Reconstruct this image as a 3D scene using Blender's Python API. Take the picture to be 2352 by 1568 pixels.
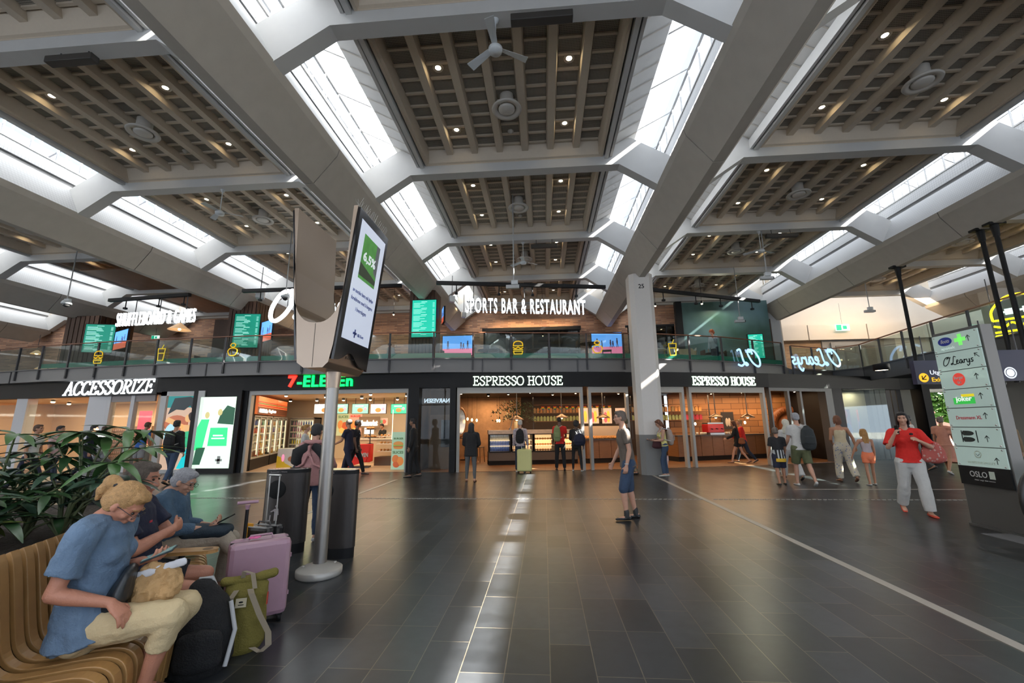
import bpy, bmesh, math, random
import numpy as np
from mathutils import Vector, Matrix, noise
for o in list(bpy.data.objects): bpy.data.objects.remove(o)
SC = bpy.context.scene; COL = SC.collection; PI = math.pi
random.seed(7)
# ---------------------------------------------------------------- camera
FPX, PITCH, YAW, ROLL = 960.57, 0.1960985, -0.0735258, -0.01027734
_f = Vector((math.sin(YAW)*math.cos(PITCH), math.cos(YAW)*math.cos(PITCH), math.sin(PITCH)))
_r = Vector((math.cos(YAW), -math.sin(YAW), 0)); _u = _r.cross(_f)
RT = math.cos(ROLL)*_r + math.sin(ROLL)*_u; UP = -math.sin(ROLL)*_r + math.cos(ROLL)*_u
EYE = Vector((0, 0, 1.6))
cd = bpy.data.cameras.new('camera'); cam = bpy.data.objects.new('camera', cd); COL.objects.link(cam)
cd.sensor_width = 36; cd.lens = FPX/2352*36; cd.clip_start = 0.02; cd.clip_end = 300
cam.matrix_world = Matrix(((RT.x, UP.x, -_f.x, 0), (RT.y, UP.y, -_f.y, 0), (RT.z, UP.z, -_f.z, 1.6), (0, 0, 0, 1)))
SC.camera = cam
def ray(x, y): return _f + RT*((x-1176)/FPX) - UP*((y-784)/FPX)
def aY(x, y, Y): d = ray(x, y); return EYE + d*(Y/d.y)        # survey helpers: a sighted point on a plane of known depth / height
def aZ(x, y, Z=0.0): d = ray(x, y); return EYE + d*((Z-1.6)/d.z)
def aX(x, y, X): d = ray(x, y); return EYE + d*(X/d.x)
# ---------------------------------------------------------------- world, sun, exposure
W = bpy.data.worlds.new('sky'); SC.world = W; W.use_nodes = True
nt = W.node_tree; nt.nodes.clear()
bg = nt.nodes.new('ShaderNodeBackground'); wo = nt.nodes.new('ShaderNodeOutputWorld')
sky = nt.nodes.new('ShaderNodeTexSky'); sky.sky_type = 'PREETHAM' if False else 'NISHITA'
sky.sun_disc = False; sky.sun_elevation = math.radians(48); sky.sun_rotation = math.radians(200); sky.air_density = 1.0; sky.dust_density = 4.0; sky.ozone_density = 1.0
mx = nt.nodes.new('ShaderNodeMixRGB'); mx.inputs[0].default_value = 0.75; mx.inputs[2].default_value = (0.62, 0.72, 0.86, 1)
sm = nt.nodes.new('ShaderNodeMixRGB'); sm.blend_type = 'MULTIPLY'; sm.inputs[0].default_value = 1; sm.inputs[2].default_value = (0.12, 0.12, 0.12, 1)
nt.links.new(sky.outputs[0], sm.inputs[1]); nt.links.new(sm.outputs[0], mx.inputs[1]); nt.links.new(mx.outputs[0], bg.inputs[0])
bg.inputs[1].default_value = SKY_STRENGTH = 5.0
nt.links.new(bg.outputs[0], wo.inputs[0])
sd = bpy.data.lights.new('sun', 'SUN'); so = bpy.data.objects.new('sun', sd); COL.objects.link(so)
sd.energy = 120; sd.angle = 0.012; sd.color = (1, .95, .86)
so.rotation_euler = Vector((-1.33, 0.12, -1.0)).to_track_quat('-Z', 'Y').to_euler()
SC.view_settings.view_transform = 'Standard'; SC.view_settings.look = 'None'; SC.view_settings.gamma = 1
SC.view_settings.use_curve_mapping = False; SC.view_settings.exposure = 0.0
cy = SC.cycles; cy.use_adaptive_sampling = True; cy.adaptive_threshold = .06; cy.max_bounces = 5; cy.diffuse_bounces = 3; cy.glossy_bounces = 2; cy.transmission_bounces = 2; cy.transparent_max_bounces = 10
cy.caustics_reflective = False; cy.caustics_refractive = False; cy.sample_clamp_indirect = 4.0; cy.use_denoising = True
try: cy.use_light_tree = True
except Exception: pass
# ---------------------------------------------------------------- materials
MATS = {}
def mat(name, col=(.5, .5, .5), rough=.6, metal=0, emis=None, es=0, alpha=1, trans=0, nz=0, nzs=20, bump=0, bs=60, spec=None, coat=0):
    if name in MATS: return MATS[name]
    m = bpy.data.materials.new(name); m.use_nodes = True; MATS[name] = m
    n = m.node_tree; b = n.nodes['Principled BSDF']; I = b.inputs
    I['Base Color'].default_value = (*col, 1); I['Roughness'].default_value = rough; I['Metallic'].default_value = metal
    if spec is not None: I['Specular IOR Level'].default_value = spec
    if emis: I['Emission Color'].default_value = (*emis, 1); I['Emission Strength'].default_value = es
    I['Transmission Weight'].default_value = trans; I['Coat Weight'].default_value = coat
    tc = n.nodes.new('ShaderNodeTexCoord')
    if nz:
        t = n.nodes.new('ShaderNodeTexNoise'); t.inputs['Scale'].default_value = nzs; t.inputs['Detail'].default_value = 4
        n.links.new(tc.outputs['Object'], t.inputs['Vector'])
        x = n.nodes.new('ShaderNodeMixRGB'); x.inputs[1].default_value = (*[max(0, c*(1-nz)) for c in col], 1); x.inputs[2].default_value = (*[min(1, c*(1+nz)) for c in col], 1)
        n.links.new(t.outputs[0], x.inputs[0]); n.links.new(x.outputs[0], I['Base Color'])
    if bump:
        t2 = n.nodes.new('ShaderNodeTexNoise'); t2.inputs['Scale'].default_value = bs; t2.inputs['Detail'].default_value = 3
        n.links.new(tc.outputs['Object'], t2.inputs['Vector'])
        bp = n.nodes.new('ShaderNodeBump'); bp.inputs['Strength'].default_value = bump; bp.inputs['Distance'].default_value = .02
        n.links.new(t2.outputs[0], bp.inputs['Height']); n.links.new(bp.outputs[0], I['Normal'])
    return m
def glass(name, tint=(.9, .95, .93), mixf=.12, rough=.02):
    if name in MATS: return MATS[name]
    m = bpy.data.materials.new(name); m.use_nodes = True; MATS[name] = m; n = m.node_tree; n.nodes.clear()
    o = n.nodes.new('ShaderNodeOutputMaterial'); t = n.nodes.new('ShaderNodeBsdfTransparent'); t.inputs[0].default_value = (*tint, 1)
    g = n.nodes.new('ShaderNodeBsdfGlossy'); g.inputs['Roughness'].default_value = rough
    x = n.nodes.new('ShaderNodeMixShader'); lw = n.nodes.new('ShaderNodeLayerWeight'); lw.inputs[0].default_value = .5; fr = n.nodes.new('ShaderNodeMath'); fr.operation = 'POWER'; fr.inputs[1].default_value = 3.5; n.links.new(lw.outputs['Facing'], fr.inputs[0])
    mt = n.nodes.new('ShaderNodeMath'); mt.operation = 'ADD'; mt.inputs[1].default_value = mixf*.3; mt.use_clamp = True
    n.links.new(fr.outputs[0], mt.inputs[0]); n.links.new(mt.outputs[0], x.inputs[0])
    n.links.new(t.outputs[0], x.inputs[1]); n.links.new(g.outputs[0], x.inputs[2]); n.links.new(x.outputs[0], o.inputs[0]); return m
def frosted(name, col=(.9, .93, .95), tr=.6, clear=.2):
    if name in MATS: return MATS[name]
    m = bpy.data.materials.new(name); m.use_nodes = True; MATS[name] = m; n = m.node_tree; n.nodes.clear()
    o = n.nodes.new('ShaderNodeOutputMaterial'); t = n.nodes.new('ShaderNodeBsdfTranslucent'); t.inputs[0].default_value = (*col, 1)
    d = n.nodes.new('ShaderNodeBsdfDiffuse'); d.inputs[0].default_value = (*col, 1)
    p = n.nodes.new('ShaderNodeBsdfTransparent'); p.inputs[0].default_value = (*col, 1)
    x = n.nodes.new('ShaderNodeMixShader'); x.inputs[0].default_value = tr; y = n.nodes.new('ShaderNodeMixShader'); y.inputs[0].default_value = clear
    n.links.new(d.outputs[0], x.inputs[1]); n.links.new(t.outputs[0], x.inputs[2]); n.links.new(x.outputs[0], y.inputs[1]); n.links.new(p.outputs[0], y.inputs[2]); n.links.new(y.outputs[0], o.inputs[0]); return m
def tex_mat(name, build, rough=.6, metal=0, emis=0):
    """build(nodes, links, objcoord) -> colour socket"""
    if name in MATS: return MATS[name]
    m = bpy.data.materials.new(name); m.use_nodes = True; MATS[name] = m; n = m.node_tree; b = n.nodes['Principled BSDF']
    b.inputs['Roughness'].default_value = rough; b.inputs['Metallic'].default_value = metal
    tc = n.nodes.new('ShaderNodeTexCoord'); s = build(n.nodes, n.links, tc.outputs['Object'])
    n.links.new(s, b.inputs['Base Color'])
    if emis: n.links.new(s, b.inputs['Emission Color']); b.inputs['Emission Strength'].default_value = emis
    return m
def math_n(N, L, op, a, b=None):
    q = N.new('ShaderNodeMath'); q.operation = op
    for i, v in enumerate((a, b)):
        if v is None: continue
        if isinstance(v, (int, float)): q.inputs[i].default_value = v
        else: L.new(v, q.inputs[i])
    return q.outputs[0]
# ---------------------------------------------------------------- mesh builder
class MB:
    def __init__(s, M=None): s.v = []; s.f = []; s.mi = []; s.mats = []; s.M = M or Matrix(); s.cur = 0; s.sm = []; s.smooth = False
    def m(s, mt):
        if mt not in s.mats: s.mats.append(mt)
        s.cur = s.mats.index(mt); return s
    def add(s, vs, fs):
        k = len(s.v); s.v += [tuple(s.M @ Vector(q)) for q in vs]
        for f in fs: s.f.append([i+k for i in f]); s.mi.append(s.cur); s.sm.append(s.smooth)
        return s
    def box(s, x0, x1, y0, y1, z0, z1):
        return s.add([(x, y, z) for z in (z0, z1) for y in (y0, y1) for x in (x0, x1)], [(0, 2, 3, 1), (4, 5, 7, 6), (0, 1, 5, 4), (2, 6, 7, 3), (0, 4, 6, 2), (1, 3, 7, 5)])
    def bx(s, c, d): return s.box(c[0]-d[0]/2, c[0]+d[0]/2, c[1]-d[1]/2, c[1]+d[1]/2, c[2]-d[2]/2, c[2]+d[2]/2)
    def prism(s, prof, a, b, axis='y'):     # prof: 2D polygon; axis y -> (x,z), x -> (y,z), z -> (x,y)
        n = len(prof); P = {'y': lambda p, t: (p[0], t, p[1]), 'x': lambda p, t: (t, p[0], p[1]), 'z': lambda p, t: (p[0], p[1], t)}[axis]
        return s.add([P(p, t) for t in (a, b) for p in prof], [list(range(n)), list(range(2*n-1, n-1, -1))]+[(i, (i+1) % n, n+(i+1) % n, n+i) for i in range(n)])
    def quad(s, a, b, c, d): return s.add([a, b, c, d], [(0, 1, 2, 3)])
    def tube(s, pts, r, n=8, cap=True):
        pts = [Vector(p) for p in pts]; rs = r if isinstance(r, (list, tuple)) else [r]*len(pts); vs = []; fs = []; sv = s.smooth; s.smooth = True
        ref = None
        for i, p in enumerate(pts):
            t = (pts[min(i+1, len(pts)-1)]-pts[max(i-1, 0)]).normalized()
            if ref is None: ref = t.orthogonal().normalized()
            ref = (ref-t*ref.dot(t)).normalized(); q = t.cross(ref)
            for j in range(n): a = 2*PI*j/n; vs.append(p+(ref*math.cos(a)+q*math.sin(a))*rs[i])
        for i in range(len(pts)-1):
            for j in range(n): fs.append((i*n+j, i*n+(j+1) % n, (i+1)*n+(j+1) % n, (i+1)*n+j))
        s.add(vs, fs); s.smooth = False
        if cap: s.add(vs[:n], [list(range(n))[::-1]]); s.add(vs[-n:], [list(range(n))])
        s.smooth = sv; return s
    def lathe(s, prof, c=(0, 0, 0), n=24, sx=1, sy=1, smooth=True):
        vs = [(c[0]+r*sx*math.cos(2*PI*j/n), c[1]+r*sy*math.sin(2*PI*j/n), c[2]+z) for r, z in prof for j in range(n)]
        sv = s.smooth; s.smooth = smooth
        s.add(vs, [(i*n+j, i*n+(j+1) % n, (i+1)*n+(j+1) % n, (i+1)*n+j) for i in range(len(prof)-1) for j in range(n)]); s.smooth = sv; return s
    def ell(s, c, r, n=14, h=9):
        prof = [(max(1e-4, math.sin(PI*i/h)), -math.cos(PI*i/h)) for i in range(h+1)]
        sv = s.smooth; s.smooth = True
        vs = [(c[0]+r[0]*a*math.cos(2*PI*j/n), c[1]+r[1]*a*math.sin(2*PI*j/n), c[2]+r[2]*z) for a, z in prof for j in range(n)]
        s.add(vs, [(i*n+j, i*n+(j+1) % n, (i+1)*n+(j+1) % n, (i+1)*n+j) for i in range(h) for j in range(n)]); s.smooth = sv; return s
    def build(s, name, mt=None, parent=None, label=None, cat=None, group=None, kind=None, bevel=0, loc=None, rz=0):
        me = bpy.data.meshes.new(name); me.from_pydata([tuple(q) for q in s.v], [], s.f)
        for q in (s.mats or [mt or mat('plain')]): me.materials.append(q)
        me.polygons.foreach_set('material_index', s.mi); me.polygons.foreach_set('use_smooth', s.sm); me.update()
        o = bpy.data.objects.new(name, me); COL.objects.link(o)
        if parent: o.parent = parent
        if loc is not None: o.location = loc
        o.rotation_euler.z = rz
        if bevel: b = o.modifiers.new('bevel', 'BEVEL'); b.width = bevel; b.segments = 2; b.limit_method = 'ANGLE'
        return tag(o, label, cat, group, kind)
def tag(o, label=None, cat=None, group=None, kind=None):
    if label: o['label'] = label
    if cat: o['category'] = cat
    if group: o['group'] = group
    if kind: o['kind'] = kind
    return o
def mb(mt=None, M=None):
    b = MB(M)
    if mt: b.m(mt)
    return b
def empty(name, loc=(0, 0, 0), rz=0, label=None, cat=None, group=None, kind=None):
    o = bpy.data.objects.new(name, None); COL.objects.link(o); o.location = loc; o.rotation_euler.z = rz; o.empty_display_size = .2
    return tag(o, label, cat, group, kind)
def copy_tree(o, parent=None, loc=None, rz=None, label=None):
    c = o.copy(); COL.objects.link(c)
    if parent: c.parent = parent
    if loc is not None: c.location = loc
    if rz is not None: c.rotation_euler.z = rz
    if label: c['label'] = label
    for ch in list(o.children): copy_tree(ch, c)
    return c
def T(x=0, y=0, z=0, rz=0, rx=0, ry=0): return Matrix.Translation((x, y, z)) @ Matrix.Rotation(rz, 4, 'Z') @ Matrix.Rotation(ry, 4, 'Y') @ Matrix.Rotation(rx, 4, 'X')
def text_mesh(s, size=1, ext=.02, bold=0.0, sx=1, shear=0, align='CENTER', space=1):
    c = bpy.data.curves.new('t', 'FONT'); c.body = s; c.size = size; c.extrude = ext; c.offset = bold; c.shear = shear; c.align_x = align; c.space_character = space; c.resolution_u = 3
    o = bpy.data.objects.new('t', c); COL.objects.link(o); dg = bpy.context.evaluated_depsgraph_get()
    me = bpy.data.meshes.new_from_object(o.evaluated_get(dg)); bpy.data.objects.remove(o); bpy.data.curves.remove(c)
    if sx != 1: me.transform(Matrix.Diagonal((sx, 1, 1, 1)))
    return me
def text(name, s, M, mt, parent=None, h=None, w=None, **k):
    """letters standing in the local XZ plane, reading along +X, seen from -Y; h/w fit the outline"""
    me = text_mesh(s, **k); xs = [v.co.x for v in me.vertices]; ys = [v.co.y for v in me.vertices]
    if h: f = h/(max(ys)-min(ys)); me.transform(Matrix.Translation((0, -min(ys)*f, 0)) @ Matrix.Diagonal((f, f, 1, 1))); xs = [x*f for x in xs]
    if w: f = w/(max(xs)-min(xs)); me.transform(Matrix.Diagonal((f, 1, 1, 1)))
    me.transform(M @ Matrix.Rotation(PI/2, 4, 'X')); me.materials.clear(); me.materials.append(mt)
    o = bpy.data.objects.new(name, me); COL.objects.link(o)
    if parent: o.parent = parent
    return o
def strokes(name, glyph_list, mt, M, w=.12, parent=None, d=.03):
    b = mb(mt, M)
    for poly in glyph_list:
        for i in range(len(poly)-1):
            a = Vector((poly[i][0], 0, poly[i][1])); c = Vector((poly[i+1][0], 0, poly[i+1][1])); t = (c-a)
            if t.length < 1e-6: continue
            t.normalize(); q = Vector((-t.z, 0, t.x))*w/2; a -= t*w*.3; c += t*w*.3
            y = Vector((0, d, 0))
            b.add([a-q, a+q, c+q, c-q, a-q-y, a+q-y, c+q-y, c-q-y], [(0, 1, 2, 3), (7, 6, 5, 4), (0, 4, 5, 1), (1, 5, 6, 2), (2, 6, 7, 3), (3, 7, 4, 0)])
    return b.build(name, parent=parent)
# ================================================================ shared materials
white = mat('white_paint', (.60, .59, .57), .55, nz=.06, nzs=3)
concrete = mat('pale_concrete', (.49, .45, .395), .75, nz=.10, nzs=4)
coffer_m = mat('coffer_cream', (.64, .54, .42), .55, nz=.05)
black = mat('black_panel', (.009, .009, .010), .55, spec=.25)
darkgrey = mat('dark_grey_steel', (.06, .06, .065), .45)
grey = mat('mid_grey_paint', (.22, .22, .22), .5)
steel = mat('brushed_steel', (.55, .54, .52), .3, 1, bump=.1, bs=200)
alu = mat('pale_aluminium', (.40, .38, .35), .5, .2)
led = mat('lamp_face', (1, .9, .7), .5, emis=(1, .80, .48), es=60)
ledw = mat('white_letter_face', (1, 1, 1), .5, emis=(.92, .97, 1), es=1.9)
clear = glass('clear_glass')
wood = tex_mat('warm_timber', lambda N, L, c: wood_col(N, L, c, (.30, .13, .045), (.16, .06, .02)), .45)  if False else None
def wood_mat(name, c1, c2, sc=(1, 12, 12), rough=.45):
    def bl(N, L, c):
        mp = N.new('ShaderNodeMapping'); mp.inputs['Scale'].default_value = sc; L.new(c, mp.inputs[0])
        t = N.new('ShaderNodeTexNoise'); t.inputs['Scale'].default_value = 3; t.inputs['Detail'].default_value = 6; L.new(mp.outputs[0], t.inputs['Vector'])
        x = N.new('ShaderNodeMixRGB'); x.inputs[1].default_value = (*c1, 1); x.inputs[2].default_value = (*c2, 1); L.new(t.outputs[0], x.inputs[0]); return x.outputs[0]
    return tex_mat(name, bl, rough)
timber = wood_mat('warm_timber', (.34, .16, .06), (.14, .05, .018), (8, 8, 1))
dark_timber = wood_mat('dark_timber_cladding', (.10, .045, .022), (.03, .013, .007), (14, 14, .7), .6)
rail_wood = wood_mat('handrail_timber', (.22, .085, .04), (.14, .05, .02), (2, 2, 10), .4)
def brick_mat(name, c1, c2, mort, bw, bh, off=.5, ms=.012, rough=.8, swap=None, emis=0):
    def bl(N, L, c):
        sp = N.new('ShaderNodeSeparateXYZ'); L.new(c, sp.inputs[0]); cb = N.new('ShaderNodeCombineXYZ')
        a, b2 = swap or ('X', 'Z'); L.new(sp.outputs[a], cb.inputs[0]); L.new(sp.outputs[b2], cb.inputs[1])
        t = N.new('ShaderNodeTexBrick'); t.offset = off; t.inputs['Scale'].default_value = 1; t.inputs['Brick Width'].default_value = bw; t.inputs['Row Height'].default_value = bh
        t.inputs['Mortar Size'].default_value = ms; t.inputs['Color1'].default_value = (*c1, 1); t.inputs['Color2'].default_value = (*c2, 1); t.inputs['Mortar'].default_value = (*mort, 1); t.inputs['Bias'].default_value = 0
        L.new(cb.outputs[0], t.inputs['Vector']); return t.outputs[0]
    return tex_mat(name, bl, rough, 0, emis)
brick = brick_mat('mixed_brick', (.62, .33, .19), (.26, .12, .075), (.34, .24, .18), .42, .085, .37)
brick_pale = brick_mat('pale_brick', (.42, .26, .14), (.30, .17, .09), (.30, .22, .15), .36, .08, .4)
# floor
def floor_col(N, L, c):
    sp = N.new('ShaderNodeSeparateXYZ'); L.new(c, sp.inputs[0]); cb = N.new('ShaderNodeCombineXYZ'); L.new(sp.outputs['Y'], cb.inputs[0]); L.new(sp.outputs['X'], cb.inputs[1])
    t = N.new('ShaderNodeTexBrick'); t.offset = .37; t.offset_frequency = 3; t.inputs['Scale'].default_value = 1; t.inputs['Brick Width'].default_value = .62; t.inputs['Row Height'].default_value = .30
    t.inputs['Mortar Size'].default_value = .0035; t.inputs['Color1'].default_value = (.018, .020, .023, 1); t.inputs['Color2'].default_value = (.062, .066, .072, 1); t.inputs['Mortar'].default_value = (.17, .14, .10, 1); t.inputs['Bias'].default_value = -.1
    L.new(cb.outputs[0], t.inputs['Vector']); n = N.new('ShaderNodeTexNoise'); n.inputs['Scale'].default_value = 9; n.inputs['Detail'].default_value = 6; L.new(c, n.inputs['Vector'])
    x = N.new('ShaderNodeMixRGB'); x.blend_type = 'MULTIPLY'; x.inputs[0].default_value = .55; L.new(t.outputs[0], x.inputs[1]); L.new(n.outputs[0], x.inputs[2])
    return x.outputs[0]
floor_m = tex_mat('slate_floor', floor_col, .25)
_b = floor_m.node_tree; _p = _b.nodes['Principled BSDF']; _n = _b.nodes.new('ShaderNodeTexNoise'); _n.inputs['Scale'].default_value = 1.7; _n.inputs['Detail'].default_value = 2
_tc = _b.nodes.new('ShaderNodeTexCoord'); _b.links.new(_tc.outputs['Object'], _n.inputs[0]); _r = _b.nodes.new('ShaderNodeMapRange'); _r.inputs[3].default_value = .27; _r.inputs[4].default_value = .33; _p.inputs['Specular IOR Level'].default_value = .38
_b.links.new(_n.outputs[0], _r.inputs[0]); _b.links.new(_r.outputs[0], _p.inputs['Roughness'])
_n2 = _b.nodes.new('ShaderNodeTexNoise'); _n2.inputs['Scale'].default_value = 14; _n2.inputs['Detail'].default_value = 5; _b.links.new(_tc.outputs['Object'], _n2.inputs[0])
_bp = _b.nodes.new('ShaderNodeBump'); _bp.inputs['Strength'].default_value = .02; _bp.inputs['Distance'].default_value = .01; _b.links.new(_n2.outputs[0], _bp.inputs['Height']); _b.links.new(_bp.outputs[0], _p.inputs['Normal'])
# ================================================================ floor, floor lines
mb(floor_m).box(-46, 30, -8, 16.6, -.2, 0).build('floor', kind='structure')
line_m = mat('pale_stone_inlay', (.40, .36, .31), .5)
mb(line_m).box(3.31, 3.41, -6, 14.4, 0, .004).build('trim_1', kind='structure')
mb(line_m).box(-4.55, -4.45, 6.5, 12.9, 0, .004).build('trim_2', kind='structure')
b = mb(mat('stud_steel', (.30, .29, .26), .5, .5))
for i in range(230):
    x = -12+i*.105
    if abs(x-3.36) > .1 and abs(x+4.5) > .1:
        b.box(x, x+.07, 9.62, 9.65, 0, .006); b.box(x+.03, x+.10, 9.67, 9.70, 0, .006)
b.build('trim_3', kind='structure')
mb(line_m).box(6, 24, 11.05, 11.1, 0, .004).build('trim_4', kind='structure')
# ================================================================ roof: bays of 8.19 m across, frames every 4.095 m
BX0, BS, FY0, FS = 3.47, 8.19, 5.45, 4.095
beams = [BX0+BS*k for k in range(-6, 4)]; frames = [FY0+FS*k for k in range(-3, 5)]
YEND = 21.9
def mesh_net(name, base, line, pitch, w=.12):
    def bl(N, L, c):
        sp = N.new('ShaderNodeSeparateXYZ'); L.new(c, sp.inputs[0]); rs = []
        for ax, p in (('Y', pitch), ('Z', pitch)):
            m1 = math_n(N, L, 'MULTIPLY', sp.outputs[ax], 1/p); m2 = math_n(N, L, 'FRACT', m1); rs.append(math_n(N, L, 'LESS_THAN', m2, w))
        mxx = math_n(N, L, 'MAXIMUM', rs[0], rs[1]); x = N.new('ShaderNodeMixRGB'); x.inputs[1].default_value = (*base, 1); x.inputs[2].default_value = (*line, 1); L.new(mxx, x.inputs[0]); return x.outputs[0]
    return tex_mat(name, bl, .6)
net = mesh_net('white_panel_with_net', (.62, .62, .62), (.46, .46, .46), .07)
def perf(name, base, hole, px, py, r=.5):
    def bl(N, L, c):
        sp = N.new('ShaderNodeSeparateXYZ'); L.new(c, sp.inputs[0]); rs = []
        for ax, p in (('X', px), ('Y', py)):
            m1 = math_n(N, L, 'MULTIPLY', sp.outputs[ax], 1/p); m2 = math_n(N, L, 'FRACT', m1); rs.append(math_n(N, L, 'LESS_THAN', m2, r))
        mn = math_n(N, L, 'MULTIPLY', rs[0], rs[1]); x = N.new('ShaderNodeMixRGB'); x.inputs[1].default_value = (*base, 1); x.inputs[2].default_value = (*hole, 1); L.new(mn, x.inputs[0]); return x.outputs[0]
    return tex_mat(name, bl, .7)
grille = perf('perforated_grille', (.40, .36, .30), (.10, .09, .075), .028, .034, .62)
glazing = frosted('skylight_glazing', (.46, .49, .53), .5, .0)
skyglass = glass('skylight_clear', (.97, .98, 1), .05)
seam_m = mat('joint_dark', (.08, .07, .06), .8)  # dark tone of the joints between segments
prof = [(-.10, 6.52), (.10, 6.52), (.56, 7.12), (.60, 7.28), (.45, 7.34), (-.45, 7.34), (-.60, 7.28), (-.56, 7.12)]
core = [(x*.93, z+.02 if z < 6.6 else z-.015) for x, z in prof]
for i, X in enumerate(beams):
    b = mb(concrete); ys = [-5, -.7] + [3.4+4.1*k for k in range(0, 5)]
    ends = ys[1:]+[YEND-.5]
    for y0, y1 in zip(ys, ends):
        if y1 > 21: b.add([(X+x, y0+.012, z) for x, z in prof]+[(X+x, 21.4-(z-6.52)*0+(.0 if z < 6.6 else .45), z) for x, z in prof], [list(range(8)), list(range(15, 7, -1))]+[(k, (k+1) % 8, 8+(k+1) % 8, 8+k) for k in range(8)])
        else: b.prism([(X+x, z) for x, z in prof], y0+.012, y1-.012)
    b.m(seam_m).prism([(X+x, z) for x, z in core], -5, 21.3)
    b.build('ceiling_beam', kind='structure')
    # gutter upstand, clerestory and outer wall on both sides of each beam
    for s in (-1, 1):
        u = mb(net); q = lambda d, z: X+s*(4.095-d)
        for z0, z1, d0, d1 in ((7.28, 8.08, 3.5, 3.93), (8.2, 8.55, 3.94, 3.95)):
            u.quad((q(d0, 0), -5, z0), (q(d0, 0), YEND, z0), (q(d1, 0), YEND, z1), (q(d1, 0), -5, z1))
        u.m(grey).quad((q(3.93, 0), -5, 8.08), (q(3.93, 0), YEND, 8.08), (q(3.99, 0), YEND, 8.08), (q(3.99, 0), -5, 8.08))
        u.quad((q(3.99, 0), -5, 8.08), (q(3.99, 0), YEND, 8.08), (q(3.99, 0), YEND, 8.22), (q(3.99, 0), -5, 8.22))
        u.m(white); y = -4.8
        while y < YEND: u.bx((q(3.95, 0), y, 8.85), (.03, .035, .62)); y += .585
        u.bx((q(3.95, 0), 8.4, 8.55), (.05, 27, .04)); u.bx((q(3.95, 0), 8.4, 9.16), (.05, 27, .05))
        u.build('ceiling_clerestory', kind='structure')
        mb(skyglass).quad((q(3.955, 0), -5, 8.56), (q(3.955, 0), YEND, 8.56), (q(3.955, 0), YEND, 9.16), (q(3.955, 0), -5, 9.16)).build('window_clerestory', kind='structure')
bays = [x+BS/2 for x in beams[:-1]]
vent_m = mat('vent_white', (.62, .58, .52), .4)
# one coffer, built once
def coffer_mesh():
    b = mb(coffer_m); L0, L1, h = .22, 4.0, 2.23
    b.box(-h, h, L0, L1, 8.44, 8.47)
    for x0, x1 in ((-h, -h+.05), (h-.05, h)): b.box(x0, x1, L0, L1, 8.08, 8.45)
    for y0, y1 in ((L0, L0+.05), (L1-.05, L1)): b.box(-h, h, y0, y1, 8.08, 8.45)
    for s in (-1, 1): b.prism([(s*(h-.05), 8.10), (s*(h-.10), 8.12), (s*(h-.13), 8.42), (s*(h-.05), 8.42)], L0+.05, L1-.05)
    b.prism([(L0+.05, 8.10), (L0+.10, 8.12), (L0+.24, 8.42), (L0+.05, 8.42)], -h+.05, h-.05, 'x'); b.prism([(L1-.05, 8.10), (L1-.10, 8.12), (L1-.24, 8.42), (L1-.05, 8.42)], -h+.05, h-.05, 'x')
    for k in range(6):
        x = (k-2.5)*.63; b.prism([(x-.075, 8.27), (x+.075, 8.27), (x+.105, 8.43), (x-.105, 8.43)], L0+.1, L1-.1)
    for k in range(7):
        x = (k-3)*.63
        for j in range(10):
            y = L0+.32+j*.352; b.box(x-.21, x+.21, y-.026, y+.026, 8.385, 8.43)
    b.m(grille)
    for k in range(7): x = (k-3)*.63; b.box(x-.20, x+.20, L0+.2, L1-.2, 8.425, 8.44)
    return b
cof0 = None; dl0 = None; vt0 = None; sm0 = None
bay_n = ['outermost left', 'outer left', 'far left', 'second left', 'left', 'central', 'right', 'far right', 'outer right']
row_n = ['rearmost', 'rear', 'overhead', 'nearest visible', 'second', 'third', 'fourth', 'last']
for bi, X in enumerate(bays):
    if False: pass
    for fi, Y in enumerate(frames):
        if Y > 20 or Y < -3: continue
        full = min(1, (YEND-.1-Y)/4.0)
        if cof0 is None: cof0 = coffer_mesh().build('ceiling_coffer', kind='structure'); o = cof0
        else: o = cof0.copy(); COL.objects.link(o)
        o.location = (X, Y, 0)
        near = Y < 3
        if near or not (2 <= bi <= 7): continue
        nm = f'{row_n[fi]} coffer of the {bay_n[bi]} bay'
        for sx, n1 in ((-1, 'left'), (1, 'right')):
            for yy, n2 in ((1.37, 'near'), (3.12, 'far')):
                if dl0 is None:
                    dl0 = mb(vent_m).lathe([(.055, .0), (.10, -.012), (.105, .0), (.105, .05)], n=20).build('downlight')
                    mb(led).lathe([(.001, .004), (.055, .004)], n=20).build('lamp_face', parent=dl0); o = dl0
                else: o = copy_tree(dl0)
                o.location = (X+sx*1.265, Y+yy, 8.415)
                tag(o, f'round {n2} {n1} downlight in the {nm}', 'ceiling light', 'recessed downlights in the coffered ceiling')
        if vt0 is None:
            vt0 = empty('ceiling_vent')
            mb(vent_m).lathe([(.30, .0), (.315, -.02), (.30, -.05), (.20, -.02), (.20, .06)], n=32).build('outer_ring', parent=vt0)
            mb(vent_m).lathe([(.001, -.06), (.14, -.055), (.175, -.03), (.17, .0), (.13, .05)], n=32).build('disc', parent=vt0)
            mb(vent_m).lathe([(.15, .3), (.15, .0)], n=20).build('neck', parent=vt0); o = vt0
        else: o = copy_tree(vt0)
        o.location = (X, Y+2.2, 8.12)
        tag(o, f'large round air vent hanging in the {nm}', 'air vent', 'round ceiling vents')
        if sm0 is None:
            sm0 = mb(vent_m).lathe([(.001, -.06), (.03, -.055), (.045, -.03), (.07, -.02), (.07, .0)], n=16).build('smoke_detector'); o = sm0
        else: o = copy_tree(sm0)
        o.location = (X, Y+3.28, 8.42); tag(o, f'small round smoke detector in the {nm}', 'smoke detector', 'smoke detectors in the ceiling')
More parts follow.
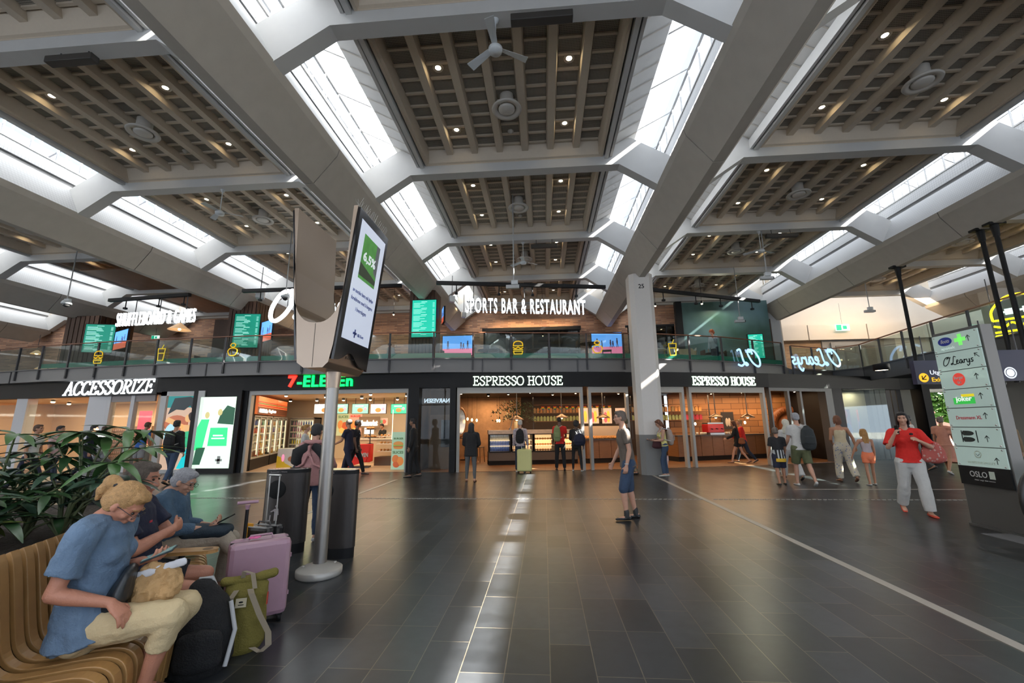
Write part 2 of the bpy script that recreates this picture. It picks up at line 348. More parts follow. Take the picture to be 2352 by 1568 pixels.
# transverse frames, sloping roof, trims
tie = [(-3.52, 7.24), (-2.62, 7.85), (2.62, 7.85), (3.52, 7.24), (3.93, 7.30), (3.93, 7.95), (2.95, 8.55), (-2.95, 8.55), (-3.93, 7.95), (-3.93, 7.30)]
tm = mb(white)
for y0, y1, g in ((-.14, .14, 0),): tm.prism(tie, y0, y1)
tie0 = None
for X in bays:
    for Y in frames:
        if tie0 is None: tie0 = tm.build('ceiling_frame', kind='structure'); o = tie0
        else: o = tie0.copy(); COL.objects.link(o)
        o.location = (X, Y, 0)
    for s in (-1, 1):
        b = mb(white)
        b.quad((X+s*2.3, -5, 8.25), (X+s*2.3, YEND, 8.25), (X+s*3.1, YEND, 8.70), (X+s*3.1, -5, 8.70))
        y = -5
        while y < YEND:                         # seams of the lining boards
            b.m(concrete).add([(X+s*2.3, y, 8.235), (X+s*2.3, y+.03, 8.235), (X+s*3.1, y+.03, 8.685), (X+s*3.1, y, 8.685)], [(0, 1, 2, 3)]); y += .41
        b.m(white).box(*sorted((X+s*2.27, X+s*2.36)), -5, YEND, 8.02, 8.5)
        b.m(white).box(*sorted((X+s*2.40, X+s*2.46)), -5, YEND, 8.06, 8.3)
        y = -5
        while y < YEND: b.m(white).add([(X+s*3.1, y, 8.69), (X+s*3.1, y+.05, 8.69), (X+s*3.95, y+.05, 9.15), (X+s*3.95, y, 9.15)], [(0, 1, 2, 3)]); y += 1.3
        b.build('ceiling_slope', kind='structure')
        mb(glazing).quad((X+s*3.1, -5, 8.70), (X+s*3.1, YEND, 8.70), (X+s*3.95, YEND, 9.16), (X+s*3.95, -5, 9.16)).build('window_skylight', kind='structure')
    mb(white).box(X-2.4, X+2.4, -5, YEND, 8.5, 8.62).build('ceiling_deck', kind='structure')
# ================================================================ outer walls and upper floor
wallm = mat('warm_white_wall', (.62, .57, .50), .7, nz=.05, nzs=2)
def seg(p0, p1):
    a = Vector((*p0, 0)); c = Vector((*p1, 0)); t = c-a; return a, t.length, math.atan2(t.y, t.x)
def along(p0, p1, u, d=0, z=0):      # u metres along, d metres towards the hall
    a, L, an = seg(p0, p1); return T(a.x, a.y, 0, an) @ Matrix.Translation((u, -d, z))
S = [(-42, 19.6), (-27, 16.9), (-20, 15.8), (-14.6, 15.0), (-11.1, 14.95), (-4.6, 15.0), (-3.15, 14.95), (1.45, 15.5), (4.2, 16.0), (8.75, 17.2), (12.2, 18.5), (15.5, 19.7)]
R = [(-42, 19.3), (-27, 16.6), (-20, 15.15), (-14.5, 14.55), (-10.3, 14.4), (-3.9, 14.6), (3.0, 15.65), (4.2, 15.85), (7, 16.8), (10.15, 18.45)]
def Sy(x):
    for (a, b1), (c, d) in zip(S, S[1:]):
        if a <= x <= c: return b1+(d-b1)*(x-a)/(c-a)
    return 17
mb(brick).box(-46, 11.6, 22.0, 22.2, 3.9, 7.75).build('wall_rear', kind='structure')
mb(wallm).box(-46, 11.5, 21.9, 22.1, 7.75, 9.6).box(-46, 11.5, 22.1, 22.2, 7.6, 8).build('wall_rear_top', kind='structure')
mb(wallm).box(-46.2, -46, -8, 26, 0, 9.6).build('wall_left', kind='structure')
mb(wallm).box(-27, 30, -8.2, -8, 0, .4).box(-27, 30, -8.2, -8, 6.5, 9.6).build('wall_back', kind='structure')
b = mb(darkgrey)
for k in range(20): b.box(-27+3*k-.06, -27+3*k+.06, -8.15, -8.05, .4, 6.5)
b.box(-27, 30, -8.15, -8.05, 3.4, 3.5).build('window_frame_back_added', kind='structure'); mb(glass('tinted_glass', (.62, .62, .62), .05)).quad((-27, -8.1, .4), (30, -8.1, .4), (30, -8.1, 6.5), (-27, -8.1, 6.5)).build('window_back_added', kind='structure')  # unseen glazing behind the camera, added to bring in fill daylight; tint weakens it
# slab of the upper floor (edge follows the balcony)
def poly_prism(b, pts, z0, z1): return b.prism([(x, y) for x, y in pts], z0, z1, 'z')
slab = [(x, y+.02) for x, y in R]+[(11.7, 20.3), (14, 22), (-46, 22), (-46, 19.5)]
poly_prism(mb(darkgrey), slab, 3.46, 3.5).build('ceiling_shops', kind='structure')
poly_prism(mb(mat('upper_floor', (.10, .085, .07), .5)), slab, 3.5, 3.94).build('floor_upper', kind='structure')
fas = mat('balcony_fascia', (.17, .165, .165), .5)
for p0, p1 in zip(R, R[1:]):
    a, L, an = seg(p0, p1); mb(fas, along(p0, p1, 0)).box(-.01, L+.01, -.02, .06, 3.46, 3.93).build('trim_balcony', kind='structure')
    n = int(L/2.9); b = mb(darkgrey, along(p0, p1, 0))
    for k in range(n): b.box(L*(k+.5)/n-.02, L*(k+.5)/n+.02, -.05, 0, 3.46, 3.98)
    if n: b.build('trim_balcony_bracket', kind='structure')
# black fascia over the shops
for i, (p0, p1) in enumerate(zip(S, S[1:])):
    a, L, an = seg(p0, p1)
    z0 = 2.86 if i < 3 else 2.93
    mb(black, along(p0, p1, 0, .15)).box(-.02, L+.02, 0, .3, z0, 3.47).build('trim_fascia', kind='structure')
# railing panels and posts
green_b = glass('green_glass_band', (.05, .42, .30), .2); green_b = mat('green_band', (.01, .20, .14), .4, emis=(0, .25, .17), es=.12)
rail_glass = glass('rail_glass', (.80, .88, .85), .35)
def railing(p0, p1, n, z=3.94, top=4.93, band=True, first=False, wood_top=True):
    a, L, an = seg(p0, p1); root = empty('balcony_railing', (a.x, a.y, 0), an)
    for k in range(n+1):
        if k == 0 and not first: continue
        u = L*k/n; mb(darkgrey).box(u-.028, u-.008, -.09, -.03, z-.40, top-.04).box(u+.008, u+.028, -.09, -.03, z-.40, top-.04).build('post', parent=root)
    for k in range(n):
        u0, u1 = L*k/n+.05, L*(k+1)/n-.05
        g = mb(rail_glass).box(u0, u1, -.065, -.055, z+.02, top-.08).build('glass_panel', parent=root)
        if band: mb(green_b).box(u0, u1, -.052, -.048, z+.04, z+.21).build('green_band', parent=g)
    mb(rail_wood).box(0, L, -.09, -.03, top-.035, top).build('handrail', parent=root)
    mb(darkgrey).box(0, L, -.09, -.03, z-.02, z+.02).build('bottom_rail', parent=root)
    return root
rl = ['distant stretch beyond the left end', 'far left end of the balcony', 'balcony above the accessory shop', 'balcony corner left of the convenience store', 'balcony above the convenience store', 'balcony above the coffee shop', 'balcony right behind the numbered column', 'balcony in front of the green mural', 'right end of the balcony']
for i, (p0, p1) in enumerate(zip(R, R[1:])):
    a, L, an = seg(p0, p1); r = railing(p0, p1, max(1, round(L/1.5)), first=(i == 0), band=(i > 1))
    tag(r, f'glass railing with timber handrail along the {rl[i]}', 'railing', 'balcony railings')
# second railing set back at the right and the gallery on the right side
G = [(11.0, 19.3), (13.5, 20.5), (14.1, 19.4), (13.6, 16.5), (13.15, 13.5), (12.8, 10.5), (12.6, 7.5)]
gl = ['pale brick wall', 'turn of the right gallery', 'right gallery beside the lift doors', 'right gallery before the bright window', 'right gallery behind the signpost', 'nearest stretch of the right gallery']
for i, (p0, p1) in enumerate(zip(G, G[1:])):
    a, L, an = seg(p0, p1); r = railing(p0, p1, max(1, round(L/1.6)), first=(i == 0), band=False, z=3.9, top=4.95)
    tag(r, f'glass railing with timber handrail along the {gl[i]}', 'railing', 'gallery railings')
gs = G+[(18, 7.5), (30, 7.5), (30, 30), (11, 30), (10.3, 19.3)]
poly_prism(mb(black), [(x, y) for x, y in gs], 3.42, 3.52).build('ceiling_gallery', kind='structure')
poly_prism(mb(mat('upper_floor')), [(x, y) for x, y in gs], 3.52, 3.88).build('floor_gallery', kind='structure')
for p0, p1 in zip(G[1:], G[2:]):
    a, L, an = seg(p0, p1); mb(darkgrey, along(p0, p1, 0)).box(0, L, -.05, .05, 3.3, 3.9).build('trim_gallery', kind='structure')
# hall beyond at the right: pale brick, lift doors, white walls
mb(brick_pale).box(11.6, 15.4, 24.0, 24.2, 3.9, 6.1).build('wall_pale_brick', kind='structure')
mb(wallm).box(11.5, 30, 22.5, 24.2, 9.3, 9.4).build('ceiling_beyond', kind='structure'); mb(glazing).quad((11.5, 21.9, 9.3), (30, 21.9, 9.3), (30, 22.5, 9.3), (11.5, 22.5, 9.3)).build('window_skylight', kind='structure'); mb(wallm).box(11.5, 11.62, 21.9, 24.1, 3.9, 9.5).box(11.5, 30, 24.0, 24.2, 6.1, 9.5).build('wall_beyond', kind='structure')  # glazed strip: unseen skylight added in the ceiling to light the wall beyond
b = mb(wallm)
for k in range(6): b.box(11.6+k*3.1, 14.64+k*3.1, 23.75, 23.98, 6.0, 6.85)
b.build('trim_beam_band', kind='structure')
mb(grey).box(15.4, 19.2, 23.9, 24.1, 3.9, 6.1).build('wall_lift', kind='structure')
lift = empty('lift_door', (17.0, 23.85, 3.9), label='grey double lift doors at the end of the upper gallery', cat='door')
mb(grey).box(-1.2, 1.2, -.06, 0, 0, 1.95).build('frame', parent=lift)
for s in (-1, 1): mb(mat('lift_panel', (.16, .155, .15), .35, .3)).box(min(0, s*1.0)+.01*s*0, max(0, s*1.0), -.1, -.065, 0, 1.75).build('door_leaf', parent=lift)
mb(wallm).box(19.2, 21, 23.9, 24.1, 3.9, 6.1).box(24.2, 30, 23.9, 24.1, 3.9, 6.1).build('wall_right_end', kind='structure')
mb(darkgrey).box(21, 24.2, 23.9, 24.0, 5.9, 6.1).box(20.95, 21.1, 23.8, 24, 3.9, 6.1).box(22.5, 22.62, 23.8, 24, 3.9, 6.1).box(24.1, 24.25, 23.8, 24, 3.9, 6.1).build('window_frame_upper', kind='structure')
# upper right side wall in brick and column
mb(mat('brown_wall', (.20, .12, .07), .8, nz=.3, nzs=6)).box(20.0, 20.2, 6, 18.0, 3.9, 6.3).build('wall_brown', kind='structure')
mb(wallm).box(20.0, 20.2, 6, 18.0, 6.3, 6.9).box(18.6, 20.1, 17.9, 18.6, 3.9, 6.9).build('wall_right_upper', kind='structure')
mb(wallm).box(29.9, 30.1, -8, 30, 3.0, 9.6).build('wall_right', kind='structure')
# green wall mural and dark pillars on the upper floor
def mural(N, L, c):
    n = N.new('ShaderNodeTexNoise'); n.inputs['Scale'].default_value = .55; n.inputs['Detail'].default_value = 3; L.new(c, n.inputs['Vector']); r = N.new('ShaderNodeValToRGB'); L.new(n.outputs[0], r.inputs[0])
    r.color_ramp.elements[0].color = (.028, .075, .055, 1); r.color_ramp.elements[1].color = (.10, .18, .20, 1); r.color_ramp.elements[0].position = .38; r.color_ramp.elements[1].position = .68; return r.outputs[0]
mb(tex_mat('mural_green', mural, .35)).box(6.9, 11.0, 20.6, 20.72, 3.94, 7.45).build('wall_mural', kind='structure')
mb(black).box(6.6, 6.9, 20.5, 20.75, 3.94, 7.5).build('trim_mural', kind='structure')
# column 25 with the number
cx, cyy = 3.44, 14.35
cp = [(-.40, -.26), (-.26, -.40), (.26, -.40), (.40, -.26), (.40, .26), (.26, .40), (-.26, .40), (-.40, .26)]
c25 = mb(mat('column_white', (.76, .71, .66), .5, nz=.03)).prism([(cx+x, cyy+y) for x, y in cp], 1.24, 6.66, 'z').m(mat('column_grey', (.20, .195, .19), .45)).prism([(cx+x, cyy+y) for x, y in cp], 0, 1.24, 'z')
c25 = c25.build('pillar_numbered', kind='structure')
text('number', '25', T(cx-.02, cyy-.405, 6.12), black, parent=c25, h=.15, ext=.004, bold=.01)
for X, Y, n in ((-4.72, 16.2, 0), (-12.91, 16.9, 1), (-21.1, 17.6, 2), (11.5, 21.3, 3)):
    mb(white).prism([(X+x*.8, Y+y*.8) for x, y in cp], 3.94, 7.0, 'z').build('pillar_white', kind='structure')
# rear opening of the bar with dark glazing
b = mb(black); b.box(-3.2, 2.05, 21.7, 22.0, 6.5, 6.68)
for x in (-3.1, -1.9, -.5, .9, 1.95): b.box(x-.04, x+.04, 21.8, 21.98, 3.94, 6.5)
b.build('window_frame_bar', kind='structure')
mb(glass('dark_glass', (.12, .12, .12), .5)).box(-3.1, 1.95, 21.9, 21.92, 3.94, 6.5).build('window_bar', kind='structure')
mb(mat('dark_inside', (.025, .02, .018), .8)).box(-3.1, 1.95, 21.95, 21.99, 3.94, 6.5).build('wall_bar_inside', kind='structure')
b = mb(black)
b.box(4.2, 6.6, 20.9, 21.0, 6.35, 6.45)
for x in (4.4, 5.3, 6.2): b.box(x-.03, x+.03, 20.9, 21, 3.94, 6.4)
b.build('window_frame_side', kind='structure')
mb(glass('dark_glass')).box(4.3, 6.6, 20.95, 20.97, 3.94, 6.35).build('window_side', kind='structure')
# warm timber soffits at the left
mb(wood_mat('soffit_slats', (.34, .17, .08), (.20, .09, .04), (1, .3, 1))).box(-19.0, -13.3, 15, 21.9, 8.02, 8.07).build('ceiling_timber', kind='structure')
# canopy of lit letters: black bars hung under the beams
def bar(p0, p1, z, drops=(), label='', name='suspended_bar'):
    a, L, an = seg(p0, p1); r = empty(name, (a.x, a.y, z), an, label, 'lighting bar', 'black bars under the roof beams')
    mb(black).box(0, L, -.06, .06, -.06, .06).build('bar', parent=r)
    for k, u in enumerate(drops):
        h = mb(black); h.tube([(u, 0, -.05), (u, 0, -.33)], .018); h.box(u-.05, u+.05, -.05, .05, -.40, -.33); h.build('spotlight', parent=r)
    return r
bars = [((-16.6, 14.3), (-13.0, 13.95), 6.45), ((-10.9, 13.9), (-4.95, 13.9), 6.5), ((-3.65, 13.75), (2.35, 14.85), 6.5), ((3.9, 15.1), (8.9, 17.2), 6.45)]
bl = ['above the SHUFFLEBOARD & GAMES letters', 'behind the tall display screen', 'above the SPORTS BAR & RESTAURANT letters', 'right of the numbered column']
for (p0, p1, z), l in zip(bars, bl): bar(p0, p1, z, (.8, 2.3, 3.4) if 'SHUFF' in l else (.7, 2.2, 3.4, 5.0), 'long black suspended bar with small spotlights '+l)
# ---------------------------------------------------------------- signs
def hung_sign(name, s, p0, p1, u0, w, h, z, label, drops, bold=.012):
    a, L, an = seg(p0, p1); r = empty(name, (a.x, a.y, 0), an, label, 'sign')
    text('letters', s, Matrix.Translation((u0+w/2, -.08, z)), ledw, parent=r, w=w, h=h, ext=.03, bold=bold, space=1.16)
    me = mb(darkgrey)
    me.box(u0, u0+w, .0, .04, z+h*.2, z+h*.2+.03).box(u0, u0+w, .0, .04, z+h*.75, z+h*.75+.03)
    for u in drops: me.tube([(u, .0, z+h*.1), (u, .0, 6.42)], .015)
    me.build('rail', parent=r); return r
p0, p1, z = bars[2]; hung_sign('letter_sign', 'SPORTS BAR & RESTAURANT', p0, p1, 1.02, 4.27, .54, 5.42, 'white lit block letters SPORTS BAR & RESTAURANT hung over the middle of the balcony', (1.3, 3.1, 5.0))
p0, p1, z = bars[0]; hung_sign('letter_sign', 'SHUFFLEBOARD & GAMES', p0, p1, .62, 3.45, .52, 5.36, 'white lit block letters SHUFFLEBOARD & GAMES hung over the left balcony', (1.3, 2.4, 3.55), -.004)
# the O'Learys script, mostly behind the display
sc = empty('script_sign', (-9.75, 13.9, 5.35), 0, "white lit script letters O'Learys partly hidden behind the tall display", 'sign')
def cur(pts, n=8):
    pts = [Vector((x, 0, z)) for x, z in pts]; out = []
    for i in range(len(pts)-1):
        p_1, q0, q1, q2 = pts[max(i-1, 0)], pts[i], pts[i+1], pts[min(i+2, len(pts)-1)]
        for k in range(n):
            t = k/n; out.append(.5*((2*q0)+(-p_1+q1)*t+(2*p_1-5*q0+4*q1-q2)*t*t+(-p_1+3*q0-3*q1+q2)*t**3))
    out.append(pts[-1]); return [(v.x, v.z) for v in out]
olearys = [cur([(.75, .9), (.62, 1.08), (.35, .95), (.08, .5), (.05, .1), (.25, -.02), (.6, .25), (.88, .8), (.8, 1.08), (.62, .98), (.55, .8)]), [(1.0, 1.05), (.97, .92)],
  cur([(1.65, 1.0), (1.45, 1.08), (1.35, .8), (1.25, .35), (1.08, .05), (.95, .1), (1.1, .2), (1.4, .0), (1.65, .08)]),
  cur([(1.62, .28), (1.85, .38), (1.85, .55), (1.7, .5), (1.68, .2), (1.82, .08), (2.0, .2)]), cur([(2.35, .5), (2.15, .52), (2.05, .2), (2.2, .08), (2.35, .4), (2.38, .12), (2.5, .1)]),
  cur([(2.55, .1), (2.6, .5), (2.68, .45), (2.8, .5)]), cur([(2.9, .5), (2.92, .15), (3.1, .12), (3.2, .5), (3.15, -.1), (2.95, -.35), (2.85, -.2)]), cur([(3.62, .52), (3.45, .5), (3.42, .35), (3.58, .25), (3.5, .08), (3.3, .12)])]
strokes('letters', olearys, ledw, T(0, 0, 0), .13, sc, .06)
b = mb(darkgrey)
for u in (.6, 2.0, 3.2): b.tube([(u, .03, .5), (u, .03, 1.12)], .015)
b.build('rail', parent=sc)
# fascia letters
serif_m = mat('green_white_letter', (.9, 1, .9), .5, emis=(.80, 1, .80), es=2.2)
SG = {'E': [[(.15, 0), (.15, 1)], [(0, 0), (.62, 0), (.66, .2)], [(0, 1), (.6, 1), (.63, .82)], [(.15, .52), (.45, .52)], [(.47, .4), (.47, .64)]],
 'S': [cur([(.56, .74), (.52, .95), (.3, 1.02), (.08, .86), (.14, .64), (.45, .42), (.56, .22), (.4, .0), (.15, .0), (.04, .24)], 4)],
 'P': [[(.15, 0), (.15, 1)], [(0, 0), (.32, 0)], cur([(0, 1), (.35, 1), (.6, .88), (.6, .62), (.4, .48), (.15, .48)], 3)],
 'R': [[(.15, 0), (.15, 1)], [(0, 0), (.3, 0)], cur([(0, 1), (.35, 1), (.58, .88), (.58, .66), (.4, .5), (.15, .5)], 3), [(.32, .5), (.6, .05), (.74, 0)]],
 'O': [cur([(.38, 1.01), (.12, .9), (.0, .5), (.12, .1), (.38, -.01), (.64, .1), (.76, .5), (.64, .9), (.38, 1.01)], 4)],
 'H': [[(.15, 0), (.15, 1)], [(.65, 0), (.65, 1)], [(.15, .52), (.65, .52)], [(0, 0), (.3, 0)], [(0, 1), (.3, 1)], [(.5, 0), (.8, 0)], [(.5, 1), (.8, 1)]],
 'U': [cur([(.15, 1), (.15, .3), (.28, .03), (.45, 0), (.6, .1), (.66, .35), (.66, 1)], 4), [(0, 1), (.3, 1)], [(.54, 1), (.78, 1)]],
 'A': [[(.05, 0), (.36, 1.02), (.68, 0)], [(.17, .36), (.55, .36)], [(-.05, 0), (.16, 0)], [(.56, 0), (.8, 0)]],
 'C': [cur([(.62, .78), (.55, .96), (.32, 1.02), (.08, .85), (.02, .45), (.14, .1), (.4, -.02), (.6, .1), (.66, .22)], 4)],
 'I': [[(.15, 0), (.15, 1)], [(0, 0), (.3, 0)], [(0, 1), (.3, 1)]],
 'Z': [[(.04, .8), (.06, 1), (.6, 1), (.04, 0), (.62, 0), (.66, .2)]], ' ': []}
ADV = {'E': .76, 'S': .7, 'P': .74, 'R': .80, 'O': .90, 'H': .93, 'U': .92, 'A': .86, 'C': .78, 'I': .44, 'Z': .78, ' ': .38}
def serif_word(s, W_, H_, M, mt, par, slant=0, wt=.105):
    tot = sum(ADV[c] for c in s); kx = W_/tot; out = []; x = 0
    for c in s:
        for g in SG[c]: out.append([((x+px)*kx+pz*H_*slant, pz*H_) for px, pz in g])
        x += ADV[c]
    return strokes('letters', out, mt, M, wt*H_, par, .04)
def fsign(s, p0, p1, x0, x1, z, h, label, mt, slant=0, wt=.105):
    a, L, an = seg(p0, p1); u0 = (x0-p0[0])/math.cos(an); u1 = (x1-p0[0])/math.cos(an)
    r = empty('letter_sign', (a.x, a.y, 0), an, label, 'sign'); serif_word(s, u1-u0, h, Matrix.Translation((u0, -.17, z)), mt, r, slant, wt); return r
fsign('ESPRESSO HOUSE', S[6], S[7], -2.52, .70, 3.0, .30, 'pale green lit letters ESPRESSO HOUSE left of the numbered column', serif_m)
fsign('ESPRESSO HOUSE', S[8], S[9], 5.55, 8.15, 3.0, .30, 'pale green lit letters ESPRESSO HOUSE right of the numbered column', serif_m)
fsign('ACCESSORIZE', S[2], S[3], -19.2, -14.75, 2.94, .49, 'large white lit italic letters ACCESSORIZE on the left fascia', ledw, .22, .11)
# note: the last sign overhangs; it stands on its own rail
r7 = empty('letter_sign', (0, 14.78, 0), 0, 'red and green lit letters 7-ELEVEN above the convenience store', 'sign')
text('red_numeral', '7', T(-9.25, 0, 3.03), mat('red_letter', (1, 0, 0), .5, emis=(1, .02, .01), es=4), parent=r7, h=.42, w=.32, bold=.035, ext=.03)
text('green_letters', '-ELEVEn', T(-7.98, 0, 3.03), mat('green_letter', (0, 1, .1), .5, emis=(.0, 1, .12), es=2.6), parent=r7, h=.42, w=2.10, bold=.022, space=1.12, ext=.03)
# ================================================================ the shops on the ground floor
def RC(x0, y0, x1, y1, Y):
    a = aY(x0, y0, Y); c = aY(x1, y1, Y); return min(a.x, c.x), max(a.x, c.x), min(a.z, c.z), max(a.z, c.z)
peach = mat('shop_peach_wall', (.75, .50, .32), .7); cream = mat('shop_cream_tile', (.72, .60, .42), .5)
tile_warm = brick_mat('shop_floor_tile', (.50, .36, .24), (.44, .31, .20), (.30, .2, .13), .6, .6, 0, .006, .35, ('X', 'Y'))
plank = brick_mat('plank_floor', (.26, .12, .05), (.18, .08, .035), (.05, .02, .01), 1.4, .16, .4, .006, .4, ('X', 'Y'))
screen_c = [mat('screen_'+n, c, .4, emis=c, es=.35) for n, c in (('mint', (.25, .75, .62)), ('white', (.85, .92, 1)), ('pink', (.95, .75, .85)), ('green', (.05, .65, .4)))]
def area(name, x, y, z, sx, sy, e, col, rx=0, rz=0, par=None):
    d = bpy.data.lights.new(name, 'AREA'); d.shape = 'RECTANGLE'; d.size = sx; d.size_y = sy; d.energy = e; d.color = col
    o = bpy.data.objects.new(name, d); COL.objects.link(o); o.location = (x, y, z); o.rotation_euler = (rx, 0, rz)
    if par: o.parent = par
    return o
shop_floor = lambda m, pts: poly_prism(mb(m), pts, -.02, .012).build('floor_shop', kind='structure')
# base floor under the shops, closing the hall floor
shop_floor(mat('shop_stone', (.20, .15, .11), .4), [(x, y) for x, y in S[:4]]+[(-14.6, 21.5), (-42, 21.5)])
shop_floor(tile_warm, [(-14.6, 15), (-11.1, 14.95), (-4.6, 15.0), (-4.6, 21.5), (-14.6, 21.5)])
shop_floor(plank, [(-3.15, 14.95), (1.45, 15.5), (4.2, 16.0), (8.75, 17.2), (12.1, 18.5), (12.1, 23), (-4.6, 23), (-4.6, 15)])
poly_prism(mb(floor_m), [(-42, 16.5), (-14, 14.5), (30, 14.5), (30, 30), (12.1, 30), (12.1, 18.4)]+[(x, y) for x, y in S[9::-1]], -.2, -.0005).build('floor_far', kind='structure')
for n, xs, ys in (('7', (-14.6, -4.65), (15.2, 21.5)),): pass
# ceilings
poly_prism(mb(mat('shop_ceiling', (.62, .50, .36), .7)), [(-14.6, 15.2), (-4.6, 15.2), (-4.6, 21.5), (-14.6, 21.5)], 2.92, 2.98).build('ceiling_store', kind='structure')
poly_prism(mb(mat('shop_ceiling')), [(-27, 17.0), (-20, 15.95), (-14.7, 15.2), (-14.7, 21.5), (-27, 21.5)], 2.92, 2.98).build('ceiling_accessory', kind='structure')
poly_prism(mb(mat('dark_ceiling', (.03, .022, .018), .8)), [(-4.5, 15.2), (1.45, 15.75), (4.2, 16.2), (8.75, 17.4), (12.2, 18.7), (12.2, 23), (-4.5, 23)], 3.0, 3.05).build('ceiling_coffee', kind='structure')
# ------------------------------------------------ party walls
mb(cream).box(-14.6, -4.6, 21.3, 21.5, 0, 3).build('wall_store_rear', kind='structure')
mb(mat('store_side', (.30, .20, .12), .6)).box(-4.75, -4.6, 15.0, 21.4, 0, 3).box(-14.6, -14.45, 15.3, 21.4, 0, 3).build('wall_store_side', kind='structure')
mb(peach).box(-27, -14.7, 21.3, 21.5, 0, 3).box(-14.75, -14.62, 15.1, 21.4, 0, 3).box(-26.9, -26.8, 16, 21.4, 0, 3).build('wall_accessory', kind='structure')
rough_plaster = mat('coffee_plaster', (.42, .24, .13), .85, nz=.45, nzs=3, bump=.6, bs=9)
mb(rough_plaster).box(-4.6, -1.2, 22.2, 22.4, 0, 3.1).build('wall_coffee_plaster', kind='structure')
mb(mat('coffee_dark_wall', (.05, .032, .022), .7)).box(-1.2, 6.2, 22.3, 22.5, 0, 3.1).box(-4.6, -4.5, 15.0, 22.4, 0, 3.1).build('wall_coffee_rear', kind='structure')
woodwall = brick_mat('stacked_timber_wall', (.48, .22, .08), (.30, .13, .045), (.10, .04, .015), .8, .28, .5, .012, .5)
mb(woodwall).box(6.2, 12.2, 21.6, 21.8, 0, 3.1).build('wall_coffee_timber', kind='structure')
mb(black).box(11.95, 12.2, 18.5, 21.7, 0, 3.1).build('wall_coffee_side', kind='structure')
# ------------------------------------------------ shop fronts: aluminium frames, black piers
def frame(p0, p1, x0, x1, zt=2.80, w=.10, name='shop_entrance', label='', m=alu, bars=()):
    a, L, an = seg(p0, p1); u0 = (x0-p0[0])/math.cos(an); u1 = (x1-p0[0])/math.cos(an); r = empty(name, (a.x, a.y, 0), an, label, 'shop entrance', 'shop entrance frames')
    mb(m).box(u0, u0+w, -.05, .12, 0, zt).build('jamb', parent=r); mb(m).box(u1-w, u1, -.05, .12, 0, zt).build('jamb', parent=r)
    mb(m).box(u0, u1, -.05, .12, zt, 2.93).build('head', parent=r)
    for x in bars: u = (x-p0[0])/math.cos(an); mb(m).box(u-.05, u+.05, -.05, .10, 0, zt).build('mullion', parent=r)
    return r
frame(S[4], S[5], -10.95, -4.85, 2.78, .10, label='wide aluminium opening frame of the convenience store')
frame(S[6], S[7], -3.1, 1.42, 2.72, .10, label='aluminium opening frame of the left coffee shop entrance')
frame(S[7], S[8], 1.62, 3.1, 2.72, .10, label='aluminium opening frame just left of the numbered column')
frame(S[8], S[9], 4.25, 5.25, 2.72, .10, label='narrow aluminium frame just right of the numbered column')
frame(S[8], S[9], 5.45, 8.6, 2.72, .10, label='aluminium frame in front of the timber counter at the right')
frame(S[9], S[10], 8.8, 11.6, 2.80, .07, label='dark glazed front with the round timber plaque behind', m=darkgrey, bars=(9.7, 10.3))
b = mb(black)
b.box(-11.45, -10.95, 14.85, 15.3, 0, 2.95).box(-4.85, -4.45, 14.8, 15.3, 0, 2.95).box(-3.32, -3.12, 14.78, 15.1, 0, 2.95); b.build('pillar_black', kind='structure')
b = mb(darkgrey, along(S[9], S[10], 0)); b.box(3.0, 3.35, -.05, .3, 0, 2.95); b.build('pillar_dark', kind='structure')
# the narrow dark glass bay with a reflection modelled as glowing mirrored letters between the store and the coffee shop
b = mb(mat('bay_back', (.10, .055, .03), .5, nz=.4, nzs=3)).box(-4.45, -3.3, 16.4, 16.5, 0, 2.95); b.build('wall_bay', kind='structure')
vend = empty('vending_cabinet', (-3.85, 16.1, 0), label='dark glass cabinet of drinks in the narrow bay beside the coffee shop', cat='cabinet')
mb(mat('cab_brown', (.16, .09, .05), .5)).box(-.5, .5, -.15, .25, 0, 2.0).build('body', parent=vend)
mb(mat('cab_glass', (.03, .04, .05), .1)).box(-.05, .42, -.17, -.15, .8, 1.8).build('door', parent=vend)
mb(glass('clear_glass')).quad((-4.45, 14.98, 0), (-3.32, 14.98, 0), (-3.32, 14.98, 2.93), (-4.45, 14.98, 2.93)).build('window_bay', kind='structure')
mm = Matrix.Diagonal((-1, 1, 1, 1))
t = empty('letter_sign', (-3.95, 15.4, 2.42), 0, 'reflection of white NARVESEN letters, modelled mirrored in the narrow dark glass bay', 'sign'); text('letters', 'NARVESEN', mm, mat('reflected_letter', (.6, .7, .75), .5, emis=(.7, .85, 1), es=.8), parent=t, h=.16, w=.95, bold=.02)
# ------------------------------------------------ lights
def spots(pts, z, label, group, e=18, col=(1, .72, .42), r=.06):
    m = mat('spot_face_%d' % int(e), (1, .9, .7), .5, emis=col, es=e); first = None
    for k, (x, y) in enumerate(pts):
        if first is None:
            first = mb(black).lathe([(.07, .0), (.075, .1), (.001, .11)], n=12).build('spotlight'); mb(m).ell((0, 0, .005), (r, r, r*.6), 12, 8).build('lamp_face', parent=first); o = first
        else: o = copy_tree(first)
        o.location = (x, y, z); tag(o, label, 'spotlight', group)
spots([(-10.2+k*1.15, 16.0+.9*((k*7) % 3)) for k in range(6)]+[(-12+k*1.3, 19.2) for k in range(6)], 2.80, 'bright warm spotlight under the convenience store ceiling', 'convenience store spotlights', 40)
spots([(-25.5+k*1.15, 17.4+.8*(k % 3)) for k in range(9)], 2.80, 'round warm lamp under the accessory shop ceiling', 'accessory shop lamps', 30, r=.075)
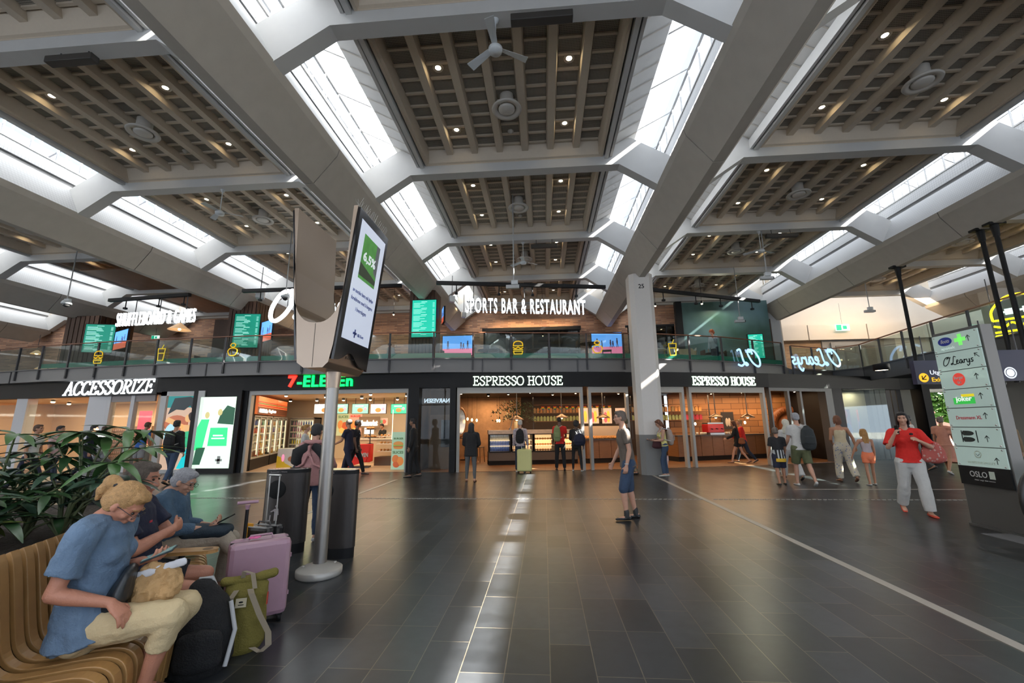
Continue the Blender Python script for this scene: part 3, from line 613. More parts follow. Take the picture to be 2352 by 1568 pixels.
spots([(-3.4+k*.95, 17.2+.7*((k*5) % 3)) for k in range(10)]+[(6.4+k*1.1, 19.0+.5*(k % 2)) for k in range(5)], 2.86, 'small warm spotlight under the dark coffee shop ceiling', 'coffee shop spotlights', 20, r=.035)
WARM = (1, .66, .36)
area('store_light', -8.2, 18.0, 2.88, 6, 4.5, 270, (1, .76, .50)); area('store_light_front', -8, 16.0, 2.9, 6, .8, 25, (1, .76, .5))
area('accessory_light', -20, 18.6, 2.88, 10, 3.5, 560, (1, .72, .46))
area('coffee_plaster_light', -2.9, 21.2, 2.9, 1.4, .5, 60, WARM); area('coffee_counter_light', .8, 18.3, 2.9, 5, .6, 80, WARM); area('coffee_floor_light', .5, 16.8, 2.95, 7, .5, 90, WARM)
area('coffee_timber_light', 9.0, 20.7, 2.9, 5, .5, 120, WARM); area('coffee_counter_light_right', 7.0, 18.6, 2.95, 4, .5, 80, WARM); area('coffee_shelf_light', 1.8, 21.0, 2.9, 5, .3, 60, WARM)
# ------------------------------------------------ bottles and packs
cols = [(.75, .10, .06), (.85, .45, .05), (.08, .35, .12), (.75, .70, .60), (.10, .18, .55), (.80, .65, .08), (.35, .12, .06), (.7, .3, .45)]
bott = []
for i, c in enumerate(cols):
    o = mb(mat('drink_%d' % i, c, .25)).lathe([(.001, 0), (.032, 0), (.033, .13), (.014, .19), (.013, .22), (.001, .22)], n=8).build('drink_bottle'); bott.append(o); o['_src'] = 1
used = set()
def inst(src, loc, label, cat, group, rz=0):
    if src.name in used: c = copy_tree(src)
    else: used.add(src.name); c = src
    if '_src' in c: del c['_src']
    c.location = loc; c.rotation_euler.z = rz; return tag(c, label, cat, group)
def fridge(x, y, rz, w, label, nb, lightcol=(1, .85, .6), h=2.05):
    r = empty('drinks_fridge', (x, y, 0), rz, label, 'fridge'); 
    mb(black).box(0, w, -.02, .7, 0, .42).build('base', parent=r); mb(darkgrey).box(0, w, .62, .7, .42, h).box(0, .03, 0, .7, .42, h).box(w-.03, w, 0, .7, .42, h).box(0, w, 0, .7, h-.06, h).build('cabinet', parent=r)
    mb(mat('fridge_back', (.75, .66, .5), .5, emis=lightcol, es=.55)).box(.03, w-.03, .60, .62, .42, h-.06).build('back_panel', parent=r)
    for k in range(6): mb(mat('shelf_white', (.8, .72, .6), .5)).box(.03, w-.03, .04, .6, .44+k*.3, .465+k*.3).box(.03, w-.03, .03, .04, .42+k*.3, .475+k*.3).build('shelf', parent=r)
    short = label.split(' of the conv')[0].split(' with')[0]; nd = max(1, round(w/.85))
    for k in range(nd):
        d = mb(alu); u0, u1 = w*k/nd, w*(k+1)/nd
        d.box(u0, u0+.04, -.03, 0, .42, h).box(u1-.04, u1, -.03, 0, .42, h).box(u0, u1, -.03, 0, h-.05, h).box(u0, u1, -.03, 0, .42, .46); dd = d.build('door', parent=r)
        mb(clear).quad((u0+.04, -.015, .46), (u1-.04, -.015, .46), (u1-.04, -.015, h-.05), (u0+.04, -.015, h-.05)).build('door_glass', parent=dd)
        mb(mat('tube_light', (1, 1, .9), .5, emis=(1, .82, .5), es=2.2)).box(u1-.09, u1-.06, .0, .03, .55, h-.15).build('light_tube', parent=r)
    M = Matrix.Translation((x, y, 0)) @ Matrix.Rotation(rz, 4, 'Z')
    for k in range(5):
        ck = random.randrange(8)
        for j in range(nb):
            if j % 4 == 0: ck = random.randrange(8)
            p = M @ Vector((.1+(w-.2)*j/(nb-1), .16, .466+k*.3)); inst(bott[ck], p, 'small drink bottle in the '+short, 'bottle', 'bottles in the '+short)
an = math.atan2(5.5, -2.0); dv = Vector((math.cos(an), math.sin(an), 0))
f0 = Vector((-10.98, 15.35, 0))
fridge(f0.x, f0.y, an, 2.55, 'tall glass door fridge nearest the entrance of the convenience store with rows of bottles', 18)
f1 = f0+dv*2.65; fridge(f1.x, f1.y, an, 2.55, 'tall glass door fridge behind the first one with rows of bottles', 18)
fridge(-12.75, 20.55, 0, 1.25, 'cold white fridge with glass doors at the rear of the convenience store', 9, (.8, .9, 1))
orange = tex_mat('orange_stripes', lambda N, L, c: stripe_col(N, L, c), .4, 0, .9) if 'stripe_col' in globals() else mat('orange_sign', (.75, .16, .04), .4, emis=(.9, .2, .05), es=.6)
for k, (u0, u1, s_) in enumerate(((0, 2.7, ('Cold drinks', 'Energy booster')), (2.75, 4.6, ()))):
    M = T(f0.x, f0.y, 0, an); r = empty('shop_sign', (f0.x, f0.y, 0), an, ('lit orange striped board reading Cold drinks and Energy booster above the fridges', 'lit orange striped board without words above the second fridge')[k], 'sign')
    mb(orange).box(u0, u1, -.1, .0, 2.1, 2.78).build('board', parent=r)
    st = mb(mat('sign_red', (.55, .03, .02), .4)); st.box(u0, u1, -.11, -.1, 2.42, 2.46).box(u0, u1, -.11, -.1, 2.56, 2.59).m(mat('sign_green', (.02, .25, .08), .4)).box(u0, u1, -.11, -.1, 2.50, 2.53).m(mat('sign_dark', (.16, .05, .02), .5)).box(u0, u1, -.11, -.1, 2.1, 2.38).build('stripes', parent=r)
    for j, t_ in enumerate(s_): text('letters', t_, Matrix.Translation((u0+.7+j*1.3, -.12, 2.16)), mat('warm_letter', (1, .95, .85), .5, emis=(1, .92, .75), es=2.5), parent=r, h=.15, w=1.05, bold=.02)
# menu screens
for k, (x0, x1, ci) in enumerate(((723, 768, 1), (770, 798, 0), (810, 845, 0), (852, 886, 2), (899, 933, 3))):
    a0, a1, z0, z1 = RC(x0, 928, x1, 949, 19.6); r = empty('menu_screen', ((a0+a1)/2, 19.6, 0), 0, f'lit menu screen, number {k+1} from the left of the row over the store counter'.replace('number 1 from the left', 'leftmost').replace('number 5 from the left', 'rightmost').replace('number 3 from the left', 'middle one').replace('number 2 from the left', 'next to the leftmost').replace('number 4 from the left', 'next to the rightmost'), 'screen', 'menu screens in the store'); w = a1-a0
    mb(black).box(-w/2-.02, w/2+.02, 0, .05, z0-.02, z1+.02).tube([(-w/3, .03, z1), (-w/3, .03, 2.92)], .015).tube([(w/3, .03, z1), (w/3, .03, 2.92)], .015).build('housing', parent=r); mb(screen_c[ci]).box(-w/2, w/2, -.01, 0, z0, z1).build('display', parent=r)
    p = mb(mat('burger_brown', (.55, .22, .06), .6, emis=(.6, .25, .08), es=.6)).ell((.0, -.015, z0+.16), (.14, .01, .10)).m(mat('poster_pink', (.9, .35, .5), .6, emis=(.9, .3, .5), es=.6)).ell((w/2-.14, -.015, z0+.22), (.07, .01, .07)).m(mat('poster_text', (.9, .9, .9), .5, emis=(1, 1, 1), es=.8)).box(-w*.3, w*.2, -.016, -.012, z1-.12, z1-.07); p.build('picture', parent=r)
def poster(name, x0, y0, x1, y1, Y, bg_, shapes, label, txts=(), lit=.35, cat='poster', legs=False, group=None):
    a0, a1, z0, z1 = RC(x0, y0, x1, y1, Y); w, h = a1-a0, z1-z0; r = empty(name, ((a0+a1)/2, Y, z0 if not legs else 0), 0, label, cat, group); zo = 0 if not legs else z0
    mb(mat('pbg_%s' % str(bg_), bg_, .5, emis=bg_, es=lit)).box(-w/2, w/2, 0, .03, zo, zo+h).build('sheet', parent=r)
    if shapes:
        b = mb()
        for c, u, v, ru, rv in shapes: b.m(mat('pc_%s' % str(c), c, .5, emis=c, es=lit)).ell((-w/2+u*w, -.004, zo+v*h), (ru*w, .012, rv*h), 16, 8)
        b.build('picture', parent=r)
    for s_, u, v, tw, th, c in txts: text('words', s_, Matrix.Translation((-w/2+u*w, -.006, zo+v*h)), mat('pt_%s' % str(c), c, .5, emis=c, es=lit), parent=r, h=th*h, w=tw*w, bold=.03, ext=.004)
    if legs: mb(darkgrey).box(-w/2+.02, w/2-.02, -.1, .1, 0, z0).build('base', parent=r)
    return r
food = [((.75, .30, .08), .3, .5, .22, .2), ((.62, .12, .04), .65, .42, .25, .2), ((.85, .55, .15), .5, .25, .3, .15)]
poster('food_poster', 775, 950, 800, 1000, 20.9, (.55, .62, .35), food, 'pale green poster SLICES on the rear wall of the store', [('SLICES', .5, .8, .8, .12, (.15, .25, .1))])
poster('food_poster', 803, 950, 829, 1000, 20.9, (.80, .45, .32), food, 'salmon coloured food poster right of the SLICES poster', [('BURGER', .5, .84, .8, .09, (.75, .08, .05))])
r = poster('lit_sign_box', 825, 957, 872, 982, 20.8, (.30, .20, .12), [], 'framed board with a bright white lit word in the store', [], .1, 'sign'); text('letters', 'Smakverket', T(0, -.02, .10), mat('warm_letter'), parent=r, h=.28, w=.85, bold=.03)
poster('food_poster', 868, 960, 890, 976, 20.9, (.85, .55, .40), [((.3, .5, .2), .4, .5, .2, .25), ((.8, .15, .1), .65, .5, .2, .3)], 'small square salmon poster beside the lit word', [])
bs = poster('roller_banner', 901, 992, 928, 1078, 15.75, (.40, .58, .42), [((.62, .28, .08), .5, .68, .38, .07), ((.25, .45, .08), .5, .64, .4, .03), ((.45, .16, .05), .5, .61, .38, .035), ((.62, .28, .08), .5, .575, .36, .035), ((.60, .18, .05), .33, .28, .26, .11), ((.70, .25, .06), .66, .22, .28, .12), ((.55, .12, .04), .4, .14, .26, .09)], 'green food banner with burger and SLICES at the right of the store entrance', [('BURGER', .5, .80, .72, .05, (.08, .16, .06)), ('SLICES', .5, .42, .8, .07, (.08, .16, .06))], .45, 'banner', True)
mb(mat('tube_light')).box(-.27, -.25, .0, .02, 1.1, 2.2).build('light_tube', parent=bs)
# red counter, displays, freezer, tills
rc = empty('promotion_table', (-7.3, 16.6, 0), math.radians(12), 'red cloth covered table with white lettering inside the store', 'table')
red = mat('red_cloth', (.80, .025, .012), .6); mb(red).box(-.45, .45, -.3, .3, .22, .9).add([(-.45, -.31, .9), (.45, -.31, .9), (.30, -.34, .25), (-.48, -.36, .02)], [(0, 1, 2, 3)]).build('cloth', parent=rc, bevel=.02)
text('words', '7-ELEVEN', T(.1, -.35, .42), white, parent=rc, h=.16, w=.55, bold=.03); mb(darkgrey).box(-.4, .4, -.25, .25, 0, .06).build('base', parent=rc)
buns = mat('pastry', (.62, .27, .07), .5, nz=.4, nzs=30)
bun = mb(buns).ell((0, 0, .04), (.065, .05, .042)).build('pastry'); 
def bunset(pts, label, group, src=None):
    for p in pts: inst(src or bun, p, label, 'pastry', group, random.random()*3)
st = empty('cake_stand', (-7.05, 16.9, .9), label='tiered cake stand heaped with buns behind the red table', cat='stand'); mb(darkgrey).lathe([(.15, 0), (.02, .03), (.02, .55), (.22, .56), (.22, .58), (.001, .58)]).build('post', parent=st); mb(darkgrey).lathe([(.02, .22), (.30, .23), (.30, .25), (.02, .25)]).build('tray', parent=st)
bunset([(-7.05+.2*math.cos(k*.8), 16.9+.2*math.sin(k*.8), 1.15) for k in range(8)]+[(-7.05+.12*math.cos(k*1.3), 16.9+.12*math.sin(k*1.3), 1.48) for k in range(5)], 'golden bun on the tiered stand behind the red table', 'buns on the tiered stand')
fz = empty('chest_freezer', (-9.95, 16.4, 0), 0, label='white and yellow chest freezer near the store entrance', cat='freezer'); mb(mat('freezer_white', (.75, .72, .66), .3)).box(-.45, .45, -.3, .3, .0, .78).build('body', parent=fz, bevel=.02)
p = mb(mat('freezer_yellow', (.90, .62, .03), .4)).prism([(-.45, .0), (.35, .0), (-.1, .22), (-.3, .45), (-.45, .5)], -.31, -.305).m(mat('freezer_brown', (.45, .20, .10), .5)).ell((.12, -.31, .38), (.12, .008, .1)).m(mat('poster_pink')).ell((-.2, -.315, .42), (.06, .008, .14)); p.build('decal', parent=fz); mb(glass('clear_glass')).box(-.44, .44, -.29, .29, .79, .81).build('lid', parent=fz)
cn = empty('store_counter', (-6.3, 19.0, 0), 0, 'long beige serving counter at the rear of the store', 'counter'); mb(mat('counter_beige', (.55, .40, .25), .5)).box(-2.4, 1.4, -.35, .35, 0, 1.0).build('body', parent=cn); mb(mat('counter_top', (.65, .55, .42), .3)).box(-2.45, 1.42, -.4, .4, 1.0, 1.05).build('worktop', parent=cn)
dc = empty('pastry_display', (-6.1, 17.6, 0), 0, 'curved glass pastry display with lit shelves right of the red table', 'display case'); mb(mat('counter_dark', (.10, .07, .05), .5)).box(-.9, .9, -.3, .4, 0, .35).build('base', parent=dc)
for k in range(3): mb(mat('shelf_white')).box(-.88, .88, -.25+k*.06, .4, .55+k*.3, .58+k*.3).build('shelf', parent=dc)
mb(clear).quad((-.9, -.3, .35), (.9, -.3, .35), (.9, -.05, 1.35), (-.9, -.05, 1.35)).build('glass', parent=dc)
bunset([(-6.1-.75+j*.15, 17.6+.02, .58+k*.3) for k in range(3) for j in range(11)], 'pastry on the lit shelves of the curved store display', 'pastries in the store display')
tl = empty('till_screen', (-7.9, 18.8, 1.05), 0, 'white till screen on the store counter', 'screen'); mb(darkgrey).box(-.03, .03, 0, .05, 0, .25).build('stand', parent=tl); mb(screen_c[1]).box(-.22, .22, -.03, 0, .2, .48).build('display', parent=tl)
# dark lit advertising boxes left of the store
def lightbox(x0, y0, x1, y1, Y, label, rest):
    a0, a1, z0, z1 = RC(x0, y0, x1, y1, Y); r = empty('advertising_lightbox', ((a0+a1)/2, Y, 0), 0, label, 'lightbox', None); return r, a1-a0, z0, z1
mb(black).box(-12.98, -11.1, 14.72, 14.95, 0, 2.95).build('wall_lightbox', kind='structure')
r, w, z0, z1 = lightbox(463, 912, 525, 1075, 14.7, 'bright green and white lit advertising screen left of the convenience store', 0)
mb(mat('ad_white', (.8, .95, .8), .4, emis=(.80, 1, .82), es=.85)).box(-w/2, w/2, -.02, 0, z0, z1).build('display', parent=r)
g = mat('ad_green', (.05, .8, .2), .5, emis=(.03, .95, .25), es=1.0); dk = mat('ad_dark', (.02, .10, .05), .5, emis=(.02, .12, .06), es=.5); sk = mat('ad_skin', (.55, .45, .2), .5, emis=(.7, .6, .25), es=.8)
mb(g).prism([(-w*.15, .95), (w*.38, .95), (w*.36, 1.6), (-w*.12, 1.6)], -.028, -.022).prism([(-w/2, .8), (-w*.28, .9), (-w*.18, 1.9), (-w*.4, 1.9), (-w/2, 1.6)], -.027, -.022).m(dk).prism([(w*.05, 1.75), (w*.5, 1.7), (w*.5, 2.3), (w*.28, 2.4), (w*.12, 2.1)], -.027, -.022).prism([(-w*.5, .3), (-w*.3, .3), (-w*.2, .9), (-w*.45, .9)], -.027, -.022).m(sk).ell((w*.1, -.03, 2.15), (.09, .01, .12)).ell((-w*.25, -.03, 2.05), (.09, .01, .12)).m(white).box(w*.12, w*.3, -.03, -.02, .42, .5).box(w*.17, w*.25, -.03, -.02, .33, .6).m(mat('ad_text', (.8, 1, .9), .5, emis=(.8, 1, .9), es=2)).box(-w*.05, w*.3, -.035, -.028, 1.2, 1.24).box(-w*.02, w*.25, -.035, -.028, 1.3, 1.34).build('picture', parent=r)
# accessory shop poster case
r, w, z0, z1 = lightbox(388, 912, 438, 1078, 14.85, 'tall fashion poster of a dark-haired woman framed in white beside the accessory shop', 0)
mb(white).box(-w/2-.28, -w/2-.05, -.05, .15, 0, 2.95).box(w/2+.05, w/2+.30, -.17, .15, 0, 2.95).box(-w/2-.28, w/2+.28, -.05, .15, z1+.05, 2.95).box(-w/2-.28, w/2+.28, -.05, .15, 0, .12).build('frame', parent=r)
pe = lambda n, c, e=.7: mat('fash_'+n, c, .5, emis=c, es=e)
mb(pe('bg', (.62, .42, .30))).box(-w/2, w/2, .0, .04, .12, z1+.05).build('sheet', parent=r)
b = mb(pe('teal', (.01, .22, .22))).box(-w/2, w/2, -.004, 0, 2.35, z1+.04).m(pe('dark', (.01, .02, .025))).prism([(-w*.45, 2.1), (-w*.2, 2.28), (w*.05, 2.25), (w*.22, 2.42), (w*.35, 2.2), (w*.5, 2.0), (w*.5, 2.6), (w*.2, 2.75), (-w*.3, 2.7)], -.008, -.004)
b.m(pe('rust', (.45, .13, .06))).ell((-w*.15, -.006, 1.75), (.38*w, .008, .32)).m(pe('sky', (.45, .75, .85))).ell((-w*.28, -.012, 1.35), (.2*w, .008, .42)).m(pe('skin', (.78, .42, .17))).ell((w*.22, -.02, 1.95), (.10*w, .012, .14)).prism([(-w*.5, 1.85), (-w*.4, 2.0), (w*.1, 1.72), (w*.1, 1.55)], -.022, -.01).prism([(w*.0, 1.2), (w*.32, 1.2), (w*.38, 1.7), (w*.05, 1.72)], -.022, -.01).m(pe('hair', (.02, .01, .01))).ell((w*.32, -.024, 2.02), (.11*w, .012, .16)).m(pe('gr', (.03, .45, .20))).prism([(w*.05, .9), (w*.4, .9), (w*.36, 1.5), (w*.1, 1.45)], -.024, -.02).m(pe('orange', (.85, .30, .03))).ell((-w*.2, -.02, .9), (.3*w, .012, .3)).m(pe('cyan', (.0, .60, .65))).prism([(w*.05, .15), (w*.45, .15), (w*.45, .8), (w*.3, .9)], -.02, -.01); b.build('picture', parent=r)
# accessory shop front: white piers and mullions, lamps, goods
whp = mat('pier_white', (.62, .60, .60), .5)
def fpx(x, Z=0, Y=15.1): return aY(x, 1000, Y).x
for i, (x0, x1) in enumerate(((-17.95, -17.15), (-26.2, -25.6), (-21.9, -21.4))):
    mb(whp).box(x0, x1, Sy(x0)-.12, Sy(x0)+.25, 0, 2.9).build('pillar_shop_white', kind='structure')
r = empty('shopfront', (-14.6, 15.05, 0), seg(S[3], S[2])[2], 'white mullioned glass front of the accessory shop', 'shop front')
for u in (1.25, 2.45): mb(whp).box(u-.09, u+.09, -.08, .08, 0, 2.9).build('mullion', parent=r)
mb(mat('blind_box', (.30, .26, .25), .6)).box(.2, 3.0, -.02, .05, 2.62, 2.9).build('blind', parent=r)
mb(clear).box(.2, 9.6, -.01, .01, .1, 2.62).build('glass_pane', parent=r)
mb(mat('pink_panel', (.85, .10, .22), .5)).box(-18.9, -18.3, 18.5, 18.55, .9, 2.4).build('pink_banner', label='bright pink hanging panel inside the accessory shop', cat='banner')
def rack(x, y, w, rz, label, c):
    r = empty('display_rack', (x, y, 0), rz, label, 'display rack', 'accessory shop racks'); mb(mat('rack_frame', (.30, .18, .10), .5)).box(-w/2, w/2, 0, .35, 0, .1).box(-w/2, -w/2+.04, 0, .3, 0, 1.7).box(w/2-.04, w/2, 0, .3, 0, 1.7).box(-w/2, w/2, .28, .3, 0, 1.7).build('frame', parent=r)
    for k in range(7):
        for j in range(int(w/.11)):
            pass
    b = mb(mat('trinkets_'+str(c), c, .4, nz=.6, nzs=40))
    for k in range(8):
        for j in range(int(w/.10)): b.ell((-w/2+.08+j*.1, .22, .32+k*.17), (.03, .03, .055), 6, 4)
    b.build('trinkets', parent=r, kind='stuff'); return r
rack(-16.1, 17.2, 1.6, 0, 'tall rack of small hanging trinkets seen through the middle pane of the accessory shop', (.35, .20, .12))
rack(-19.8, 18.8, 1.8, 0, 'rack of small hanging trinkets at the left part of the accessory shop', (.40, .22, .18))
mb(mat('display_stone', (.12, .085, .065), .6)).box(-16.9, -15.6, 16.0, 16.6, 0, .85).build('display_table', label='low dark display table behind the accessory shop window', cat='table', bevel=.02)
for k in range(7):
    x, y = -15.55+.28*math.cos(k*2.1)*(.3+.1*k), 16.9+.2*math.sin(k*2.1); z = 1.75-.07*(k % 3)
    o = mb(black).tube([(0, 0, .1), (0, 0, 2.9-z)], .006, 5).build('pendant_lamp', loc=(x, y, z)); mb(mat('bulb_warm', (1, .7, .3), .4, emis=(1, .60, .22), es=22)).ell((0, 0, 0), (.05, .05, .075), 10, 8).build('bulb', parent=o); tag(o, 'small glowing bulb pendant in the cluster at the accessory shop window', 'pendant lamp', 'pendant cluster in the accessory shop')
# ------------------------------------------------ coffee shop interior
wd = wood_mat('counter_timber', (.30, .13, .045), (.17, .07, .022), (1, 1, 8), .45)
def counter(p0, p1, label, h=1.05, d=.7, m=wd, panels=4, name='timber_counter'):
    a, L, an = seg(p0, p1); r = empty(name, (a.x, a.y, 0), an, label, 'counter'); mb(mat('kick_dark', (.03, .024, .02), .8, spec=.05)).box(0, L, .03, d, 0, .2).build('plinth', parent=r)
    for k in range(panels): mb(m).box(L*k/panels+.01, L*(k+1)/panels-.01, 0, .04, .2, h-.05).build('panel', parent=r)
    mb(m).box(0, L, .03, d, .2, h-.06).build('carcass', parent=r); mb(mat('counter_slab', (.07, .05, .04), .35)).box(-.03, L+.03, -.05, d, h-.05, h).build('worktop', parent=r); return r, L, an
# glass display counter (left shop)
p0, p1 = (-2.25, 17.2), (1.35, 17.95); a, L, an = seg(p0, p1); dcr = empty('display_counter', (a.x, a.y, 0), an, 'dark coffee shop display counter with four lit glass cases', 'display counter')
mb(mat('counter_greybrown', (.12, .085, .06), .6)).box(0, L, 0, .7, .18, .52).build('body', parent=dcr); mb(mat('kick_dark', (.03, .024, .02), .8, spec=.05)).box(0, L, .05, .7, 0, .18).build('plinth', parent=dcr); mb(mat('marble_pale', (.55, .42, .32), .3, nz=.3, nzs=8)).box(0, L, .2, .75, 1.22, 1.38).build('counter_back', parent=dcr)
for k in range(4):
    u0, u1 = L*k/4+.02, L*(k+1)/4-.02; c = mb(black); c.box(u0, u0+.03, -.01, .65, .5, 1.22).box(u1-.03, u1, -.01, .65, .5, 1.22).box(u0, u1, -.01, .65, 1.19, 1.22).box(u0, u1, -.01, .02, .5, .54); cc = c.build('display_case', parent=dcr)
    mb(mat('case_back', (.8, .55, .3), .5, emis=(1, .58, .28) if k else (.5, .55, .6), es=.9) if k else mat('case_back_cool', (.3, .3, .32), .5, emis=(.4, .42, .5), es=.5)).box(u0, u1, .6, .62, .52, 1.2).build('lit_back', parent=cc)
    for j in range(2): mb(mat('case_shelf', (.9, .7, .5), .4, emis=(1, .7, .4), es=1.2)).box(u0+.03, u1-.03, .1, .58, .74+j*.22, .755+j*.22).build('shelf', parent=cc)
    mb(clear).quad((u0, -.005, .54), (u1, -.005, .54), (u1, -.005, 1.19), (u0, -.005, 1.19)).build('glass', parent=cc)
M = T(a.x, a.y, 0, an)
for k in range(1, 4):
    for j in range(3):
        for i in range(7): bunset([M @ Vector((L*k/4+.1+i*.11, .25, .54+.0*j if j == 0 else .755+(j-1)*.22))], 'pastry inside the lit glass cases of the coffee shop counter', 'pastries in the coffee shop cases')
for j in range(3):
    for i in range(12): inst(bott[(4, 4, 3)[j]], M @ Vector((.09+i*.068, .22, .54 if j == 0 else .755+(j-1)*.22)), 'small bottle in the leftmost case of the coffee shop counter', 'bottle', 'bottles in the coffee shop case')
counter((1.72, 17.95), (3.3, 18.45), 'timber panelled counter with pastries left of the numbered column', .98, .8, wd, 3)
a, L, an = seg((1.72, 17.95), (3.3, 18.45)); M = T(a.x, a.y, 0, an)
for j in range(3):
    for i in range(13): bunset([M @ Vector((.08+i*.115, .1+j*.17, .98+.02*j))], 'pastry piled on the counter left of the numbered column', 'pastries on the counter by the column')
mb(mat('splash_pale', (.62, .45, .30), .4)).box(1.7, 3.5, 19.2, 19.25, .98, 1.5).build('splash_back', label='pale back screen behind the pastries by the numbered column', cat='panel')
counter((5.6, 18.6), (10.6, 20.6), 'long timber panelled counter in the right part of the coffee shop', 1.08, .7, wd, 9)
# shelves with goods behind the counters
def shelves(x0, x1, y, zs, label, goods):
    r = empty('wall_shelf', (x0, y, 0), 0, label, 'shelf'); 
    for z in zs: mb(wd).box(0, x1-x0, 0, .3, z-.03, z).build('board', parent=r)
    mb(darkgrey).box(.0, .04, .0, .04, zs[0]-.9, 3.0).box(x1-x0-.04, x1-x0, 0, .04, zs[0]-.9, 3.0).build('upright', parent=r); return r
shelves(-.55, 3.0, 20.9, (1.75, 2.15, 2.55), 'three timber shelves of packets behind the display counter', 0)
shelves(4.2, 7.9, 20.9, (1.75, 2.15, 2.5), 'timber shelves of packets behind the right counter', 0)
pk = [mb(mat('pack_%d' % i, c, .5, bump=.3, bs=40)).prism([(-.06, 0), (.06, 0), (.065, .18), (.03, .24), (-.03, .24), (-.065, .18)], -.04, .04).build('coffee_packet') for i, c in enumerate([(.45, .50, .18), (.75, .35, .10), (.70, .06, .10), (.55, .35, .15)])]
for x0, x1, lab in ((-.45, 2.9, 'display counter'), (4.3, 7.8, 'right counter')):
    n = int((x1-x0)/.16)
    for k in range(n):
        for zi, z in enumerate((1.75, 2.15)):
            ci = 0 if (zi == 0 and k < n*.7) else (2 if zi == 0 else (1 if k % 3 else 3))
            inst(pk[ci], (x0+k*.16, 21.05, z), 'coffee packet on the timber shelves behind the '+lab, 'packet', 'packets on the shelves behind the '+lab)
# pride bunting
bt = empty('bunting', (-.2, 20.6, 2.5), 0, 'string of small rainbow flags hung before the coffee shop shelves', 'bunting'); mb(black).tube([(0, 0, 0), (1.8, 0, -.06), (3.6, 0, 0)], .005, 4).build('cord', parent=bt)
rb = [(.6, .02, .02), (.85, .35, .02), (.85, .7, .03), (.05, .35, .06), (.04, .08, .5)]
for k in range(12):
    f = mb(); u = .15+k*.29
    for j in range(5): w0, w1 = .085*(1-j*.13), .085*(1-(j+1)*.13); f.m(mat('rb%d' % j, rb[j], .6)).add([(u-w0, 0, -.045-j*.035), (u+w0, 0, -.045-j*.035), (u+w1, .004, -.045-(j+1)*.035), (u-w1, .004, -.045-(j+1)*.035)], [(0, 1, 2, 3)])
    f.build('flag', parent=bt)
# big lit drink pictures beside the shelves
for k, x in enumerate((1341, 1364, 1394, 1425)):
    poster('drink_picture', x-12, 937, x+12, 972, 19.5, (.62, .40, .26), [((.75, .12, .12), .35, .4, .2, .35), ((.85, .45, .05), .65, .45, .18, .38)], ('leftmost', 'second', 'third', 'rightmost')[k]+' of the tall lit pictures of drinks left of the numbered column', [], .8, 'picture', group='lit drink pictures')
# pendant lamps
def dome(x, y, z, label, c=(.22, .14, .09)):
    r = empty('pendant_lamp', (x, y, z), 0, label, 'pendant lamp', 'domed pendant lamps'); mb(mat('dome_copper', c, .3, .8)).lathe([(.04, .14), (.09, .11), (.24, .03), (.30, -.03), (.29, -.035), (.22, .02), (.04, .12)], n=24).build('shade', parent=r)
    mb(darkgrey).tube([(0, 0, .13), (0, 0, 3.0-z)], .02).build('stem', parent=r); mb(mat('bulb_warm')).ell((0, 0, -.02), (.05, .05, .05)).build('bulb', parent=r)
for px, py, Y, l in ((1187, 962, 17.4, 'copper dome pendant above the middle of the display counter'), (1290, 958, 17.8, 'copper dome pendant above the right of the display counter'), (1385, 958, 18.2, 'copper dome pendant just left of the numbered column'), (1644, 957, 18.6, 'copper dome pendant above the right counter'), (1717, 957, 19.2, 'copper dome pendant nearest the round timber plaque')):
    p = aY(px, py, Y); dome(p.x, p.y, p.z, l)
for k, (px, py, Y) in enumerate(((1074, 962, 20.5), (1084, 964, 20.5), (1095, 965, 20.5), (1142, 966, 20.5), (1147, 966, 20.5), (1895, 968, 20.2), (1597, 973, 20.5), (1711, 970, 20.5), (1773, 970, 20.4))):
    p = aY(px, py, Y); o = mb(black).tube([(0, 0, .06), (0, 0, 3.0-p.z)], .006, 5).build('bulb_pendant', loc=p); mb(mat('bulb_warm')).ell((0, 0, 0), (.045, .045, .07)).build('bulb', parent=o); tag(o, 'bare glowing bulb hanging inside the coffee shop', 'bulb', 'bare bulbs in the coffee shop')
# timber plaque, mirror, tree of flowers, signs
pq = empty('round_plaque', (*aY(1812, 975, 21.45)[:2], aY(1812, 975, 21.45).z), 0, 'big round carved timber plaque on the lit timber wall', 'plaque')
mb(mat('plaque_wood', (.22, .07, .02), .5, nz=.3, nzs=20)).add([(0, 0, 0)], []).build('centre', parent=pq) if False else None
b = mb(mat('plaque_wood', (.22, .07, .02), .5, nz=.3, nzs=20), Matrix.Rotation(PI/2, 4, 'X')); b.lathe([(.001, .1), (.35, .1), (.38, .04), (.55, .04), (.58, .12), (.85, .12), (.9, 0)], n=40); b.build('disc', parent=pq)
for k in range(20): a_ = 2*PI*k/20; mb(mat('plaque_wood')).ell((.71*math.cos(a_), -.13, .71*math.sin(a_)), (.06, .02, .09), 6, 5).build('carving', parent=pq)
mr = empty('oval_mirror', (-4.2, 21.0, 1.75), math.radians(40), 'tall oval mirror in a timber frame at the left of the coffee shop', 'mirror'); b = mb(wd, Matrix.Rotation(PI/2, 4, 'X')); b.lathe([(.30, .0), (.33, .05), (.38, .04), (.39, 0)], n=28, sy=2); b.build('frame', parent=mr); b = mb(mat('mirror_face', (.25, .2, .15), .1, 1), Matrix.Rotation(PI/2, 4, 'X')); b.lathe([(.001, .02), (.31, .02)], n=28, sy=2); b.build('glass', parent=mr)
tr = empty('flower_tree', (*aY(1172, 1010, 19.5)[:2], 1.1), 0, 'large arrangement of dark foliage and pale blossoms over the display counter', 'plant')
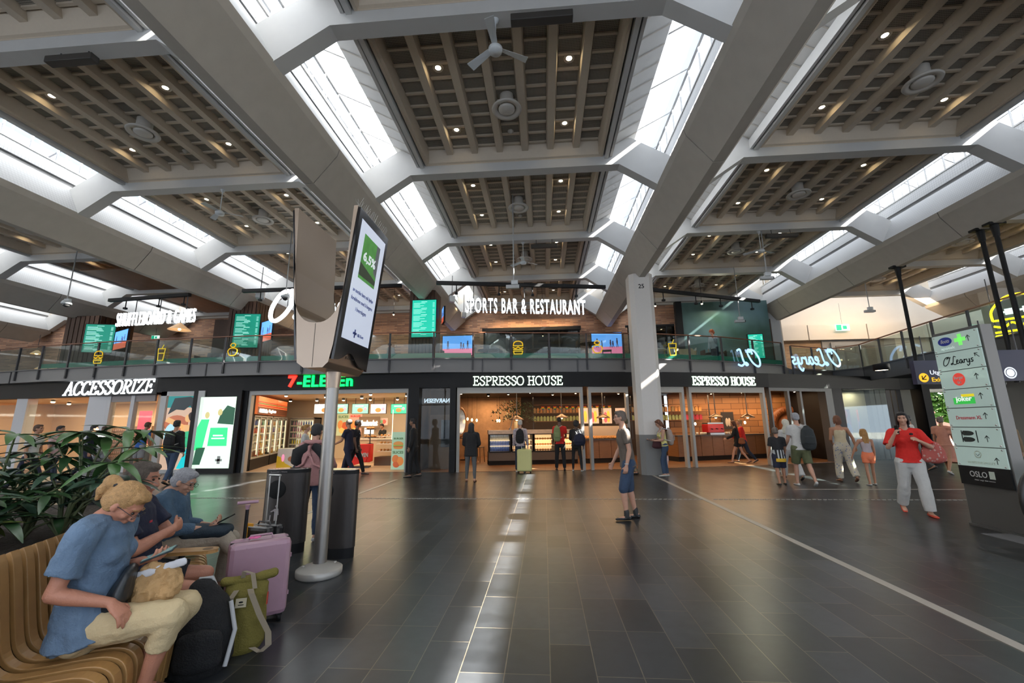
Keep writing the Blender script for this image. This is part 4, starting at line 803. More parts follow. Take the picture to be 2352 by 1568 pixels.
b = mb(mat('foliage_dark', (.035, .05, .02), .6)); bl = mb(mat('blossom', (.75, .62, .35), .6)); rnd = random.Random(3)
for k in range(420):
    a_, e_ = rnd.random()*2*PI, rnd.uniform(-.6, 1.4); rr = rnd.uniform(.2, 1.0); c = Vector((math.cos(a_)*math.cos(e_)*rr*1.2+.25, math.sin(a_)*math.cos(e_)*rr*.4, .95+math.sin(e_)*rr*.75)); tgt = bl if (c.x < .15 and k % 3 == 0) else b
    s_ = rnd.uniform(.04, .1); v = Vector((rnd.uniform(-1, 1), rnd.uniform(-1, 1), rnd.uniform(-1, 1))).normalized()*s_; w_ = v.orthogonal().normalized()*s_*.4; tgt.add([c-v, c+w_, c+v, c-w_], [(0, 1, 2, 3)])
b.build('leaves', parent=tr); bl.build('blossoms', parent=tr); mb(mat('vase', (.2, .2, .25), .3)).lathe([(.001, 0), (.1, 0), (.12, .2), (.06, .3), (.05, .35)]).tube([(0, 0, .3), (.1, 0, .7), (.2, .0, 1.0)], .02).build('vase', parent=tr)
cf = poster('framed_picture', 1655, 946, 1688, 985, 21.4, (.03, .022, .018), [((.5, .4, .3), .42, .4, .12, .25), ((.5, .4, .3), .62, .4, .12, .25)], 'black framed picture with two pale figures on the timber wall', [], .1, 'picture')
es = empty('espresso_machine', (*aY(1640, 1000, 19.6)[:2], 1.08), math.radians(15), 'red and steel espresso machine on the right counter', 'coffee machine'); mb(mat('machine_red', (.5, .02, .02), .3)).box(-.4, .4, -.2, .25, .08, .45).build('body', parent=es, bevel=.03); mb(steel).box(-.35, .35, -.25, .2, 0, .08).box(-.38, .38, -.18, .22, .46, .52).build('drip_tray', parent=es)
for k in range(3): mb(black).tube([(-.25+k*.25, -.2, .26), (-.25+k*.25, -.32, .24)], .02).build('group_handle', parent=es)
cup = mb(mat('cup_white', (.75, .68, .58), .4)).lathe([(.001, 0), (.03, 0), (.042, .11), (.038, .11), (.028, .01)], n=10).build('paper_cup')
for k in range(26): p = aY(1590+k*5.5, 1000, 19.0+(k % 3)*.12); inst(cup, (p.x, 18.9+(p.x-6)*.4+(k % 2)*.12, 1.08), 'paper cup standing on the right counter of the coffee shop', 'cup', 'paper cups on the right counter')
mb(mat('candle_cream', (.75, .65, .4), .5)).lathe([(.001, 0), (.07, 0), (.07, .32), (.06, .34), (.001, .34)]).build('cup_stack', loc=(-1.2, 18.0, 1.38), label='tall cream cup holder at the left end of the display counter', cat='container')
# stools and tables left inside the coffee shop
def chair_simple(name, c, label, loc, rz=0, cat='chair', group=None, h=.45, back=.85):
    r = empty(name, loc, rz, label, cat, group); mb(c).box(-.2, .2, -.2, .2, h-.03, h).build('seat', parent=r, bevel=.01); mb(c).box(-.2, .2, .17, .2, h+.15, back).build('backrest', parent=r, bevel=.01)
    for sx in (-1, 1):
        for sy in (-1, 1): mb(c).tube([(sx*.17, sy*.17, h-.03), (sx*.2, sy*.2, 0)], .015, 6).build('leg', parent=r)
        mb(c).tube([(sx*.17, .18, h), (sx*.17, .19, back)], .014, 6).build('back_post', parent=r)
    return r
dkw = mat('chair_dark', (.05, .025, .015), .5)
for k, (x, y, rz) in enumerate(((-4.0, 18.8, .4), (-3.3, 19.4, 2.6), (-2.9, 18.7, 1.2))): chair_simple('bar_chair', dkw, 'dark timber bar chair '+('nearest the left doorway', 'furthest back by the lit plaster wall', 'beside the display counter')[k]+' inside the coffee shop', (x, y, 0.012), rz, 'chair', 'dark chairs in the coffee shop', .65, 1.05)
def table_simple(c, label, loc, r_=.35, h=.72, group=None):
    r = empty('round_table', loc, 0, label, 'table', group); mb(c).lathe([(.001, h-.03), (r_, h-.03), (r_, h), (.001, h)], n=24, smooth=False).build('tabletop', parent=r); mb(black).tube([(0, 0, 0.02), (0, 0, h-.03)], .03).build('column', parent=r); mb(black).lathe([(.25, 0), (.25, .02), (.03, .03)], n=20).build('base', parent=r); return r
table_simple(dkw, 'small dark table inside the coffee shop doorway', (-3.7, 19.9, 0.012), .35, 1.0)
for k in range(4): chair_simple('cafe_chair', dkw, 'dark cafe chair behind the walking family, '+('leftmost', 'second from left', 'second from right', 'rightmost')[k], (9.9+k*.5, 19.0+k*.15+(k % 2)*.45, .012), 1+k, 'chair', 'dark chairs at the right end of the coffee shop')
table_simple(dkw, 'dark cafe table at the right end of the coffee shop', (11.3, 20.6, .012))
# ------------------------------------------------ right of the coffee shop: art window, dark piers, corridor, exit
mb(mat('art_wall', (.30, .31, .31), .6)).box(12.6, 17.0, 22.0, 22.1, 0, 3.4).build('wall_art', kind='structure')
poster('art_canvas', 1921, 940, 1962, 1010, 21.5, (.45, .25, .35), [((.75, .25, .12), .4, .6, .3, .3), ((.2, .2, .45), .7, .3, .3, .25), ((.8, .5, .3), .3, .2, .25, .2), ((.75, .12, .2), .6, .85, .2, .15)], 'colourful abstract painting in the window right of the coffee shop', [], .15, 'painting')
poster('art_canvas', 1966, 940, 1982, 1010, 21.8, (.50, .30, .35), [((.70, .2, .12), .5, .8, .4, .2), ((.2, .2, .4), .5, .4, .4, .2)], 'narrower red abstract painting right of the big one', [], .15, 'painting')
for px in (1937, 1965): p = aY(px, 925, 21.7); area('picture_light', p.x, 21.7, 3.0, .1, .1, 18, (1, .75, .45))
mb(glass('rail_glass')).box(12.4, 14.4, 18.9, 18.92, 0, 2.93).build('window_art', kind='structure')
b = mb(mat('pier_brown', (.045, .04, .038), .5))
for k in range(6): b.box(14.2+k*.3, 14.38+k*.3, 19.5+k*.1, 19.8+k*.1, 0, 3.5)
b.box(11.75, 12.3, 18.35, 18.7, 0, 2.95); b.build('pillar_dark_row', kind='structure')
mb(black).box(11, 30, 19.6, 20.0, 2.95, 3.45).box(16.3, 16.6, 19.4, 20, 0, 3.4).box(18.6, 19.1, 19.4, 20, 0, 3.4).build('trim_corridor', kind='structure')
mb(wallm).box(16.2, 19.0, 22.6, 22.8, 0, 3.4).build('wall_corridor', kind='structure')
mb(wallm).box(19.9, 20.4, 18.3, 19.8, 0, 3.4).build('pillar_exit', kind='structure')
# exit glazing with mullions; trees, street outside
for (x0, x1, y) in ((19.1, 21.6, 20.5), (21.8, 30, 17.5)):
    b = mb(black); n = max(2, int((x1-x0)/1.3))
    for k in range(n+1): x = x0+(x1-x0)*k/n; b.box(x-.05, x+.05, y-.05, y+.05, 0, 3.4)
    b.box(x0, x1, y-.05, y+.05, 2.1, 2.2).box(x0, x1, y-.05, y+.05, 3.0, 3.1); b.build('door_1' if x0 < 21 else 'door_2', kind='structure'); mb(clear).box(x0, x1, y-.01, y+.01, 0, 3.4).build('window_exit', kind='structure')
mb(mat('paving', (.30, .30, .28), .8)).box(12, 90, 30, 120, -.3, -.1).box(30, 90, -30, 30, -.3, -.1).build('ground_outside', kind='structure')
leafm = mat('tree_leaves', (.10, .22, .03), .6, nz=.5, nzs=4)
def tree(x, y, h, label):
    rnd = random.Random(int(x*7+y)); r = empty('street_tree', (x, y, -.1), 0, label, 'tree', 'trees outside'); mb(mat('bark', (.08, .06, .04), .8)).tube([(0, 0, 0), (.1, 0, h*.5)], [.2, .1]).build('trunk', parent=r); b = mb(leafm)
    for k in range(700):
        d = Vector((rnd.gauss(0, 1), rnd.gauss(0, 1), rnd.gauss(0, 1))).normalized()*rnd.uniform(.5, 1); c = Vector((d.x*h*.32, d.y*h*.32, h*.6+d.z*h*.38)); v = Vector((rnd.uniform(-1, 1), rnd.uniform(-1, 1), rnd.uniform(-1, 1))).normalized()*.4; w_ = v.orthogonal().normalized()*.22; b.add([c-v, c+w_, c+v, c-w_], [(0, 1, 2, 3)])
    b.build('crown', parent=r)
for k, (x, y, h) in enumerate(((29, 32.5, 6), (33, 36, 8), (36, 27, 7), (41, 31, 8))): tree(x, y, h, 'green tree outside the glass, '+('nearest to the exit doors', 'second from the exit doors', 'third from the exit doors', 'furthest right')[k])
mb(mat('house_red', (.12, .045, .03), .8)).box(30, 36, 40, 45, 0, 6).build('building', label='dark red building outside the exit doors', cat='building')
# ================================================================ upper floor furniture, screens and hung equipment
def clad(X, Y, w, z0, z1):
    b = mb(dark_timber)
    n = 7
    for s, ax in ((-1, 'y'), (1, 'y'), (-1, 'x'), (1, 'x')):
        for k in range(n):
            u = -w+2*w*(k+.5)/n
            if ax == 'y': b.box(X+u-w/n*.8, X+u+w/n*.8, *sorted((Y+s*w, Y+s*(w+.03))), z0, z1)
            else: b.box(*sorted((X+s*w, X+s*(w+.03))), Y+u-w/n*.8, Y+u+w/n*.8, z0, z1)
    b.m(black).box(X-w, X+w, Y-w, Y+w, z0, z1).build('pillar_cladding', kind='structure')
clad(-4.72, 16.2, .48, 4.0, 6.9); clad(-12.75, 17.0, .6, 3.95, 6.9); clad(-20.6, 17.6, .8, 3.95, 6.6)
mb(dark_timber).box(-16.6, -15.4, 19.5, 19.8, 3.95, 7.0).box(10.9, 11.6, 21.0, 21.6, 3.95, 6.6).build('trim_timber', kind='structure')
gm = mat('menu_green', (.0, .45, .32), .4, emis=(.02, .62, .42), es=.75); gl_ = mat('menu_lines', (.5, .9, .8), .5, emis=(.5, 1, .85), es=.8)
gmd = mat('menu_green_dim', (.0, .25, .17), .4, emis=(.0, .30, .19), es=.5)
def menu_board(x0, y0, x1, y1, Y, label, rz=0, m=None, thick=True):
    a0, a1, z0, z1 = RC(x0, y0, x1, y1, Y); w = a1-a0; h = z1-z0; r = empty('menu_screen', ((a0+a1)/2, Y, z0), rz, label, 'screen', 'tall green menu screens')
    mb(black).box(-w/2-.03, w/2+.03, 0, .10, -.03, h+.03).build('housing', parent=r); mb(m or gm).box(-w/2, w/2, -.01, 0, 0, h).build('display', parent=r)
    b = mb(gl_); rnd = random.Random(int(x0))
    for k in range(26):
        z = h-.08-k*(h-.12)/26; L_ = rnd.uniform(.25, .55)*w
        if k % 5 == 0: b.box(-w*.12, w*.12, -.016, -.010, z, z+.02)
        else: b.box(-w*.44, -w*.44+L_, -.016, -.010, z, z+.014).box(w*.36, w*.44, -.016, -.010, z, z+.014)
    b.build('price_lines', parent=r); return r
menu_board(948, 690, 1000, 773, 15.6, 'tall bright green menu screen on the timber-clad pillar left of the lit SPORTS BAR letters')
menu_board(544, 722, 588, 797, 16.1, 'tall green menu screen on the timber-clad pillar just left of the display pole', .15, gmd)
menu_board(206, 746, 249, 808, 16.7, 'tall dim green menu screen on the leftmost timber-clad pillar', .25, gmd)
menu_board(1718, 768, 1757, 822, 19.2, 'tall green menu screen beside the right end of the green mural', -.1)
scr_sky = tex_mat('screen_sky', lambda N, L, c: _grad(N, L, c), .3) if False else mat('screen_sky', (.12, .35, .9), .3, emis=(.14, .40, 1), es=1.1)
scr_red = mat('screen_track', (.75, .10, .05), .3, emis=(.85, .13, .06), es=.8); scr_pink = mat('screen_track_pink', (.85, .20, .35), .3, emis=(.9, .22, .40), es=.9); scr_ath = mat('screen_figures', (.05, .02, .08), .4, emis=(.05, .02, .10), es=.5)
def tv(x0, y0, x1, y1, Y, label, rz=0, pink=False, group=None):
    a0, a1, z0, z1 = RC(x0, y0, x1, y1, Y); w = a1-a0; h = z1-z0; r = empty('television', ((a0+a1)/2, Y, z0), rz, label, 'television', group)
    mb(black).box(-w/2-.03, w/2+.03, 0, .07, -.03, h+.03).build('housing', parent=r)
    b = mb(scr_sky).box(-w/2, w/2, -.01, 0, h*.34, h).m(scr_pink if pink else scr_red).box(-w/2, w/2, -.01, 0, 0, h*.34).m(scr_ath)
    for u, s_ in ((-.32, 1), (.12, .8), (.2, .65), (.34, 1)):
        b.ell((u*w, -.012, h*.34+.36*h*s_), (.022*w, .006, .04*h)); b.ell((u*w, -.012, h*.34+.22*h*s_), (.028*w, .006, .12*h*s_)); b.add([(u*w-.03*w, -.014, h*.30), (u*w-.01*w, -.014, h*.30), (u*w+.01*w, -.014, h*.34+.2*h*s_), (u*w-.01*w, -.014, h*.34+.2*h*s_)], [(0, 1, 2, 3)])
        b.add([(u*w+.03*w, -.014, h*.30), (u*w+.045*w, -.014, h*.30), (u*w+.015*w, -.014, h*.34+.2*h*s_), (u*w, -.014, h*.34+.2*h*s_)], [(0, 1, 2, 3)])
    b.build('display', parent=r); return r
tv(1017, 772, 1085, 815, 21.6, 'television showing athletes low on the brick wall left of the dark bar window', 0, True)
tv(1358, 765, 1430, 812, 21.6, 'television showing athletes on the brick wall just left of the numbered column', 0, True)
tv(590, 738, 634, 782, 16.0, 'angled television of athletes right of the middle green menu screen', -.55)
tv(248, 760, 306, 800, 16.5, 'angled television of athletes right of the leftmost green menu screen', -.45)
tv(1004, 708, 1030, 740, 16.3, 'slim angled television on the right flank of the pillar with the bright green menu', -1.2)
# glass stickers on the balcony: burger and cup icons
ye = mat('sticker_yellow', (.75, .55, .02), .5, emis=(.8, .6, .02), es=.35)
def sticker(px, py, Y, kind_, label):
    p = aY(px, py, Y); r = empty('glass_sticker', p, 0, label, 'sticker', 'yellow icons on the balcony glass'); 
    if kind_ == 0: g = [cur([(-.17, .1), (-.14, .22), (0, .27), (.14, .22), (.17, .1)], 4)+[(-.17, .1)], cur([(-.18, .04), (-.09, 0), (0, .05), (.09, 0), (.18, .04)], 4), [(-.17, -.04), (.17, -.04)], [(-.17, -.1), (.17, -.1), (.14, -.2), (-.14, -.2), (-.17, -.1)]]
    elif kind_ == 1: g = [[(-.14, .22), (.14, .22), (.10, -.22), (-.10, -.22), (-.14, .22)], [(-.12, .05), (.12, .05)], [(0, .22), (.06, .36)]]
    else: g = [cur([(-.18, 0), (-.1, .1), (.1, .1), (.18, 0), (.1, -.15), (-.1, -.15), (-.18, 0)], 4), cur([(-.1, .2), (-.05, .28), (.05, .28), (.1, .2), (0, .14), (-.1, .2)], 4)]
    strokes('icon', g, ye, Matrix(), .035, r, .006)
for px, py, Y, k_, l in ((1190, 800, 14.85, 0, 'yellow burger icon on the balcony glass above the ESPRESSO letters'), (1372, 800, 15.4, 2, 'yellow round icon on the balcony glass in front of the television by the column'), (225, 822, 14.75, 0, 'yellow icon on the balcony glass under the leftmost menu screen'), (370, 814, 14.4, 1, 'yellow cup icon on the balcony glass above the end of ACCESSORIZE'), (534, 806, 14.3, 2, 'yellow icon on the balcony glass under the middle menu screen'), (1545, 802, 15.8, 1, 'yellow cup icon on the balcony glass just right of the numbered column')): sticker(px, py, Y, k_, l)
for px, py, Y, s_, w, l in ((1690, 825, 16.9, .7, 1.1, "mirrored white script O'Le on the glass in front of the green mural"), (1875, 826, 19.0, .9, 2.4, "mirrored white script O'Learys on the right glass before the pale brick wall")):
    p = aY(px, py, Y); r = empty('script_sticker', (p.x, p.y, p.z-.25), math.radians(14), l, 'sticker', None); strokes('letters', olearys if w > 2 else olearys[:3], mat('script_pale', (.5, .7, .9), .5, emis=(.55, .75, 1), es=.7), Matrix.Diagonal((-w/3.6*1.0 if w > 2 else -.6, 1, w/3.6 if w > 2 else .6, 1)) @ Matrix.Translation((-1.8, 0, 0)), .13, r, .005)
# tables and chairs of the bar (dark silhouettes)
ptab = None
spots_up = [(-4.9, 17.6), (-2.3, 17.3), (-.2, 17.5), (2.0, 17.6), (-8.2, 17.2), (-9.8, 17.4), (-10.9, 18.0), (-15.2, 17.8), (-17.2, 18.4), (4.9, 18.2), (6.2, 18.6), (7.8, 19.4)]
wh = mat('cloth_pale', (.5, .5, .48), .6); gch = mat('chair_green_metal', (.20, .32, .25), .4)
for k, (x, y) in enumerate(spots_up):
    light = k in (9, 10)
    nm = ['behind the bright menu pillar', 'left of the burger icon', 'right of the burger icon', 'near the numbered column', 'behind the tall display', 'just left of the tall display', 'under the middle menu screen', 'left of the middle menu screen', 'under the leftmost television', 'right behind the numbered column', 'in front of the mural, left', 'in front of the mural, right'][k]
    table_simple(wh if light else dkw, f'round bar table on the balcony {nm}', (x, y, 3.94), .42, .76 if k != 3 else 1.0, 'bar tables on the balcony')
    for j, s in enumerate((-1, 1)): chair_simple('bar_chair', gch if k in (5, 6) else (wh if light else dkw), f'chair {"left" if s < 0 else "right"} of the round bar table {nm}', (x+s*.72, y+.1*s, 3.94), s*1.4, 'chair', 'chairs at the balcony bar tables', .45 if k != 3 else .7, .88 if k != 3 else 1.1)
# soft armchairs before the mural
for k, (x, y) in enumerate(((6.0, 17.7), (8.9, 18.9))):
    r = empty('tub_chair', (x, y, 3.94), k*.6, 'beige curved tub chair on the balcony '+('behind the mirrored script' if k else 'just right of the numbered column'), 'armchair'); fm = mat('tub_beige', (.35, .27, .17), .7)
    mb(fm).lathe([(.001, .42), (.30, .42), (.32, .3), (.2, .28), (.001, .28)]).build('seat', parent=r); b = mb(fm)
    pr = [(.36*math.cos(t), .36*math.sin(t), .75 if abs(t-PI/2) < 1 else .6) for t in [(-.3+j*.31) for j in range(13)]]
    b.add([(x_, y_, .35) for x_, y_, _ in pr]+[(x_*1.1, y_*1.1, z_) for x_, y_, z_ in pr]+[(x_*.93, y_*.93, .35) for x_, y_, _ in pr]+[(x_*1.03, y_*1.03, z_) for x_, y_, z_ in pr], [(i, i+1, 13+i+1, 13+i) for i in range(12)]+[(26+i, 39+i, 40+i, 27+i) for i in range(12)]+[(13+i, 14+i, 40+i, 39+i) for i in range(12)]); b.build('backrest', parent=r)
    for sx in (-1, 1):
        for sy in (-1, 1): mb(dkw).tube([(sx*.18, sy*.18, .28), (sx*.24, sy*.24, 0)], .015, 6).build('leg', parent=r)
# sofas / low booth behind rail at left, wicker and dark piano-like bar counter
mb(mat('booth_dark', (.04, .03, .03), .6)).box(-15.5, -13.6, 18.0, 18.8, 3.95, 5.0).build('booth', label='dark low booth wall on the balcony left of the middle menu screen', cat='booth', bevel=.05)
bcn = empty('bar_counter', (-8.4, 20.2, 3.94), 0, 'long dark bar counter with red lit letters at the rear of the balcony', 'counter'); mb(dkw).box(-2.4, 2.4, -.3, .3, 0, 1.1).build('body', parent=bcn); mb(mat('red_led', (1, .05, .03), .4, emis=(1, .04, .02), es=1.4)).box(-1.9, -.3, -.32, -.3, .55, .72).box(0, 2.1, -.32, -.3, .55, .72).build('light_strip', parent=bcn)
# track of spotlights before the brick wall
for k, px in enumerate((1153, 1246, 810, 904, 1505, 1612)):
    p = aY(px, (712, 712, 722, 722, 702, 697)[k], 19.0); o = mb(black).tube([(0, 0, .12), (0, 0, 8.35-p.z)], .008, 6).tube([(0, 0, 0), (0, 0, .12)], .045, 10).build('track_spotlight', loc=p); mb(mat('spot_face_up', (1, .9, .7), .5, emis=(1, .8, .5), es=20)).ell((0, 0, -.01), (.04, .04, .03), 10, 6).build('lamp_face', parent=o); tag(o, ('track spotlight left of centre under the SPORTS BAR letters', 'track spotlight right of centre under the SPORTS BAR letters', 'track spotlight behind the tall display', 'track spotlight left of the bright menu pillar', 'track spotlight just right of the numbered column', 'track spotlight above the green mural')[k], 'spotlight')
for x0, x1, px, py in ((-3.3, 2.4, 1200, 705),): pass
area('mural_light', 8.6, 20.0, 7.3, .5, .3, 60, (1, .95, .7), math.radians(-25)); area('brick_light', -.6, 21.3, 7.2, 4, .2, 110, (1, .7, .4)); area('balcony_warm', -8, 19.5, 7.2, 8, .3, 120, (1, .7, .4)); area('hall_sun_fill', 17, 21.5, 7.5, 5, 1, 150, (1, .72, .45), math.radians(35))  # last one: added area light standing in for sunlight on the far hall wall
# ---------------------------------------------------------------- hung from the roof: fans, cameras, heaters
def fan(px, py, Y, label, blades=3):
    p = aY(px, py, Y); r = empty('ceiling_fan', p, 0, label, 'ceiling fan', 'white ceiling fans'); wf = mat('fan_white', (.6, .62, .62), .35)
    mb(wf).tube([(0, 0, .05), (0, 0, 7.95-p.z)], .012, 6).lathe([(.06, 7.85-p.z), (.03, 7.78-p.z), (.001, 7.77-p.z)], n=12).build('rod', parent=r); mb(wf).lathe([(.001, .06), (.06, .05), (.11, .0), (.10, -.06), (.001, -.08)], n=20).build('motor', parent=r)
    for k in range(blades): a_ = .5+2*PI*k/blades; mb(wf, Matrix.Rotation(a_, 4, 'Z')).add([(.08, -.04, 0), (.52, -.09, -.03), (.54, .05, .0), (.08, .04, .03), (.08, -.04, .006), (.52, -.09, -.024), (.54, .05, .006), (.08, .04, .036)], [(0, 1, 2, 3), (7, 6, 5, 4), (0, 4, 5, 1), (1, 5, 6, 2), (2, 6, 7, 3), (3, 7, 4, 0)]).build('blade', parent=r)
fan(1138, 112, 5.45, 'white ceiling fan at the top, nearest to the camera'); fan(1202, 602, 13.7, 'white ceiling fan above the SPORTS BAR letters'); fan(505, 488, 9.6, 'white ceiling fan left of the tall display'); fan(1748, 575, 13.6, 'white ceiling fan in the right bay')
def cctv(px, py, Y, label, dome_=True, top=8.43):
    p = aY(px, py, Y); r = empty('security_camera', p, 0, label, 'camera', 'cameras on long rods'); wf = mat('fan_white')
    mb(mat('rod_grey', (.35, .35, .35), .4)).tube([(0, 0, .12), (0, 0, top-p.z)], .018, 6).build('rod', parent=r); mb(wf).box(-.07, .12, -.05, .05, .02, .14).build('bracket', parent=r)
    if dome_: mb(wf).lathe([(.001, .10), (.10, .08), (.15, .0), (.15, -.05), (.12, -.06)], n=20).build('housing', parent=r); mb(mat('dome_dark', (.03, .03, .03), .1)).ell((0, 0, -.06), (.11, .11, .10)).build('dome', parent=r)
    else: mb(mat('cam_grey', (.45, .45, .45), .4)).box(-.22, .16, -.06, .06, -.10, .0).build('housing', parent=r); mb(black).box(.16, .2, -.05, .05, -.09, -.01).build('lens', parent=r)
cctv(153, 695, 13.4, 'white dome camera on a long rod at the far left'); cctv(656, 680, 13.2, "small dome camera on a rod in front of the script O'Learys letters"); cctv(1180, 655, 11.5, 'small dark camera on a long rod above SPORTS BAR & RESTAURANT', False); cctv(1762, 635, 13.6, 'grey box camera on a long rod in the right bay', False); cctv(1700, 735, 17.6, 'grey box camera on a rod before the green mural', False, 8.43); cctv(1998, 712, 19, 'grey camera on a thin rod above the right gallery', False, 8.43)
def heater(px, py, Y, w, label): p = aY(px, py, Y); r = empty('ceiling_strip', p, 0, label, 'ceiling unit', 'dark strip units under the frames'); mb(mat('strip_dark', (.05, .045, .04), .5)).box(-w/2, w/2, -.07, .07, -.06, .06).build('body', parent=r, bevel=.01); mb(darkgrey).tube([(-w*.3, 0, .05), (-w*.3, .05, 8.0-p.z)], .01, 5).tube([(w*.3, 0, .05), (w*.3, .05, 8.0-p.z)], .01, 5).build('hanger', parent=r)
heater(1244, 42, 5.35, .95, 'long dark strip unit at the top centre of the ceiling'); heater(165, 138, 5.4, .85, 'long dark strip unit at the upper left of the ceiling'); heater(1250, 565, 13.5, .9, 'dark strip unit right of the distant fan above the letters'); heater(1795, 541, 13.5, 1.0, 'dark strip unit in the right bay')
for px, py, Y, l in ((1068, 650, 14.2, 'left end of the bar'), ):
    pass
# loudspeakers
for px, py, Y, s_, l in ((598, 676, 14.2, .28, 'grey box loudspeaker under the beam left of the tall display'), (1038, 687, 16.5, .22, 'white loudspeaker on the beam right of the bright menu pillar'), (1065, 723, 19.5, .22, 'small white loudspeaker at the left top of the brick wall')):
    p = aY(px, py, Y); r = empty('loudspeaker', p, .5, l, 'loudspeaker'); mb(mat('cam_grey') if s_ > .25 else mat('fan_white')).box(-s_/2, s_/2, -s_/2, s_/2, -s_*.6, s_*.6).build('cabinet', parent=r, bevel=.03); mb(darkgrey).tube([(0, 0, s_*.6), (0, 0, s_*.6+.9)], .015, 6).build('bracket', parent=r); mb(darkgrey).lathe([(.001, 0), (s_*.35, 0)], (0, -s_/2-.003, 0), 12).build('grille', parent=r) if False else None
# emergency exit signs
def exit_sign(px, py, Y, label, w=.42): p = aY(px, py, Y); r = empty('exit_sign', p, 0, label, 'exit sign', 'green emergency exit signs'); mb(mat('exit_white', (.8, 1, .9), .5, emis=(.7, 1, .85), es=1.1)).box(-w/2, w/2, -.03, .03, -w*.25, w*.25).build('panel', parent=r); mb(mat('exit_green', (0, .35, .2), .5, emis=(0, .55, .3), es=.6)).box(-w*.48, -w*.1, -.034, -.03, -w*.22, w*.22).box(w*.0, w*.3, -.034, -.03, -w*.14, w*.14).build('symbol', parent=r); mb(darkgrey).tube([(0, 0, w*.25), (0, 0, w*.25+1.2)], .006, 4).build('hanger', parent=r)
exit_sign(1935, 752, 23.6, 'green exit sign above the lift doors at the right', .7); exit_sign(357, 775, 20.5, 'green exit sign behind the railing right of the leftmost television'); exit_sign(1750, 756, 21.0, 'small green exit sign at the end of the roof beam', .3)
# left gallery lamps seen under the roof
for px, py, Y, l in ((84, 812, 17.5, 'glowing cone lamp upper left at the far left gallery'), (95, 847, 17.0, 'left of the pair of glowing cone lamps at the far left'), (128, 846, 17.0, 'right of the pair of glowing cone lamps at the far left'), (412, 757, 19.5, 'big glowing cone lamp above the railing at the left')):
    p = aY(px, py, Y); big = 'big' in l; s_ = 1.6 if big else .7; r = empty('cone_lamp', p, 0, l, 'pendant lamp'); mb(mat('shade_cream', (.8, .6, .4), .6, emis=(1, .6, .3), es=.5)).lathe([(.05, .22*s_), (.30*s_, 0), (.31*s_, -.02), (.28*s_, .0), (.04, .19*s_)], n=20).build('shade', parent=r); mb(darkgrey).tube([(0, 0, .2*s_), (0, 0, .9)], .01, 5).build('stem', parent=r); mb(mat('bulb_warm')).ell((0, 0, .02), (.07, .07, .06)).build('bulb', parent=r)
# ---------------------------------------------------------------- right gallery: suspension poles, burger neon, direction signs
for k, (px, py) in enumerate(((2057, 617), (2245, 528), (2278, 518))):
    p = aX(px, py, 11.6); zb = (3.2, 2.5, 2.5)[k]; r = empty('suspension_pole', (11.66, p.y, 0), 0, ('black round pole hanging from the right beam left of the signpost', 'left one of the pair of black poles hanging at the upper right', 'right one of the pair of black poles hanging at the upper right')[k], 'pole'); mb(black).tube([(0, 0, zb), (0, 0, 6.55)], .05, 12).build('pole', parent=r); mb(black).tube([(0, 0, 6.2), (0, 0, 6.55)], [.06, .09], 12).box(-.2, .2, -.1, .1, 6.5, 6.56).build('bracket', parent=r)
ney = mat('neon_yellow', (1, .8, .02), .4, emis=(1, .70, .01), es=3)
p = aX(2345, 735, 15.5); r = empty('neon_burger', p, math.radians(-62), 'big yellow neon burger outline at the upper right edge', 'neon sign')
b = mb(ney)
def neon(pts): b.tube([(x, 0, z) for x, z in pts], .035, 8)
neon(cur([(-.62, .1), (-.6, .45), (-.3, .8), (0, .88), (.3, .8), (.6, .45), (.62, .1)], 5)+[(-.62, .1)]); neon(cur([(-.62, -.08), (-.4, -.15), (-.2, -.02), (0, -.15), (.2, -.02), (.4, -.15), (.62, -.05)], 4)); neon([(-.62, -.3), (.62, -.3)]); neon([(-.62, -.42), (.62, -.42), (.55, -.72), (-.55, -.72), (-.62, -.42)]); neon([(-.58, -.56), (.58, -.56)])
b.build('tube', parent=r); mb(ledw).box(-.45, .45, -.02, .02, .32, .38).box(-.3, -.1, -.02, .02, .25, .45).box(.1, .3, -.02, .02, .25, .45).build('white_script', parent=r); mb(darkgrey).tube([(-.6, .06, 1.6), (-.6, .06, -.7)], .015).tube([(.6, .06, 1.6), (.6, .06, -.7)], .015).build('hanger', parent=r)
navy = mat('sign_navy', (.012, .014, .05), .4); yl = mat('sign_yellow', (.95, .55, .02), .5, emis=(1, .55, .02), es=.8); wl = mat('sign_white', (.9, .9, .95), .5, emis=(.9, .95, 1), es=.7)
p = aY(2108, 882, 10.6); r = empty('direction_sign', (p.x, 10.6, 0), 0, 'dark hanging sign Utgang Exit with a yellow arrow disc, left of the signpost', 'sign')
z0 = p.z; mb(navy).box(0, 1.9, 0, .12, z0, z0+.56).build('panel', parent=r); mb(yl, Matrix.Translation((.16, -.005, z0+.15)) @ Matrix.Rotation(PI/2, 4, 'X')).lathe([(.001, .0), (.11, .0)], n=20).build('disc', parent=r); strokes('arrow', [[(.21, z0+.20), (.12, z0+.11)], [(.12, z0+.19), (.12, z0+.11), (.20, z0+.11)]], black, T(0, -.012, 0), .02, r, .004)
text('words', 'Utgang', T(.52, -.01, z0+.19), wl, parent=r, h=.13, w=.42, bold=.01, ext=.003); text('words', 'Exit', T(.43, -.01, z0+.05), yl, parent=r, h=.10, w=.22, bold=.01, ext=.003); mb(darkgrey).tube([(.3, .06, z0+.56), (.3, .06, 3.6)], .012).tube([(1.6, .06, z0+.56), (1.6, .06, 3.6)], .012).build('hanger', parent=r)
p = aY(2262, 873, 9.0); r = empty('direction_sign', (p.x-.02, 9.0, 0), 0, 'dark hanging sign with two white transport discs right of the signpost', 'sign'); z0 = p.z-.02
